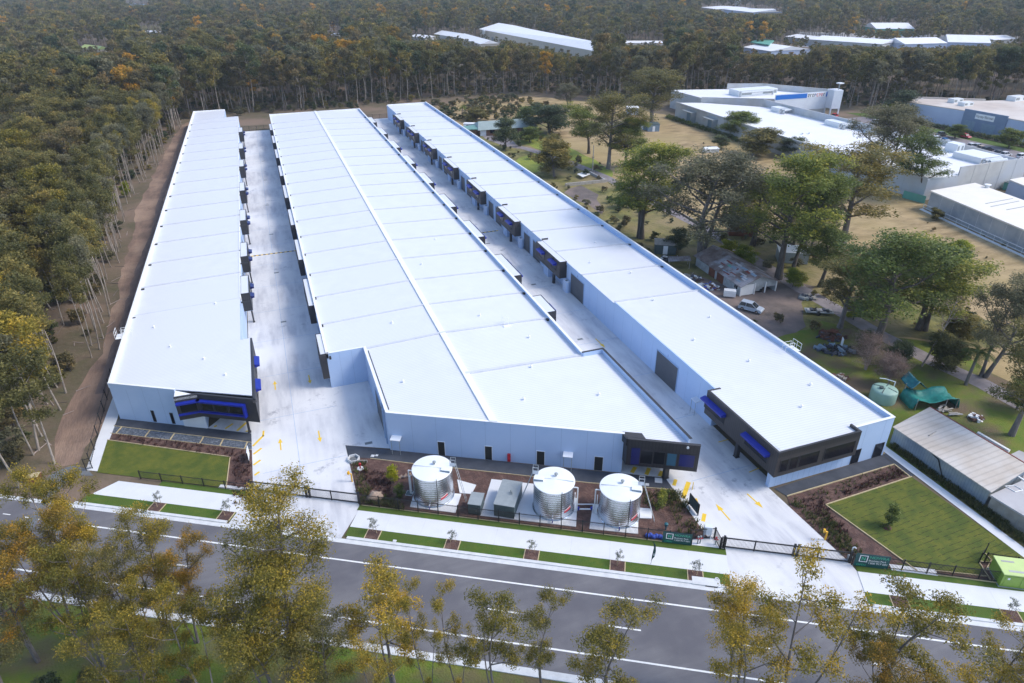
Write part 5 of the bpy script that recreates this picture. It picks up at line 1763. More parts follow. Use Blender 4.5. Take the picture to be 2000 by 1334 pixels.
# sign wing
fs = Face((202.8, 237.2), (230.0, 236.2))
LS = (fs.b - fs.a).length
mb = MB('wall_white'); fs.box(mb, 0, LS, 2.6, 9.6, -0.35, 0.0); fs.box(mb, 8, LS, 0, 2.6, -3.2, -2.9, 'steel_grey'); mb.build('sign_wall', sh, off=osh)
mb = MB('sign_blue')
u_b = fs.at(1576, 188)[0]
u_c = fs.at(1613, 186)[0]
fs.box(mb, 0.2, u_b, 7.5, 9.3, 0.0, 0.08)
fs.box(mb, u_c, LS - .1, 7.5, 9.3, 0.0, 0.08)
sg = mb.build('sign_band', sh, off=osh)
mb = MB('trim_white', 'charcoal', 'sign_red', 'awning_blue')
fs.box(mb, u_b + .02, u_c - .02, 7.5, 9.3, 0.0, 0.06)
r = random.Random(3)
u = u_b + .5
gl = 0
while u < u_c - 1.0:                        # letter-like marks, too small to read in the photograph
    m = ('charcoal', 'charcoal', 'charcoal', 'awning_blue', 'sign_red', 'sign_red', 'sign_red')[gl % 7]
    fs.box(mb, u, u + .22, 7.8, 9.0, 0.06, 0.09, m)
    fs.box(mb, u + .22, u + .62, 8.78, 9.0, 0.06, 0.09, m)
    if gl % 3 != 1: fs.box(mb, u + .62, u + .82, 8.3, 8.78, 0.06, 0.09, m)
    if gl % 2 == 0: fs.box(mb, u + .22, u + .7, 7.8, 8.0, 0.06, 0.09, m)
    u += 1.12; gl += 1
mb.build('lettering', sg, off=osh)
mb = MB('wall_white')
mb.prism([(229.0, 236.5), (228.0, 231.5), (232, 230.7), (233.4, 235.8)], 3.2, 10.6)
mb.build('tower', sh, off=osh)
for q in ((228.3, 231.9), (231.8, 231.1), (229.3, 236.2)):
    column(sh, osh, q[0], q[1], 3.2, 0.5, 0.5, 'wall_white')
mb = MB('steel_grey')
mb.box(231.0, 232.5, 10.6, 231.3, 232.8, 13.2); mb.box(230.0, 231.6, 13.0, 232.4, 233.6, 13.4, 'trim_white'); mb.build('mast', sh, off=osh)


def plant_room(bld, off, px, py, z, sx, sy, h, ducts=2, rz=0.0):
    x, y = W(px, py, z)
    mb = MB('pipe_white', 'galv_bare', 'steel_grey')
    mb.box(x - sx / 2, y - sy / 2, z, x + sx / 2, y + sy / 2, z + h)
    mb.box(x - sx / 2 + .3, y - sy / 2 - .03, z + h * .25, x - sx / 6, y - sy / 2, z + h * .8, 2)
    mb.box(x + sx / 8, y - sy / 2 - .03, z + h * .25, x + sx / 2 - .4, y - sy / 2, z + h * .8, 2)
    for i in range(ducts):
        yy = y - sy / 2 - 1.2 - i * 1.4
        mb.path([(x - sx / 2, yy, z + .2), (x - sx / 2, yy, z + h * .8), (x + sx / 3, yy, z + h * .8), (x + sx / 3, yy, z + .2)], 0.45, 8, 1)
    return mb.build('air_plant', bld, off=off)


plant_room(sh, osh, 1470, 184, z2 - .4, 20, 7, 2.4, 1)
plant_room(sh, osh, 1525, 218, z1 - .5, 6, 5, 1.8)
plant_room(sh, osh, 1634, 246, z1 - .5, 5, 7, 1.8)
plant_room(sh, osh, 1748, 272, z1 - .5, 5, 5, 1.6)
plant_room(sh, osh, 1905, 312, z1 - .5, 8, 9, 1.8)
plant_room(sh, osh, 1862, 296, z1 - .5, 3, 4, 2.6, 0)
for px, py in ((1568, 260), (1581, 259)):
    x, y = W(px, py, z1); vent(sh, osh, x, y, z1 - .4, 0.3, 0.5)
fsw = Face((167.2, 256), (163.6, 190))
for px0, py0, px1, py1 in ((1341, 218, 1360, 222), (1382, 231, 1402, 236)):
    ua = fsw.at(px0, py0)[0]; ub = fsw.at(px1, py1)[0]
    mb = MB('steel_grey'); fsw.box(mb, ua, ub, 4.4, 4.6, 0, 2.6); fsw.box(mb, ub - .25, ub, 0, 4.4, 0, 2.4); mb.build('dock_canopy', sh, off=osh)
    mb = MB('blue_grey_metal'); fsw.box(mb, ua + .6, ub - .6, 0.05, 4.0, 0, 0.08); mb.build('dock_door', sh, off=osh)
# low metal clad block with hand rails
CB = [(159.6, 122.0), (176.3, 123.3), (192, 120), (190, 85), (161.5, 80)]
CBw = [Vector(W(1820, 372, 5)), Vector(W(1906, 357, 5)), Vector(W(2060, 412, 5)), Vector(W(2080, 480, 5))]
ocb = (168, 105, 0)
cb_ = thing('clad_shed', 'low cream roofed shed clad in pale blue metal panels beside the paddock', 'building', ocb)
mb = MB('cool_metal'); mb.prism([tuple(p) for p in CBw], 0, 4.6)
fcb = Face(CBw[0], CBw[3])
joints(mb, fcb, (CBw[3] - CBw[0]).length, 0, 4.6, 4.2, 'trim_white')
mb.build('wall', cb_, off=ocb)
mb = MB('cool_roof'); c_ = sum(CBw, Vector((0, 0))) / 4
mb.prism([tuple(c_ + (p - c_) * 1.02) for p in CBw], 4.6, 4.9)
mb.build('roof', cb_, off=ocb)
mb = MB('pipe_white')
Lc = (CBw[3] - CBw[0]).length
for k in range(0, int(Lc), 4):
    p0 = fcb.p(k + .5, 0, 1.4)
    mb.tube((p0[0], p0[1], 0), (p0[0], p0[1], 1.6), .05, n=5)
for zz in (0.8, 1.6):
    a = fcb.p(.5, zz, 1.4); b = fcb.p(Lc - .5, zz, 1.4); mb.tube(a, b, .06, n=5)
fcb.box(mb, 0, Lc, 0.02, 0.25, 1.2, 1.9)
mb.build('hand_rail', cb_, off=ocb)
mb = MB('steel_grey')
for a, b in (((1925, 398), (1978, 388)), ((1935, 404), (1990, 393)), ((1966, 410), (2010, 402))):
    mb.slab(W(*a, 4.9), W(*b, 4.9), .15, 4.85, 5.0)
mb.build('roof_rail', cb_, off=ocb)
x, y = W(1928, 366, 4.9); vent(cb_, ocb, x, y, 4.9, .5, .7)
# small white shed behind it with a green bin
x, y = W(1985, 352)
q = [Vector(W(1972, 352, 4)), Vector(W(2040, 380, 4)), Vector(W(2060, 362, 4)), Vector(W(1998, 347, 4))]
t, off, C = hall('store_shed', 'small white flat roofed store behind the clad shed', q, 4, 'store_pale', 'cool_roof')
mb = MB('steel_teal', 'green_roof'); mb.box(-1.2, -1, 0, 1.2, 1, 2.0, 1); mb.box(-1.25, -1.05, 2.0, 1.25, 1.05, 2.12)
gx, gy = W(1968, 370)
o = single(mb, 'waste_bin', 'big dark green waste bin beside the small white store', 'bin', (gx, gy, 0), .3)
mb = MB('green_roof'); f = Face(W(1762, 386), W(1805, 398)); f.box(mb, 0, (f.b - f.a).length, 0, 2.0, -.08, 0)
single(mb, 'screen_fence', 'short dark green screen fence at the left end of the clad shed', 'fence', W(1785, 392) + (0,), world=True)

# ---- big store with the painted sign
oh = (268, 195, 0)
HN = [Vector(W(1757, 205, 7)), Vector(W(1888, 222, 7)), Vector(W(1976, 236, 7)), Vector((258, 120)), Vector((330, 120)), Vector((330, 190)), Vector((300, 215)), Vector(W(1790, 187, 7))]
HN = [Vector((252.3, 218)), Vector((257, 193)), Vector((257.6, 176)), Vector((258.5, 110)), Vector((340, 112)), Vector((330, 196)), Vector((284, 206)), Vector((268, 222))]
hn = thing('store', 'large tan roofed furniture store with a blue grey wall and a white name board', 'store', oh)
mb = MB('store_pale'); mb.prism([tuple(p) for p in HN], 0, 6.6); mb.build('wall', hn, off=oh)
mb = MB('tan_roof'); mb.prism([tuple(p) for p in HN], 6.6, 6.9)
mb.slab((262, 222), (284, 206), .4, 6.9, 7.6, 'tan_roof')
mb.build('roof', hn, off=oh)
fh = Face(HN[1], HN[2])
lh = (fh.b - fh.a).length
mb = MB('store_blue'); fh.box(mb, 0, lh, 0, 7.6, 0, 0.5); mb.build('front_wall', hn, off=oh)
for u0, u1 in ((0.8, 5.6), (lh - 8.6, lh - 3.4)):
    mb = MB('blue_grey_metal'); fh.box(mb, u0, u1, 0.05, 3.6, .5, .56); mb.build('roller_door', hn, off=oh)
ua, za = fh.at(1908, 224); ub, zb = fh.at(1943, 236)
mb = MB('trim_white'); fh.box(mb, ua, ub, 4.7, 6.7, .5, .6)
sb = mb.build('name_board', hn, off=oh)
mb = MB('charcoal')
w_ = text_mesh(mb, 'Harvey Norman', fh.p(ua + .35, 5.35, .6), (fh.d.x, fh.d.y, 0), (0, 0, 1), 0.95, 0, .02)
k_ = (ub - ua - .7) / w_
mb.v = [tuple((Vector(v) - Vector(fh.p(ua + .35, 5.35, .6))).dot(Vector((fh.d.x, fh.d.y, 0))) * (k_ - 1) * Vector((fh.d.x, fh.d.y, 0)) + Vector(v)) for v in mb.v]
mb.build('lettering', sb, off=oh)
plant_room(hn, oh, 1865, 200, 6.9, 5, 3, 1.6, 0)
plant_room(hn, oh, 1885, 206, 6.9, 5, 3, 1.4, 0)
plant_room(hn, oh, 1985, 196, 6.9, 7, 4, 1.8, 0)
# hedge along the store
hd = []
rr = np.random.default_rng(4)
cs = [(250.2 - .01 * i + rr.normal() * .35, 226 - i * 1.0, 0.7 + rr.random() * .5) for i in range(110)]
LV, LQ, LT = leaves(rr, cs, [1.05] * len(cs), 120, 0.5, 0.9)
ho = bpy.data.objects.new('hedge', np_mesh('hedge', LV, LQ, ['leaf_dark'], False, LT)); COL.objects.link(ho)
tag(ho, 'long clipped dark hedge along the foot of the big store', 'hedge')
rr = np.random.default_rng(6)
cs = [(162.8 + rr.normal() * .3, 205 + i * 1.1, 0.6 + rr.random() * .5) for i in range(46)]
LV, LQ, LT = leaves(rr, cs, [1.0] * len(cs), 110, 0.5, 0.9)
ho = bpy.data.objects.new('hedge', np_mesh('hedge', LV, LQ, ['leaf_green'], False, LT)); COL.objects.link(ho)
tag(ho, 'dark green hedge along the paddock side of the shopping block', 'hedge')


# ---- cars
def car(x, y, rz, paint, label, L=4.4, Wd=1.78, Hh=1.46, style='sedan', group=None):
    t = thing('parked_car', label, 'car', (x, y, 0.04), rz, group)
    h = L / 2
    if style == 'sedan':
        low = [(-h, .45), (-h + .05, .72), (-h + .9, .88), (h - 1.3, .88), (h - .25, .72), (h, .5), (h, .28), (-h, .28)]
        cab = [(-h + .55, .88), (-h + 1.15, Hh - .04), (-.1, Hh), (.5, Hh - .06), (h - 1.15, .88)]
    elif style == 'ute':
        low = [(-h, .5), (-h, .98), (-h + 1.6, .98), (-h + 1.6, .92), (h - 1.2, .95), (h - .15, .8), (h, .55), (h, .3), (-h, .3)]
        cab = [(-h + 1.65, .92), (-h + 1.75, Hh + .22), (.35, Hh + .22), (h - 1.15, .95)]
    else:
        low = [(-h, .5), (-h + .02, .92), (h - 1.2, .95), (h - .2, .78), (h, .55), (h, .28), (-h, .28)]
        cab = [(-h + .04, .92), (-h + .35, Hh + .08), (.2, Hh + .14), (h - 1.0, .95)]

    def extr(prof, w0, w1, m, zs):
        mb_ = MB(m)
        n_ = len(prof)
        zt = max(z for _, z in prof)
        zb = min(z for _, z in prof)
        ins = lambda z: w0 + (w1 - w0) * (z - zb) / max(1e-6, zt - zb)
        vs = [(a, -ins(z) / 2, z) for a, z in prof] + [(a, ins(z) / 2, z) for a, z in prof]
        fs_ = [(i, n_ + i, n_ + (i + 1) % n_, (i + 1) % n_) for i in range(n_)]
        mb_.add(vs, fs_)
        tri = tessellate_polygon([[Vector((a, z, 0)) for a, z in prof]])
        mb_.add(vs, [tuple(q) for q in tri] + [tuple(i + n_ for i in reversed(q)) for q in tri])
        return mb_
    extr(low, Wd, Wd * .96, 'car_' + paint, 0).build('body', t, bevel=.05)
    cb2 = extr(cab, Wd * .93, Wd * .74, 'car_glass', 0).build('windows', t)
    rp = [p for p in cab if p[1] > Hh - .12]
    x0, x1 = min(p[0] for p in rp) - .02, max(p[0] for p in rp) + .02
    zt = max(p[1] for p in rp)
    mb_ = MB('car_' + paint)
    mb_.box(x0, -Wd * .38, zt - .03, x1, Wd * .38, zt + .03)
    for sgn in (-1, 1):
        mb_.tube((cab[0][0] + .05, sgn * Wd * .44, cab[0][1]), (x0 + .05, sgn * Wd * .365, zt), .045, n=5)
        mb_.tube((cab[-1][0] - .05, sgn * Wd * .44, cab[-1][1]), (x1 - .05, sgn * Wd * .365, zt), .045, n=5)
        mb_.tube(((x0 + x1) / 2, sgn * Wd * .465, cab[0][1]), ((x0 + x1) / 2, sgn * Wd * .375, zt), .05, n=5)
    mb_.build('roof', t)
    for a in (-h + .8, h - .85):
        for sgn in (-1, 1):
            wm = MB('tyre', 'chrome')
            wm.tube((a, sgn * (Wd / 2 - .2), .32), (a, sgn * (Wd / 2 + .01), .32), .32, n=14)
            wm.tube((a, sgn * (Wd / 2 - .02), .32), (a, sgn * (Wd / 2 + .025), .32), .19, n=10, m=1)
            wm.build('wheel', t)
    for sgn in (-1, 1):
        wm = MB('trim_white'); wm.box(h - .06, sgn * Wd * .36 - .16, .56, h + .02, sgn * Wd * .36 + .16, .70); wm.build('headlight', t)
        wm = MB('sign_red'); wm.box(-h - .02, sgn * Wd * .38 - .14, .56, -h + .06, sgn * Wd * .38 + .14, .72); wm.build('tail_light', t)
    return t


CG = 'cars in the car park behind the shopping block'
for px, py, rz, paint, st, lab in (
        (1712, 238, .3, 'white', 'hatch', 'white hatchback, farther of two white cars under the big gum by the shops'), (1730, 252, .3, 'white', 'sedan', 'white sedan in front of the farther white hatchback under the gum by the shops'),
        (1816, 270, .35, 'black', 'sedan', 'black sedan leftmost in the row of cars right of the shop trees'), (1830, 271, .35, 'white', 'hatch', 'white hatchback between the black sedan and the bright blue car'),
        (1845, 275, .35, 'blue', 'sedan', 'bright blue car between two white cars in the car park'), (1852, 279, .35, 'silver', 'hatch', 'silver hatchback right beside the bright blue car'),
        (1884, 266, -1.25, 'red', 'sedan', 'red car driving on the side street before the store hedge'), (1897, 285, .35, 'white', 'sedan', 'white sedan leftmost in the row behind the roof plant'),
        (1908, 286, .35, 'silver', 'sedan', 'silver sedan beside the tan car behind the roof plant'), (1916, 290, .35, 'tan', 'sedan', 'tan car between silver and white cars behind the roof plant'),
        (1927, 293, .35, 'black', 'hatch', 'black hatchback at the right end of the row behind the roof plant'), (1950, 299, .35, 'grey', 'sedan', 'dark grey sedan under the round street tree'),
        (1962, 302, .35, 'white', 'sedan', 'white sedan right of the dark grey sedan under the round street tree'), (1996, 306, .35, 'white', 'hatch', 'white van like car at the right edge of the car park'),
        (1838, 262, .35, 'grey', 'sedan', 'grey sedan standing behind the row with the bright blue car'), (1630, 226, .8, 'red', 'hatch', 'red car beside the legs of the sign tower'),
        (1642, 236, .8, 'white', 'sedan', 'white sedan just right of the sign tower legs'), (1650, 241, .8, 'black', 'sedan', 'black sedan second right of the sign tower legs')):
    x, y = W(px, py + 3)
    car(x, y, rz - .35, paint, lab, style=st, group=CG)
for px, py, paint, lab in ((1215, 98, 'white', 'white car at the works yard right of the huge factory hall'), (1245, 98, 'black', 'black car at the works yard right of the huge factory hall'), (1258, 100, 'silver', 'silver car at the works yard near the low cream works')):
    x, y = W(px, py)
    car(x, y, .4, paint, lab)
# ------------------------------------------------------------------ forest
rr = np.random.default_rng(21)
pts = []
seen = set()


def dist(x, y):
    return math.hypot(x, y)


for ring, (d0, d1, sp) in enumerate(((40, 330, 6.6), (330, 480, 7.4), (480, 800, 9.0), (800, 1250, 12.0), (1250, 2000, 17.0))):
    k = int(d1 / sp) + 1
    for i in range(-k, k + 1):
        for j in range(0, k + 1):
            x = (i + rr.uniform(-.45, .45)) * sp
            y = (j + rr.uniform(-.45, .45)) * sp
            d = dist(x, y)
            if not (d0 <= d < d1): continue
            if not wooded(x, y): continue
            q = proj(x, y, 0); q2 = proj(x, y, 20)
            if q is None or q2 is None: continue
            if q[0] < -160 or q[0] > 2160 or q2[1] > 1400 or q[1] < -60: continue
            if ring == 0 and rr.random() < 0.12: continue
            pts.append((d, x, y))

def limit(x, y):
    '''tallest crown that still leaves the far roofs in sight'''
    b = math.atan2(x, y); d = dist(x, y); h = 99.0
    for b0, b1, rg, zl in LOW:
        if b0 - .004 < b < b1 + .004 and d < rg:
            h = min(h, CAMH + (zl - CAMH) * d / rg)
    return h


pts.sort()
# the outermost row along the track
y = 66.0
while y < 322:
    if y < 74 or rr.random() < .86:
        x = west_x(y) + rr.uniform(-1.5, 2.0)
        if wooded(x - 4, y): pts.append((dist(x, y), x, y))
    y += rr.uniform(1.8, 3.6)
for k in range(70):
    x, y = rr.uniform(-78, -37), rr.uniform(58, 165)
    if wooded(x, y): pts.append((dist(x, y), x, y))
pts.sort()
NEAR = pts[:300]
FAR = pts[300:]
LAB_F = 'slender pale trunked gum in the dense wood beyond the warehouses and dirt track'
for d, x, y in NEAR:
    k = int(rr.choice(8, p=[.18, .17, .10, .08, .17, .16, .10, .04]))
    sc = rr.uniform(0.66, 1.15)
    edge = y < 325 and west_x(y) - x < 7.5
    if edge:
        sc = rr.uniform(.80, 1.05)
        k %= 4
    plant((EDGE_GUM if edge else FOREST_GUM)[k], x, y, sc * (rr.uniform(.9, 1.15) if edge else rr.uniform(1.1, 1.4)), rr.uniform(0, 6.28), 'gum_tree', LAB_F, 'tree', 'gum trees of the dense wood', sz=sc)
_ff = dict(nl=6, ns=2, lc=34, ls=1.15, cr=1.5, flat=0.72)
FARM = [joined(dict(seed=101, H=19, R=4.0, cb=0.46, bark='bark_pale', lm='leaf_olive', **_ff)), joined(dict(seed=102, H=19, R=4.2, cb=0.44, bark='bark_grey', lm='leaf_russet', **_ff)),
        joined(dict(seed=103, H=19, R=3.8, cb=0.48, bark='bark_pale', lm='leaf_olive', **_ff)), joined(dict(seed=104, H=19, R=4.2, cb=0.42, bark='bark_grey', lm='leaf_russet', **_ff)),
        joined(dict(seed=105, H=19, R=3.8, cb=0.46, bark='bark_grey', lm='leaf_orange', **_ff)), joined(dict(seed=106, H=19, R=4.0, cb=0.45, bark='bark_pale', lm='leaf_grey', **_ff)),
        joined(dict(seed=107, H=19, R=4.3, cb=0.40, bark='bark_dark', lm='leaf_dark', **_ff))]
MIDM = [joined(dict(seed=111 + i, H=19, R=3.5 + .2 * (i % 3), cb=(0.5, .46, .54, .48)[i % 4], bark=('bark_pale', 'bark_grey', 'bark_pale')[i % 3], lm=m, nl=8, ns=4, lc=60, ls=0.66, cr=1.15, flat=.75, tr=.16))
        for i, m in enumerate(('leaf_olive', 'leaf_russet', 'leaf_grey', 'leaf_olive', 'leaf_orange', 'leaf_russet', 'leaf_dark'))]
wt = [0.26, 0.14, 0.18, 0.15, 0.04, 0.15, 0.08]
P1, P2 = [], []
for d, x, y in FAR:
    w = int(rr.choice(7, p=wt))
    s = rr.choice((0.72, .9, 1.0, 1.1, 1.25)) * rr.uniform(.9, 1.08) * (1.12 if y - back_y(x) < 30 else 1.0)
    hl = limit(x, y)
    if hl < 19 * s * 1.1:
        s = max(hl / 21.0, 0.36 + 0.14 * rr.random())
    if d < 520: P1.append((x, y, 0, rr.uniform(0, 6.28), s * 1.02, w))
    else:
        g = 1.0 + max(0, d - 600) / 1400 * 0.5
        P2.append((x, y, 0, rr.uniform(0, 6.28), s * g, w))
print('forest points', len(pts), len(P1), len(P2))
scatter('forest', P1, MIDM)
scatter('distant_forest', P2, FARM)
# undergrowth between the stems
US = [joined(dict(seed=121 + i, H=3.0, R=1.6, cb=.1, nl=6, ns=3, lc=36, ls=.5, cr=.65, flat=.8, bark='bark_grey', lm=m, tr=.05)) for i, m in enumerate(('leaf_olive', 'leaf_dark', 'leaf_russet', 'leaf_grey'))]
P3 = []
for i in range(-70, 90):
    for j in range(8, 135):
        x = (i + rr.uniform(-.5, .5)) * 3.6; y = (j + rr.uniform(-.5, .5)) * 3.6
        d = dist(x, y)
        if d > 460 or rr.random() < .35: continue
        if not wooded(x + rr.uniform(-1.5, 1.5), y + rr.uniform(-3, 3)): continue
        q = proj(x, y, 0)
        if q is None or q[0] < -100 or q[0] > 2100 or q[1] > 1400: continue
        P3.append((x, y, 0, rr.uniform(0, 6.28), rr.uniform(.35, 1.1), int(rr.integers(0, 4))))
scatter('undergrowth', P3, US)
# fallen timber and litter on the cleared strip
mb = MB('dead_wood', 'bark_grey')
r = random.Random(8)
for k in range(170):
    y = r.uniform(84, 310); x = west_x(y) + r.uniform(-9, 3.0)
    a = r.uniform(0, 3.14); L_ = r.uniform(.6, 3.0)
    mb.tube((x, y, .06), (x + L_ * math.cos(a), y + L_ * math.sin(a), r.uniform(.06, .3)), r.uniform(.03, .09), .03, 5, r.choice((0, 1)))
tag(mb.build('fallen_branches'), kind='stuff')


# ------------------------------------------------------------------ street front: fences, gates, tanks
def fence(name, label, p0, p1, h, post=2.4, pick=0.13, cat='fence', z=0.05, group=None, bar=0.028, rails=(0.12, 0.92), posts=True):
    a, b = Vector(p0), Vector(p1)
    L_ = (b - a).length
    rz = math.atan2((b - a).y, (b - a).x)
    t = thing(name, label, cat, (a.x, a.y, 0), rz, group)
    mb = MB('fence_black')
    for k in rails:
        mb.box(0, -.025, z + h * k - .025, L_, .025, z + h * k + .025)
    n_ = max(2, int(L_ / pick))
    for i in range(n_ + 1):
        u = L_ * i / n_
        mb.box(u - bar / 2, -bar / 2, z + .05, u + bar / 2, bar / 2, z + h)
    mb.build('picket_panel', t)
    if posts:
        k = max(1, round(L_ / post))
        for i in range(k + 1):
            mb = MB('fence_black')
            u = L_ * i / k
            mb.box(u - .05, -.05, 0, u + .05, .05, z + h + .06)
            mb.build('post', t)
    return t


FN = 55.3
fence('picket_fence', 'low black picket fence in front of the left lawn', SN(-57.0, FN), SN(-42.6, FN), 1.25, 2.9, 0.10, bar=0.012)
fence('picket_fence', 'long black picket fence in front of the three steel tanks', SN(-28.2, FN), SN(9.9, FN), 1.75, 2.45)
fence('picket_fence', 'black picket fence along the near edge of the right lawn', SN(26.4, FN), SN(41.0, FN), 1.6, 2.6)
p0 = W(1290, 1055); 
fence('picket_fence', 'short black picket fence behind the hydrant pipes on the concrete slab', W(1346, 1056), W(1394, 1052), 1.6, 2.0)
fence('picket_fence', 'angled black picket fence between the hydrant slab and the right gate', W(1395, 1053), SN(12.9, FN), 1.6, 2.4)
fence('picket_fence', 'black picket fence behind the lime green cabinet', W(1921, 1100), W(2040, 1118), 1.5, 2.6)
fence('picket_fence', 'short black picket fence at the left side of the lime green cabinet', W(1911, 1100), W(1922, 1100 - 18), 1.5, 2.0)
sheet('hydrant_slab', [SN(9.7, 55.35), SN(13.0, 55.35), W(1396, 1052), W(1349, 1053)], 0.08, 'concrete_path')


def gate(label, s0, s1, split):
    a = Vector(SN(s0, FN + .25)); b = Vector(SN(s1, FN + .25))
    L_ = (b - a).length
    t = thing('sliding_gate', label, 'gate', (a.x, a.y, 0), STREET)
    mb = MB('fence_black')
    for z in (.16, 1.42):
        mb.box(0, -.05, z, L_, .05, z + .12)
    mb.build('gate_frame', t)
    mb = MB('fence_black')
    n_ = int(L_ / .13)
    for i in range(n_):
        u = L_ * i / n_
        mb.box(u - .011, -.011, .28, u + .011, .011, 1.60)
    mb.build('picket_panel', t)
    for k in (0.0, .25, split, split + .03, .75, 1.0):
        mb = MB('fence_black')
        w = .11 if k in (0.0, 1.0, split, split + .03) else .06
        mb.box(L_ * k - w, -w, 0.05, L_ * k + w, w, 1.75 if w > .1 else 1.58)
        mb.build('post', t)
    mb = MB('kerb_concrete')
    mb.box(0, -.16, .05, L_, .16, .075); mb.build('track', t)


gate('long black sliding gate closed across the left driveway', -42.2, -28.4, .52)
gate('long black sliding gate closed across the right driveway', 13.3, 26.2, .56)
mb = MB('fence_black')
mb.box(-.25, -.12, 0, -.13, .0, 1.9); mb.box(.13, -.12, 0, .25, 0, 1.9); mb.box(-.25, -.1, 1.0, .25, -.02, 1.06)
single(mb, 'gate_post', 'pair of black guide posts at the left end of the right sliding gate', 'gate post', SN(13.2, FN) + (0,), STREET)
t = thing('gate_motor', 'white gate motor with a bent arm behind the dark green banner of the right gate', 'gate motor', SN(26.3, 55.9) + (0,), STREET)
mb = MB('pipe_white'); mb.path([(0, 0, 0), (0, 0, 1.9), (.18, 0, 2.0), (.3, 0, 1.85)], .07, 8); mb.build('arm', t)
mb = MB('steel_grey'); mb.box(-.2, -.2, 0, .2, .2, .7); mb.build('motor_box', t)


def banner(label, s0, s1, z0, z1):
    a = Vector(SN(s0, FN - .12)); b = Vector(SN(s1, FN - .12))
    L_ = (b - a).length
    t = thing('banner', label, 'banner', (a.x, a.y, 0), STREET)
    H_ = z1 - z0
    mb = MB('sign_green')
    mb.box(0, 0, z0, L_, .03, z1)
    mb.build('banner_sheet', t)
    mb = MB('trim_white')
    x0, x1 = L_ * .12, L_ * .36
    zz0, zz1 = z0 + H_ * .38, z0 + H_ * .88
    w = .07
    mb.box(x0, -.012, zz0, x1, -.004, zz0 + w); mb.box(x0, -.012, zz1 - w, x1, -.004, zz1)
    mb.box(x0, -.012, zz0 + w, x0 + w, -.004, zz1 - w); mb.box(x1 - w, -.012, zz0 + w, x1, -.004, zz1 - w)
    m2 = [(x0 + (x1 - x0) * .28, x0 + (x1 - x0) * .72)]
    mb.mi('text_green')
    nx0, nx1 = m2[0]
    nz0, nz1 = zz0 + (zz1 - zz0) * .25, zz0 + (zz1 - zz0) * .75
    mb.box(nx0, -.012, nz0, nx0 + .07, -.004, nz1, 1); mb.box(nx1 - .07, -.012, nz0, nx1, -.004, nz1, 1)
    mb.add([(nx0 + .07, -.012, nz1), (nx0 + .07, -.012, nz1 - .12), (nx1 - .07, -.012, nz0), (nx1 - .07, -.012, nz0 + .12)], [(0, 1, 2, 3)], 1)
    mb.build('logo', t)
    mb = MB('text_green', 'trim_white')
    tx = L_ * .40
    text_mesh(mb, 'NOWRA', (tx, -.006, z0 + H_ * .70), (1, 0, 0), (0, 0, 1), H_ * .19, 0)
    text_mesh(mb, 'Business Park', (tx, -.006, z0 + H_ * .48), (1, 0, 0), (0, 0, 1), H_ * .12, 1)
    text_mesh(mb, '1300 917 001', (tx, -.006, z0 + H_ * .27), (1, 0, 0), (0, 0, 1), H_ * .135, 1)
    text_mesh(mb, 'OPEN', (L_ * .08, -.006, z0 + H_ * .08), (1, 0, 0), (0, 0, 1), H_ * .14, 0)
    mb.build('lettering', t)


banner('dark green banner with white lettering on the fence left of the hydrant slab', 6.75, 9.85, .12, 1.72)
banner('dark green banner with white lettering at the right end of the right gate', 26.5, 29.85, .1, 1.9)
# feather flag on the verge
fx, fy_ = W(1271, 1103)
t = thing('feather_flag', 'dark green feather flag leaning on the grass verge below the left banner', 'flag', (fx, fy_, .1), STREET)
mb = MB('fence_black'); mb.path([(0, 0, 0), (.02, 0, 1.2), (.10, 0, 2.4), (.02, .0, 3.0), (-.14, 0, 3.3)], .02, 5); mb.build('flag_pole', t)
mb = MB('sign_green')
pr = [(.03, .5), (.10, .8), (.30, 1.2), (.34, 2.0), (.24, 2.8), (-.12, 3.32), (.05, 3.0), (.09, 2.3), (.03, 1.2)]
mb.add([(x, -.01, z) for x, z in pr] + [(x, .01, z) for x, z in pr], [tuple(range(9)), tuple(range(17, 8, -1))] + [(i, 9 + i, 9 + (i + 1) % 9, (i + 1) % 9) for i in range(9)])
fb_ = mb.build('flag_sheet', t)
mb = MB('trim_white'); mb.box(.12, -.02, 1.25, .30, -.014, 1.32); mb.box(.12, -.02, 1.5, .30, -.014, 1.57); mb.box(.12, -.02, 1.32, .17, -.014, 1.5); mb.box(.25, -.02, 1.32, .30, -.014, 1.5); mb.build('logo', t)

# ---- the three steel tanks
PADS = []


def slab_poly(name, pts, z=0.12, m='concrete_path'):
    mb = MB(m); mb.prism(pts, 0, z); return tag(mb.build(name), kind='structure')


slab_poly('tank_pad', [W(810, 959), W(801, 991), W(889.5, 1003), W(901, 966), W(893, 940), W(930, 948), W(921, 966), W(905, 962)][:4])
slab_poly('tank_pad', [W(893, 938), W(930, 948.5), W(921, 966), W(898, 964)], .13)
slab_poly('tank_pad', [W(960, 937), W(1040, 946), W(1031, 1019), W(938, 1008)], .12)
slab_poly('tank_pad', [W(1040, 946), W(1128, 975), W(1125, 1030), W(1031, 1019)], .125)
slab_poly('tank_pad', [W(1158, 985), W(1151, 1034), W(1246, 1044), W(1247, 1000)], .12)
slab_poly('tank_pad', [W(1248, 993), W(1273, 995), W(1273, 1014), W(1248, 1013)], .13)


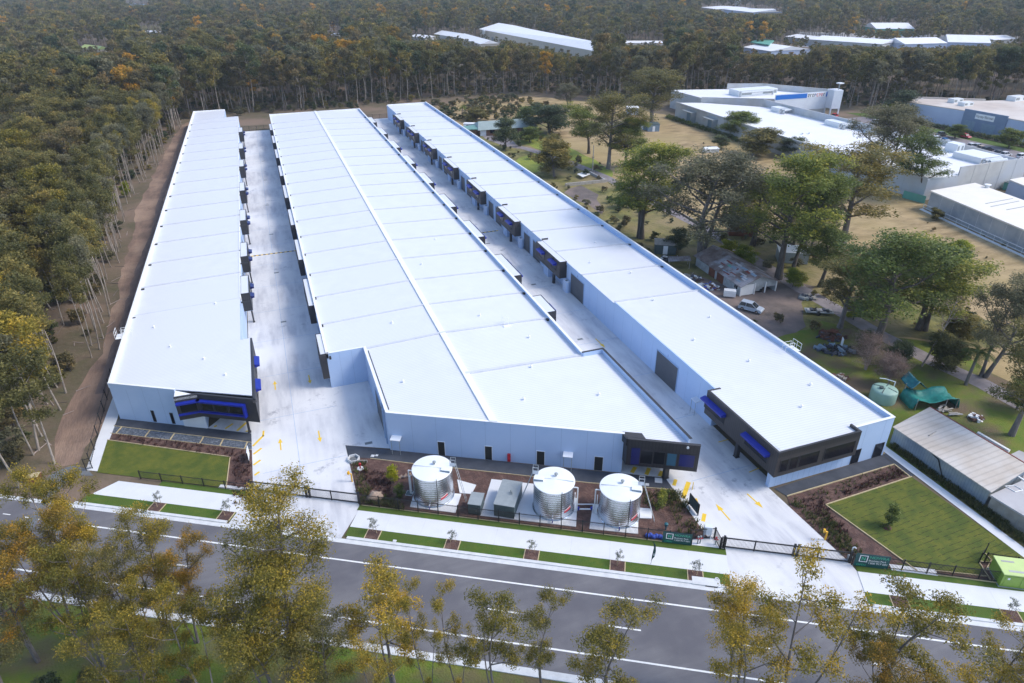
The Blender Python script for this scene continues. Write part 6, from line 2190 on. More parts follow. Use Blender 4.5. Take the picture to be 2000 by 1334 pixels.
def tank(label, px, py, ladder_side, sd_pipe):
    """corrugated steel tank; px, py: foot of its near side"""
    r_ = 2.35
    f = Vector(W(px, py, .12))
    d = f.normalized()
    c = f + d * r_
    t = thing('water_tank', label, 'water tank', (c.x, c.y, 0), STREET, 'steel water tanks')
    h = 4.05
    mb = MB('galv')
    prof = [(r_ + .12, .12), (r_ + .12, .22), (r_, .24)]
    z = .3
    while z < h - .05:
        prof += [(r_, z), (r_ + .018, z + .06), (r_, z + .12)]
        z += .30
    prof += [(r_, h)]
    mb.lathe(prof, 56)
    mb.build('tank_wall', t, True)
    mb = MB('galv_roof')
    mb.lathe([(r_ + .02, h - .04), (r_ + .05, h), (r_ + .02, h + .05), (r_ * .5, h + .16), (0.001, h + .24)], 56)
    mb.box(-r_ * .95, -.03, h + .06, r_ * .95, .03, h + .27, 'galv_roof')
    rf = mb.build('tank_roof', t)
    mb = MB('steel_grey'); mb.lathe([(0, h + .1), (.10, h + .1), (.10, h + .5), (.22, h + .5), (.22, h + .58), (0, h + .66)], 12, 0, (.15, .55)); mb.build('roof_vent', rf)
    sgn = ladder_side
    mb = MB('galv_roof', 'blue_grey_metal'); mb.box(sgn * 1.2, -.55, h + .03, sgn * 2.3, .15, h + .36); mb.box(sgn * 1.2, -.57, h + .03, sgn * 2.3, -.55, h + .33, 1); mb.build('inspection_hatch', rf)
    # inclined ladder with platform
    mb = MB('galv_bare')
    lx = sgn * (r_ + .25)
    for yy in (.9, 1.35):
        mb.tube((lx + sgn * 1.5, yy - 1.6, .12), (lx, yy - .2, h + .1), .03, n=6)
        mb.tube((lx, yy - .2, h + .1), (lx, yy - .2, h + 1.05), .025, n=5)
        mb.tube((lx - sgn * .6, yy - .2, h + .1), (lx - sgn * .6, yy - .2, h + 1.0), .025, n=5)
        mb.tube((lx, yy - .2, h + 1.0), (lx - sgn * .6, yy - .2, h + 1.0), .025, n=5)
        mb.tube((lx, yy - .2, h + .55), (lx - sgn * .6, yy - .2, h + .55), .02, n=5)
    for i in range(13):
        k = i / 12
        x = lx + sgn * 1.5 * (1 - k); y = -.7 + 1.4 * k
        mb.tube((x, y, .12 + (h - .02) * k), (x, y + .45, .12 + (h - .02) * k), .018, n=4)
    mb.box(lx - sgn * .65, .65, h + .06, lx + sgn * .05, 1.2, h + .10)
    mb.build('ladder', t)
    # overflow and level pipes
    mb = MB('pipe_white')
    q = sd_pipe
    mb.path([(q * (r_ - .3), -.5, h - .25), (q * (r_ + .42), -.5, h - .25), (q * (r_ + .42), -.5, .3), (q * (r_ + .1), -.5, .3)], .075, 8)
    mb.build('overflow_pipe', t)
    mb = MB('pipe_white', 'sign_red'); mb.box(q * (r_ + .12), -.95, .9, q * (r_ + .2), -.7, h - .8); mb.build('level_gauge', t)
    a = -1.08
    mb = MB('fence_black'); mb.tube(((r_ + .04) * math.cos(a), (r_ + .04) * math.sin(a), .15), ((r_ + .04) * math.cos(a), (r_ + .04) * math.sin(a), h + .25), .035, n=6); mb.build('standpipe', t)
    mb = MB('trim_white', 'sign_red')
    n_ = 8
    for i in range(n_):
        b0 = -.92 + i * .05; b1 = b0 + .05
        lo = lambda b: 1.0 + (b + .92) * .75
        P_ = lambda b, z: ((r_ + .03) * math.cos(b), (r_ + .03) * math.sin(b), z)
        mb.quad(P_(b0, lo(b0)), P_(b1, lo(b1)), P_(b1, lo(b1) + .42), P_(b0, lo(b0) + .42), 1)
        mb.quad(*[tuple(Vector(v) * 1.002) for v in (P_(b0, lo(b0) + .30), P_(b1, lo(b1) + .30), P_(b1, lo(b1) + .42), P_(b0, lo(b0) + .42))], 0)
    mb.build('maker_plate', t)
    a = -1.5
    mb = MB('pipe_white', 'awning_blue'); ox, oy = (r_ - .05) * math.cos(a), (r_ - .05) * math.sin(a)
    mb.tube((ox, oy, .55), (ox + .02, oy - .45, .55), .07, n=8); mb.tube((ox + .02, oy - .42, .7), (ox + .02, oy - .42, .15), .06, n=8, m=1); mb.build('outlet_valve', t)
    return t


tank('galvanised steel water tank standing alone left of the grey pump cabinets', 850, 991, 1, -1)
tank('middle galvanised steel tank, its ladder and hatch at the back left', 1080, 1017, -1, 1)
tank('rightmost galvanised steel tank, beside the small slab of its ladder foot', 1205, 1031.5, 1, -1)
mb = MB('pipe_white', 'awning_blue')
pa, pb = Vector(W(1124, 1000)), Vector(W(1160, 1000))
o_ = (pa + pb) / 2
mb.tube((pa.x, pa.y, .45), (pb.x, pb.y, .45), .09, n=8)
dd = (pb - pa).normalized(); nn = Vector((-dd.y, dd.x))
p1_, p2_ = pa + nn * .8, pb + nn * .8
mb.path([(pa.x, pa.y, .45), (p1_.x, p1_.y, .45), (p2_.x, p2_.y, .45), (pb.x, pb.y, .45)], .07, 8)
for k in (.15, .85):
    c = pa.lerp(pb, k); mb.tube((c.x, c.y, .35), (c.x, c.y, .75), .13, n=8, m=1)
single(mb, 'pipework', 'white linking pipes with blue valves between the two right steel tanks', 'pipes', (o_.x, o_.y, 0), world=True)
# pump cabinets
def cabinet(name, label, a, b, depth, h, top, side):
    A = Vector(W(*a, .12)); B = Vector(W(*b, .12)); d = (B - A).normalized(); n_ = Vector((-d.y, d.x))
    L_ = (B - A).length
    t = thing(name, label, 'cabinet', (A.x, A.y, .12), math.atan2(d.y, d.x))
    mb = MB(side); mb.box(0, 0, 0, L_, depth, h); mb.build('cabinet_body', t)
    mb = MB(top); mb.box(-.05, -.05, h, L_ + .05, depth + .05, h + .07); mb.build('lid', t)
    for u in (.08, L_ / 2 + .04):
        mb = MB(side); mb.box(u, -.03, .12, u + L_ / 2 - .14, -.002, h - .12)
        for k in range(6):
            mb.box(u + .15, -.05, h * .45 + k * .09, u + L_ / 2 - .3, -.03, h * .45 + k * .09 + .03)
        dr = mb.build('door', t)
        hm = MB('chrome'); hm.box(u + .06, -.07, h * .4, u + .10, -.03, h * .52); hm.build('handle', dr)
    return t, L_


t, L_ = cabinet('pump_house', 'big grey steel pump house on the slab between the left and middle tanks', (965, 1007), (1004, 1013.5), 4.3, 1.75, 'steel_grey', 'steel_teal')
mb = MB('steel_grey'); mb.tube((L_ * .62, 2.2, 1.8), (L_ * .62, 2.2, 2.3), .07, n=8); mb.tube((L_ * .70, 2.0, 1.8), (L_ * .70, 2.0, 2.3), .07, n=8); mb.build('exhaust_pipe', t)
t, L_ = cabinet('pump_house', 'small grey steel cabinet in the mulch beside the left tank', (915, 1003), (939, 1006), 2.0, 1.45, 'steel_grey', 'steel_teal')
# odds and ends of the tank yard
def boulder(px, py, r_, label):
    x, y = W(px, py)
    rr_ = np.random.default_rng(int(px))
    bmv = []
    mb = MB('boulder')
    n1, n2 = 14, 8
    vs = []
    for i in range(n2 + 1):
        th = math.pi * i / n2
        for k in range(n1):
            ph = 2 * math.pi * k / n1
            f = r_ * (1 + .18 * math.sin(3 * ph + i) * math.sin(th) + .10 * rr_.normal() * math.sin(th))
            vs.append((f * math.sin(th) * math.cos(ph) * 1.15, f * math.sin(th) * math.sin(ph), max(-.1, f * math.cos(th) * .8 + r_ * .5)))
    fs = [(i * n1 + k, (i + 1) * n1 + k, (i + 1) * n1 + (k + 1) % n1, i * n1 + (k + 1) % n1) for i in range(n2) for k in range(n1)]
    mb.add(vs, fs)
    single(mb, 'boulder', label, 'rock', (x, y, 0), smooth=True)


boulder(733, 975, .78, 'pinkish boulder lying in the mulch at the left end of the tank yard')
mb = MB('boulder', 'dead_wood')
for k in range(7):
    mb.tube((-.9 + k * .28, .1 * math.sin(k * 2), .12), (-.5 + k * .28, .25 * math.cos(k * 3), .35), .16, .10, 6, k % 2)
single(mb, 'driftwood', 'pale weathered log in the mulch behind the two green shrubs', 'log', W(794, 932) + (0,))
plant(SHRUB[0], *W(769, 943), 1.1, .3, 'shrub', 'taller yellow green shrub of the pair left of the first steel tank', 'shrub')
plant(SHRUB[1], *W(783, 972), .9, 1.3, 'shrub', 'smaller green shrub of the pair, nearer the street fence', 'shrub')
plant(SHRUB[1], *W(1290, 992), 1.15, 2.0, 'shrub', 'lone upright shrub in the mulch right of the steel tanks', 'shrub')
plant(SHRUB[1], *W(1733, 1027), 1.25, 2.6, 'shrub', 'young upright tree alone in the right lawn', 'shrub')
mb = MB('blade_maroon'); mb.lathe([(0, .0), (.5, .0), (.42, .1), (0, .16)], 12)
single(mb, 'mulch_mound', 'little mulch ring round the young tree in the right lawn', 'mulch', W(1732, 1031) + (.06,))
t = thing('hydrant', 'red fire hydrant on a round white base at the corner of the dark path', 'hydrant', W(704, 916) + (0,))
mb = MB('trim_white'); mb.lathe([(0, .0), (.42, .0), (.42, .14), (0, .14)], 20); mb.build('base', t)
mb = MB('red_paint'); mb.lathe([(.09, .14), (.09, .8), (.16, .82), (.16, .92), (.05, 1.0), (0, 1.02)], 12); mb.tube((-.2, 0, .7), (.2, 0, .7), .06, n=8); mb.build('hydrant_body', t)
t = thing('concrete_pit', 'open six sided concrete pit at the left tip of the dark path', 'pit', W(691, 899) + (0,))
mb = MB('kerb_concrete')
hx = [(0.75 * math.cos(k * math.pi / 3), .75 * math.sin(k * math.pi / 3)) for k in range(6)]
for k in range(6):
    mb.slab(hx[k], hx[(k + 1) % 6], .10, 0, .45)
mb.build('pit_wall', t)
mb = MB('gravel_dark'); mb.prism([(x * .9, y * .9) for x, y in hx], 0.05, .10); mb.build('pit_floor', t)
mb = MB('wall_rough'); mb.slab((.45, -.75), (1.6, -1.15), .10, 0, .45); mb.build('cover_board', t)
for px, py, w, lab in ((728, 891, .35, 'left white square lid in the dark path near the hydrant'), (736, 890, .25, 'right smaller white lid in the dark path near the hydrant'),
                       (1286, 939, .8, 'large pale grate in the dark path right of the rightmost tank'), (1264, 947, .35, 'small pale lid left of the large grate in the dark path'), (800, 964, .75, 'dark framed pit lid by the left steel tank')):
    mb = MB('kerb_concrete' if px != 800 else 'steel_teal', 'kerb_concrete'); mb.box(-w / 2, -w / 2, .0, w / 2, w / 2, .09)
    mb.box(-w / 2 - .05, -w / 2 - .05, 0, w / 2 + .05, w / 2 + .05, .075, 1)
    single(mb, 'service_lid', lab, 'lid', W(px, py) + (0,), STREET)
# yellow height posts
def yellow_post(px, py, label, h=1.1):
    x, y = W(px, py)
    t = thing('keypad_post', label, 'keypad post', (x, y, 0), -0.6)
    mb = MB('hydrant_yellow'); mb.tube((0, 0, 0), (0, 0, h), .09, n=10); mb.tube((0, 0, h), (-.32, -.1, h + .12), .08, n=8); mb.build('post', t)
    mb = MB('hydrant_yellow'); mb.box(-.42, -.2, h - .05, -.22, .1, h + .32); mb.build('keypad_box', t)


yellow_post(1611, 1055, 'yellow keypad post at the garden edge inside the right gate', 1.25)
yellow_post(688, 941, 'yellow keypad post at the garden edge inside the left gate', 1.25)
mb = MB('paint_yellow'); mb.tube((0, 0, 0), (0, 0, 1.2), .05, n=6)
single(mb, 'bollard', 'thin orange bollard beside the yellow hatching of the right driveway', 'bollard', W(1352, 957) + (0,))
# black name board at the drive
a, b = Vector(W(1345, 985)), Vector(W(1363, 1008))
t = thing('sign_board', 'black upright tenant board at the garden edge of the right driveway', 'sign', (a.x, a.y, 0), math.atan2((b - a).y, (b - a).x))
L_ = (b - a).length
mb = MB('fence_black'); mb.box(0, -.06, .25, L_, .06, 1.7); mb.build('board', t)
for u in (.05, L_ - .05):
    mb = MB('fence_black'); mb.box(u - .05, -.05, 0, u + .05, .05, 1.75); mb.build('post', t)
mb = MB('steel_teal')
for k in range(6):
    mb.box(.12, -.072, .45 + k * .2, L_ - .12, -.06, .60 + k * .2)
mb.build('name_panel', t)
# same kind of board at the left drive, seen edge on
t = thing('sign_board', 'grey edged tenant board at the right edge of the left garden', 'sign', W(487, 897) + (0,), math.pi / 2 - .05)
mb = MB('wall_white'); mb.box(-.9, -.05, .3, .9, .05, 1.6); mb.build('board', t)
for u in (-.9, .9):
    mb = MB('fence_black'); mb.box(u - .05, -.06, 0, u + .05, .06, 1.65); mb.build('post', t)
# hydrant booster on the slab
t = thing('booster_pipes', 'red capped fire booster pipes on the slab beside the left banner', 'pipes', W(1362, 1063) + (.08,), STREET)
for k, (x, y) in enumerate(((0, 0), (.28, .12), (1.9, .2))):
    mb = MB('steel_grey', 'red_paint'); mb.tube((x, y, 0), (x, y, .95), .07, n=8); mb.tube((x - .22, y, .75), (x + .22, y, .75), .08, n=8, m=1); mb.tube((x, y, .95), (x, y, 1.08), .11, n=8, m=1 if k == 2 else 0); mb.build('valve', t)
mb = MB('wall_white'); mb.box(-.4, -.3, .6, .4, .3, 1.7)
for q in (-.35, .35): mb.box(q - .03, -.25, 0, q + .03, .25, .6)
single(mb, 'meter_box', 'pale grey meter box on legs at the back of the hydrant slab', 'box', W(1380, 1050) + (.08,), STREET)
t = thing('blue_bag', 'heap of blue wrapped bags on the mulch behind the fence', 'bags', W(1280, 1050) + (0,), STREET)
for k in range(7):
    mb = MB('blue_cloth'); mb.lathe([(0, .0), (.24, .02), (.28, .2), (.2, .38), (0, .44)], 10); o = mb.build('bag', t, True); o.location = (-.9 + k * .34, .12 * math.sin(k * 2.3), 0); o.rotation_euler = (0, .15 * math.sin(k), k)
t = thing('wall_light', 'small dark blue bollard light in the mulch above the left banner', 'light', W(1300, 1035) + (0,))
mb = MB('tarp_blue'); mb.lathe([(.08, 0), (.08, .6), (.2, .65), (.22, .95), (0, 1.05)], 10); mb.build('lamp_post', t)
# lime green cabinet
A = Vector(W(1950, 1146)); B = Vector(W(2020, 1155)); d = (B - A).normalized()
t = thing('transformer_kiosk', 'lime green electricity cabinet at the right edge behind the black fence', 'cabinet', (A.x, A.y, 0), math.atan2(d.y, d.x))
mb = MB('lime_green'); mb.box(0, 0, .12, 3.4, 2.4, 1.75); mb.build('cabinet_body', t, bevel=.04)
mb = MB('lime_light', 'slab_grey'); mb.box(-.06, -.06, 1.75, 3.46, 2.46, 1.86); mb.box(.6, .35, 1.86, 2.6, .6, 1.88, 1); mb.box(.4, 1.7, 1.86, 1.6, 1.9, 1.88, 1); mb.build('lid', t)
mb = MB('steel_grey'); mb.box(-.1, -.1, 0, 3.5, 2.5, .12); mb.build('plinth', t)
for u in (.25, 1.8):
    mb = MB('lime_green', 'trim_white'); mb.box(u, -.03, .3, u + 1.35, 0, 1.6); mb.box(u + .2, -.045, 1.15, u + .42, -.03, 1.4, 1); mb.build('door', t)
sheet('mulch_bed', [W(1820, 1117), W(1935, 1139), W(2060, 1155), W(2060, 1118), W(1921, 1098), W(1911, 1100), W(1927, 1128)], .085, 'mulch')
mb = MB('timber_edge')
for a, b in ((W(1912, 1100), W(1935, 1136)), (W(1924, 1083), W(1936, 1096)), (W(1914, 1098), W(1944, 1102)), (W(1935, 1096), W(1925, 1114)), (W(1925, 1114), W(1946, 1117)), (W(1937, 1138), W(1946, 1119)), (W(1828, 1124), W(2040, 1152)), (W(1826, 1116), W(1926, 1127))):
    mb.slab(a, b, .09, .05, .18)
single(mb, 'garden_edging', 'crossing pale timber battens round the lime green cabinet', 'edging', W(1925, 1115) + (0,), world=True)
sheet('corner_slab', [SN(30.3, 55.15), SN(34.8, 55.15), SN(34.8, 56.0), SN(30.3, 56.0)], 0.11, 'concrete_path')
# street saplings in their mulch squares
SQ = (305, 440, 728, 883, 1038, 1206, 1358, 1975, 1757)
NM = ('leftmost', 'second from left', 'at the left corner of the tank yard', 'left of the first steel tank', 'in front of the pump house', 'in front of the right tanks', 'left of the right driveway', 'at the far right', 'half hidden right of the right driveway')
for px, nm in zip(SQ, NM):
    s = sn_of(px, 993 + (px - 305) * .127)[0]
    strip('mulch_bed', s - .75, s + .75, 50.32, 51.73, .115, 'mulch')
    mb = MB('timber_edge')
    for q in (-.78, .78):
        mb.prism([SN(s + q - .05, 50.3), SN(s + q + .05, 50.3), SN(s + q + .05, 51.75), SN(s + q - .05, 51.75)], .05, .15)
    g = SN(s, 51.0)
    single(mb, 'garden_edging', 'pair of timber boards edging the sapling square %s' % nm, 'edging', (g[0], g[1], 0), world=True, group='edgings of the sapling squares')
    g = SN(s, 51.35)
    t = plant(SAPLING[0], g[0], g[1], rnd.uniform(.9, 1.15), rnd.uniform(0, 6), 'sapling', 'thin grey green street sapling %s' % nm, 'sapling', 'street saplings', z=.11)
    for q in (-.3, .3):
        mb = MB('timber_edge'); mb.tube((q, -.1, 0), (q, -.1, .75), .025, n=5); mb.build('stake', t)
mb = MB('kerb_concrete'); mb.lathe([(0, 0), (.22, 0), (.22, .12), (.12, .12), (.12, .05), (0, .05)], 14)
single(mb, 'service_lid', 'white round lid in the grass verge left of the right driveway', 'lid', W(1400, 1133) + (.06,))
mb = MB('kerb_concrete'); mb.box(-.2, -.15, 0, .2, .15, .1)
single(mb, 'service_lid', 'white square lid in the grass verge between two saplings', 'lid', W(771, 1058) + (.05,), STREET)
mb = MB('kerb_concrete', 'paint_black'); mb.prism([(-1.3, -.1), (1.5, -.1), (1.5, .9), (-1.3, .9)], 0, .16); mb.box(.0, -.16, .02, 1.2, -.09, .12, 1)
single(mb, 'storm_drain', 'concrete storm drain inlet in the kerb left of the right driveway', 'drain', SN(11.0, 50.0) + (0,), STREET)
mb = MB('joint_grey')
mb.box(-.9, -.45, .11, .9, -.4, .116); mb.box(-.9, .4, .11, .9, .45, .116); mb.box(-.9, -.4, .11, -.85, .4, .116); mb.box(.85, -.4, .11, .9, .4, .116); mb.box(-.02, -.4, .11, .02, .4, .116)
o = mb.build('pit_cover'); o.location = SN(30.2, 53.6) + (0,); o.rotation_euler = (0, 0, STREET); tag(o, kind='structure')
# rings and gate by the gravel access
for (px, py, mt, lab) in ((95, 948, 'timber_edge', 'pale ring leftmost of the three rings on the dark gravel'), (104, 949, 'hydrant_yellow', 'yellow disc between two pale rings on the dark gravel'), (115, 947, 'timber_edge', 'pale disc rightmost of the three rings on the dark gravel')):
    mb = MB(mt, 'fence_black'); mb.lathe([(.12, 0), (.42, 0), (.42, .08), (.12, .08)], 16); 
    if px > 100: mb.lathe([(0, .07), (.13, .07)], 12)
    single(mb, 'cable_drum', lab, 'ring', W(px, py) + (.03,))
mb = MB('rust_red', 'timber_edge'); mb.prism([(-.9, -.5), (.7, -.6), (.9, .4), (-.6, .6)], 0, .7, 'rust_red', 'timber_edge')
single(mb, 'timber_crate', 'rusty brown crate at the left edge of the gravel access', 'crate', W(66, 937) + (0,))
fence('picket_fence', 'small black gate standing open beside the dirt track', W(169, 919), W(181, 915), 1.75, 1.4, 0.10)
fence('chain_fence', 'thin black wire fence along the side path of the west warehouse', W(178, 907), (-28.9, 104), 1.7, 3.1, 0.5, bar=.012)
fence('chain_fence', 'thin black wire fence far along the dirt track beside the west warehouse', (-28.0, 104), (-27.2, 190), 1.7, 4.0, 1.0, bar=.01)
mb = MB('fence_black'); fB = 1
fence('rear_fence', 'dark steel fence closing the far end of the left driveway', (-8.6, 294.0), (2.8, 294.0), 1.8, 2.8, .2)
fence('rear_fence', 'dark steel fence closing the far end of the right driveway', (38.6, 300.5), (50.8, 300.5), 1.8, 2.8, .2)

# ---- planting in the mulch: uncountable tufts
def tufts(name, polys, n_, m, h, w, seed, rows=False):
    r_ = np.random.default_rng(seed)
    V, Q, T = [], [], []
    per = n_ // len(polys)
    for poly in polys:
        xs = [p[0] for p in poly]; ys_ = [p[1] for p in poly]
        k = 0
        while k < per:
            x, y = r_.uniform(min(xs), max(xs)), r_.uniform(min(ys_), max(ys_))
            if not inside((x, y), poly): continue
            k += 1
            hh = h * r_.uniform(.5, 1.2)
            for b in range(7):
                a = r_.uniform(0, 6.28); l = w * r_.uniform(.5, 1.3)
                dx, dy = math.cos(a), math.sin(a)
                i = len(V)
                V += [(x - dy * .03, y + dx * .03, .04), (x + dy * .03, y - dx * .03, .04), (x + dx * l + dy * .02, y + dy * l - dx * .02, hh), (x + dx * l - dy * .02, y + dy * l + dx * .02, hh)]
                Q.append((i, i + 1, i + 2, i + 3)); T += [r_.random()] * 4
    o = bpy.data.objects.new(name, np_mesh(name, V, Q, [m], False, T)); COL.objects.link(o)
    return tag(o, kind='stuff')


leaf_mat('tuft_green', (0.05, 0.075, 0.02), (0.10, 0.115, 0.035), (0.19, 0.16, 0.06), .5)
leaf_mat('tuft_maroon', (0.045, 0.018, 0.02), (0.09, 0.035, 0.035), (0.13, 0.075, 0.05), .5)
tufts('grass_tufts', [[W(690, 905), W(715, 905), W(730, 985), W(700, 985)], [W(745, 970), W(790, 985), W(790, 1000), W(720, 985)], [W(1290, 970), W(1330, 960), W(1378, 1040), W(1330, 1050)], [W(1250, 960), W(1330, 960), W(1340, 990), W(1260, 990)]], 420, 'tuft_green', .55, .3, 1)
tufts('grass_tufts', [[W(1545, 985), W(1560, 980), W(1660, 1075), W(1650, 1090)], [W(1590, 1000), W(1610, 1000), W(1690, 1088), W(1665, 1090)]], 220, 'tuft_green', .45, .26, 2)
tufts('maroon_plants', [[W(1560, 978), W(1600, 970), W(1665, 1050), W(1640, 1050)], [W(1640, 965), W(1750, 915), W(1765, 930), W(1650, 970)], [W(225, 850), W(480, 882), W(485, 900), W(228, 862)], [W(455, 895), W(488, 905), W(490, 990), W(458, 985)], [W(700, 920), W(760, 925), W(770, 975), W(735, 965)]], 560, 'tuft_maroon', .38, .24, 3)
tufts('grass_tufts', [[W(1545, 975), W(1740, 912), W(1775, 930), W(1615, 980)]], 90, 'tuft_green', .3, .2, 4)
tufts('weeds', [[W(1735, 873), W(1752, 872), W(1960, 1020), W(2030, 1085), W(1960, 1040), W(1862, 966)]], 700, 'tuft_green', .6, .35, 5)


# ------------------------------------------------------------------ paddock side: old sheds, tanks, heaps
# long shed with a cream roof
LS_ = [Vector((70.9, 49.4)), Vector((71.3, 36.3)), Vector((78.3, 37.3)), Vector((77.8, 50.4))]
ol = (73.5, 43, 0)
t = thing('long_shed', 'long low shed with a cream ribbed roof beside the right lawn', 'shed', ol)
mb = MB('shed_wall_blue'); mb.prism([tuple(p) for p in LS_], 0, [2.55, 2.55, 3.1, 3.1]); mb.build('wall', t, off=ol)
mb = MB('cream_roof')
q = [(70.6, 49.5), (70.95, 36.0), (78.5, 37.1), (78.0, 50.6)]
mb.prism(q, [2.58, 2.58, 3.2, 3.2], [2.7, 2.7, 3.32, 3.32]); mb.build('roof', t, off=ol)
mb = MB('gutter_red'); mb.slab((78.1, 50.6), (78.6, 37.1), .16, 3.15, 3.36); mb.build('gutter', t, off=ol)
mb = MB('fence_black'); mb.path([(70.95, 44.2, 2.6), (71.0, 42.8, 2.2), (71.05, 41.6, .2)], .07, 6); mb.build('downpipe', t, off=ol)
mb = MB('timber_grey'); mb.slab((73.0, 46.2), (74.6, 46.5), .12, 2.8, 3.05); mb.build('roof_plank', t, off=ol)
LT_ = [Vector((71.2, 35.9)), Vector((73.2, 18)), Vector((84, 18)), Vector((84, 37.0))]
ol2 = (76, 28, 0)
t = thing('flat_shed', 'flat grey concrete roofed shed at the right edge beyond the cream roofed shed', 'shed', ol2)
mb = MB('wall_rough'); mb.prism([tuple(p) for p in LT_], 0, 2.1)
f = Face(LT_[0], LT_[1])
f = Face(LT_[1], LT_[0]) if f.n.x > 0 else f
joints(mb, f, 18, 0, 2.1, 1.6, 'steel_grey')
mb.build('wall', t, off=ol2)
mb = MB('slab_grey'); mb.prism([(70.95, 36.0), (72.95, 17.8), (84.2, 17.8), (84.2, 37.1)], 2.1, 2.3); mb.build('roof', t, off=ol2)
mb = MB('trim_white'); x, y = W(1962, 950, 2.3); mb.path([(x, y, 2.35), (x + 1.2, y - .3, 2.35), (x + 1.3, y - 1.2, 2.35), (x + .2, y - 1.1, 2.35), (x, y, 2.35)], .05, 5); mb.box(x + 3, y - 3, 2.3, x + 3.2, y + 2, 2.4); mb.build('roof_frame', t, off=ol2)
sheet('concrete_strip', [W(1925, 912), W(1990, 880), W(2040, 900), W(2040, 940), W(1990, 945)], .04, 'slab_grey')
r = random.Random(12)
t = thing('timber_stack', 'untidy stack of grey and white planks beside the cream roofed shed', 'timber', W(1847, 806) + (0,))
for k in range(12):
    mb = MB('timber_grey' if k % 3 else 'slab_grey'); a = r.uniform(-.4, .5); l = r.uniform(1.0, 2.0); x0, y0 = r.uniform(-1, 0), r.uniform(-1, 1)
    mb.slab((x0, y0), (x0 + l * math.cos(a), y0 + l * math.sin(a)), .22, .06 + k * .05, .12 + k * .05); mb.build('plank', t)
mb = MB('trim_white'); mb.slab(W(1908, 848), W(1970, 884), .35, .05, .4)
single(mb, 'white_beam', 'long white beam lying along the far edge of the cream roof', 'beam', W(1940, 866) + (0,), world=True)
# green plastic tank
x, y = W(1727, 792)
x += 0.9; y += 1.3
t = thing('plastic_tank', 'round pale green plastic water tank behind the right warehouse corner', 'water tank', (x, y, 0))
mb = MB('tank_green'); mb.lathe([(1.75, 0), (1.78, .1), (1.75, 1.7), (1.7, 1.85), (1.3, 1.98), (.4, 2.15), (0, 2.2)], 40); mb.build('tank_body', t, True)
mb = MB('tank_green', 'steel_teal')
for k in range(4):
    a = k * math.pi / 2 + .5
    mb.tube((.3 * math.cos(a), .3 * math.sin(a), 2.16), (1.6 * math.cos(a), 1.6 * math.sin(a), 1.93), .07, n=6, m=1)
mb.lathe([(0, 2.1), (.3, 2.1), (.3, 2.3), (0, 2.32)], 14, 1, (-.7, .1)); mb.build('ribs', t)
mb = MB('pipe_white'); mb.path([(1.3, 1.3, 2.5), (1.9, .2, 2.5), (1.9, .2, .2)], .07, 6); mb.path([(.6, 1.8, 2.5), (1.3, 1.3, 2.5)], .07, 6); mb.build('inlet_pipe', t)
# tarpaulin shelter
x, y = W(1812, 788)
t = thing('tarpaulin_shelter', 'sagging shelter of teal green tarpaulins in the yard behind the plastic tank', 'tarpaulin', (x, y, 0), -.30)


def cloth(prof, w, m, sag, name, n_=14, k_=10):
    """sagging sheet through the profile points, w wide"""
    mb_ = MB(m)
    vs = []
    rr_ = np.random.default_rng(len(prof) * 7 + int(w * 3))
    for i in range(n_ + 1):
        u = i / n_ * (len(prof) - 1); a = min(int(u), len(prof) - 2); f_ = u - a
        p_ = Vector(prof[a]).lerp(Vector(prof[a + 1]), f_)
        for j in range(k_ + 1):
            v = j / k_
            vs.append((p_.x, p_.y + (v - .5) * w, p_.z - sag * 4 * v * (1 - v) + rr_.normal() * .05))
    fs = [(i * (k_ + 1) + j, (i + 1) * (k_ + 1) + j, (i + 1) * (k_ + 1) + j + 1, i * (k_ + 1) + j + 1) for i in range(n_) for j in range(k_)]
    mb_.add(vs, fs)
    o_2 = mb_.build(name, t, True)
    sm = o_2.modifiers.new('thickness', 'SOLIDIFY'); sm.thickness = .03
    return o_2


cloth([(-3.0, 1.6, 2.5), (-1.6, 2.2, 3.3), (-.4, 2.0, 2.2)], 3.0, 'tarp_blue', .2, 'upper_sheet')
cloth([(-3.4, 0, .3), (-2.9, 0, 1.9), (-.6, 0, 1.1), (1.4, 0, 1.9), (3.3, .2, 1.6), (3.6, .2, .2)], 3.4, 'tarp_green', .45, 'lower_sheet')
mb = MB('timber_grey')
for p_ in ((-2.9, -1.6, 1.9), (-2.9, 1.6, 2.5), (1.4, -1.6, 1.8), (3.2, -1.4, 1.6), (3.2, 1.6, 1.5), (-1.6, 3.4, 3.2)):
    mb.tube((p_[0], p_[1], 0), p_, .06, n=6)
mb.build('support_pole', t)
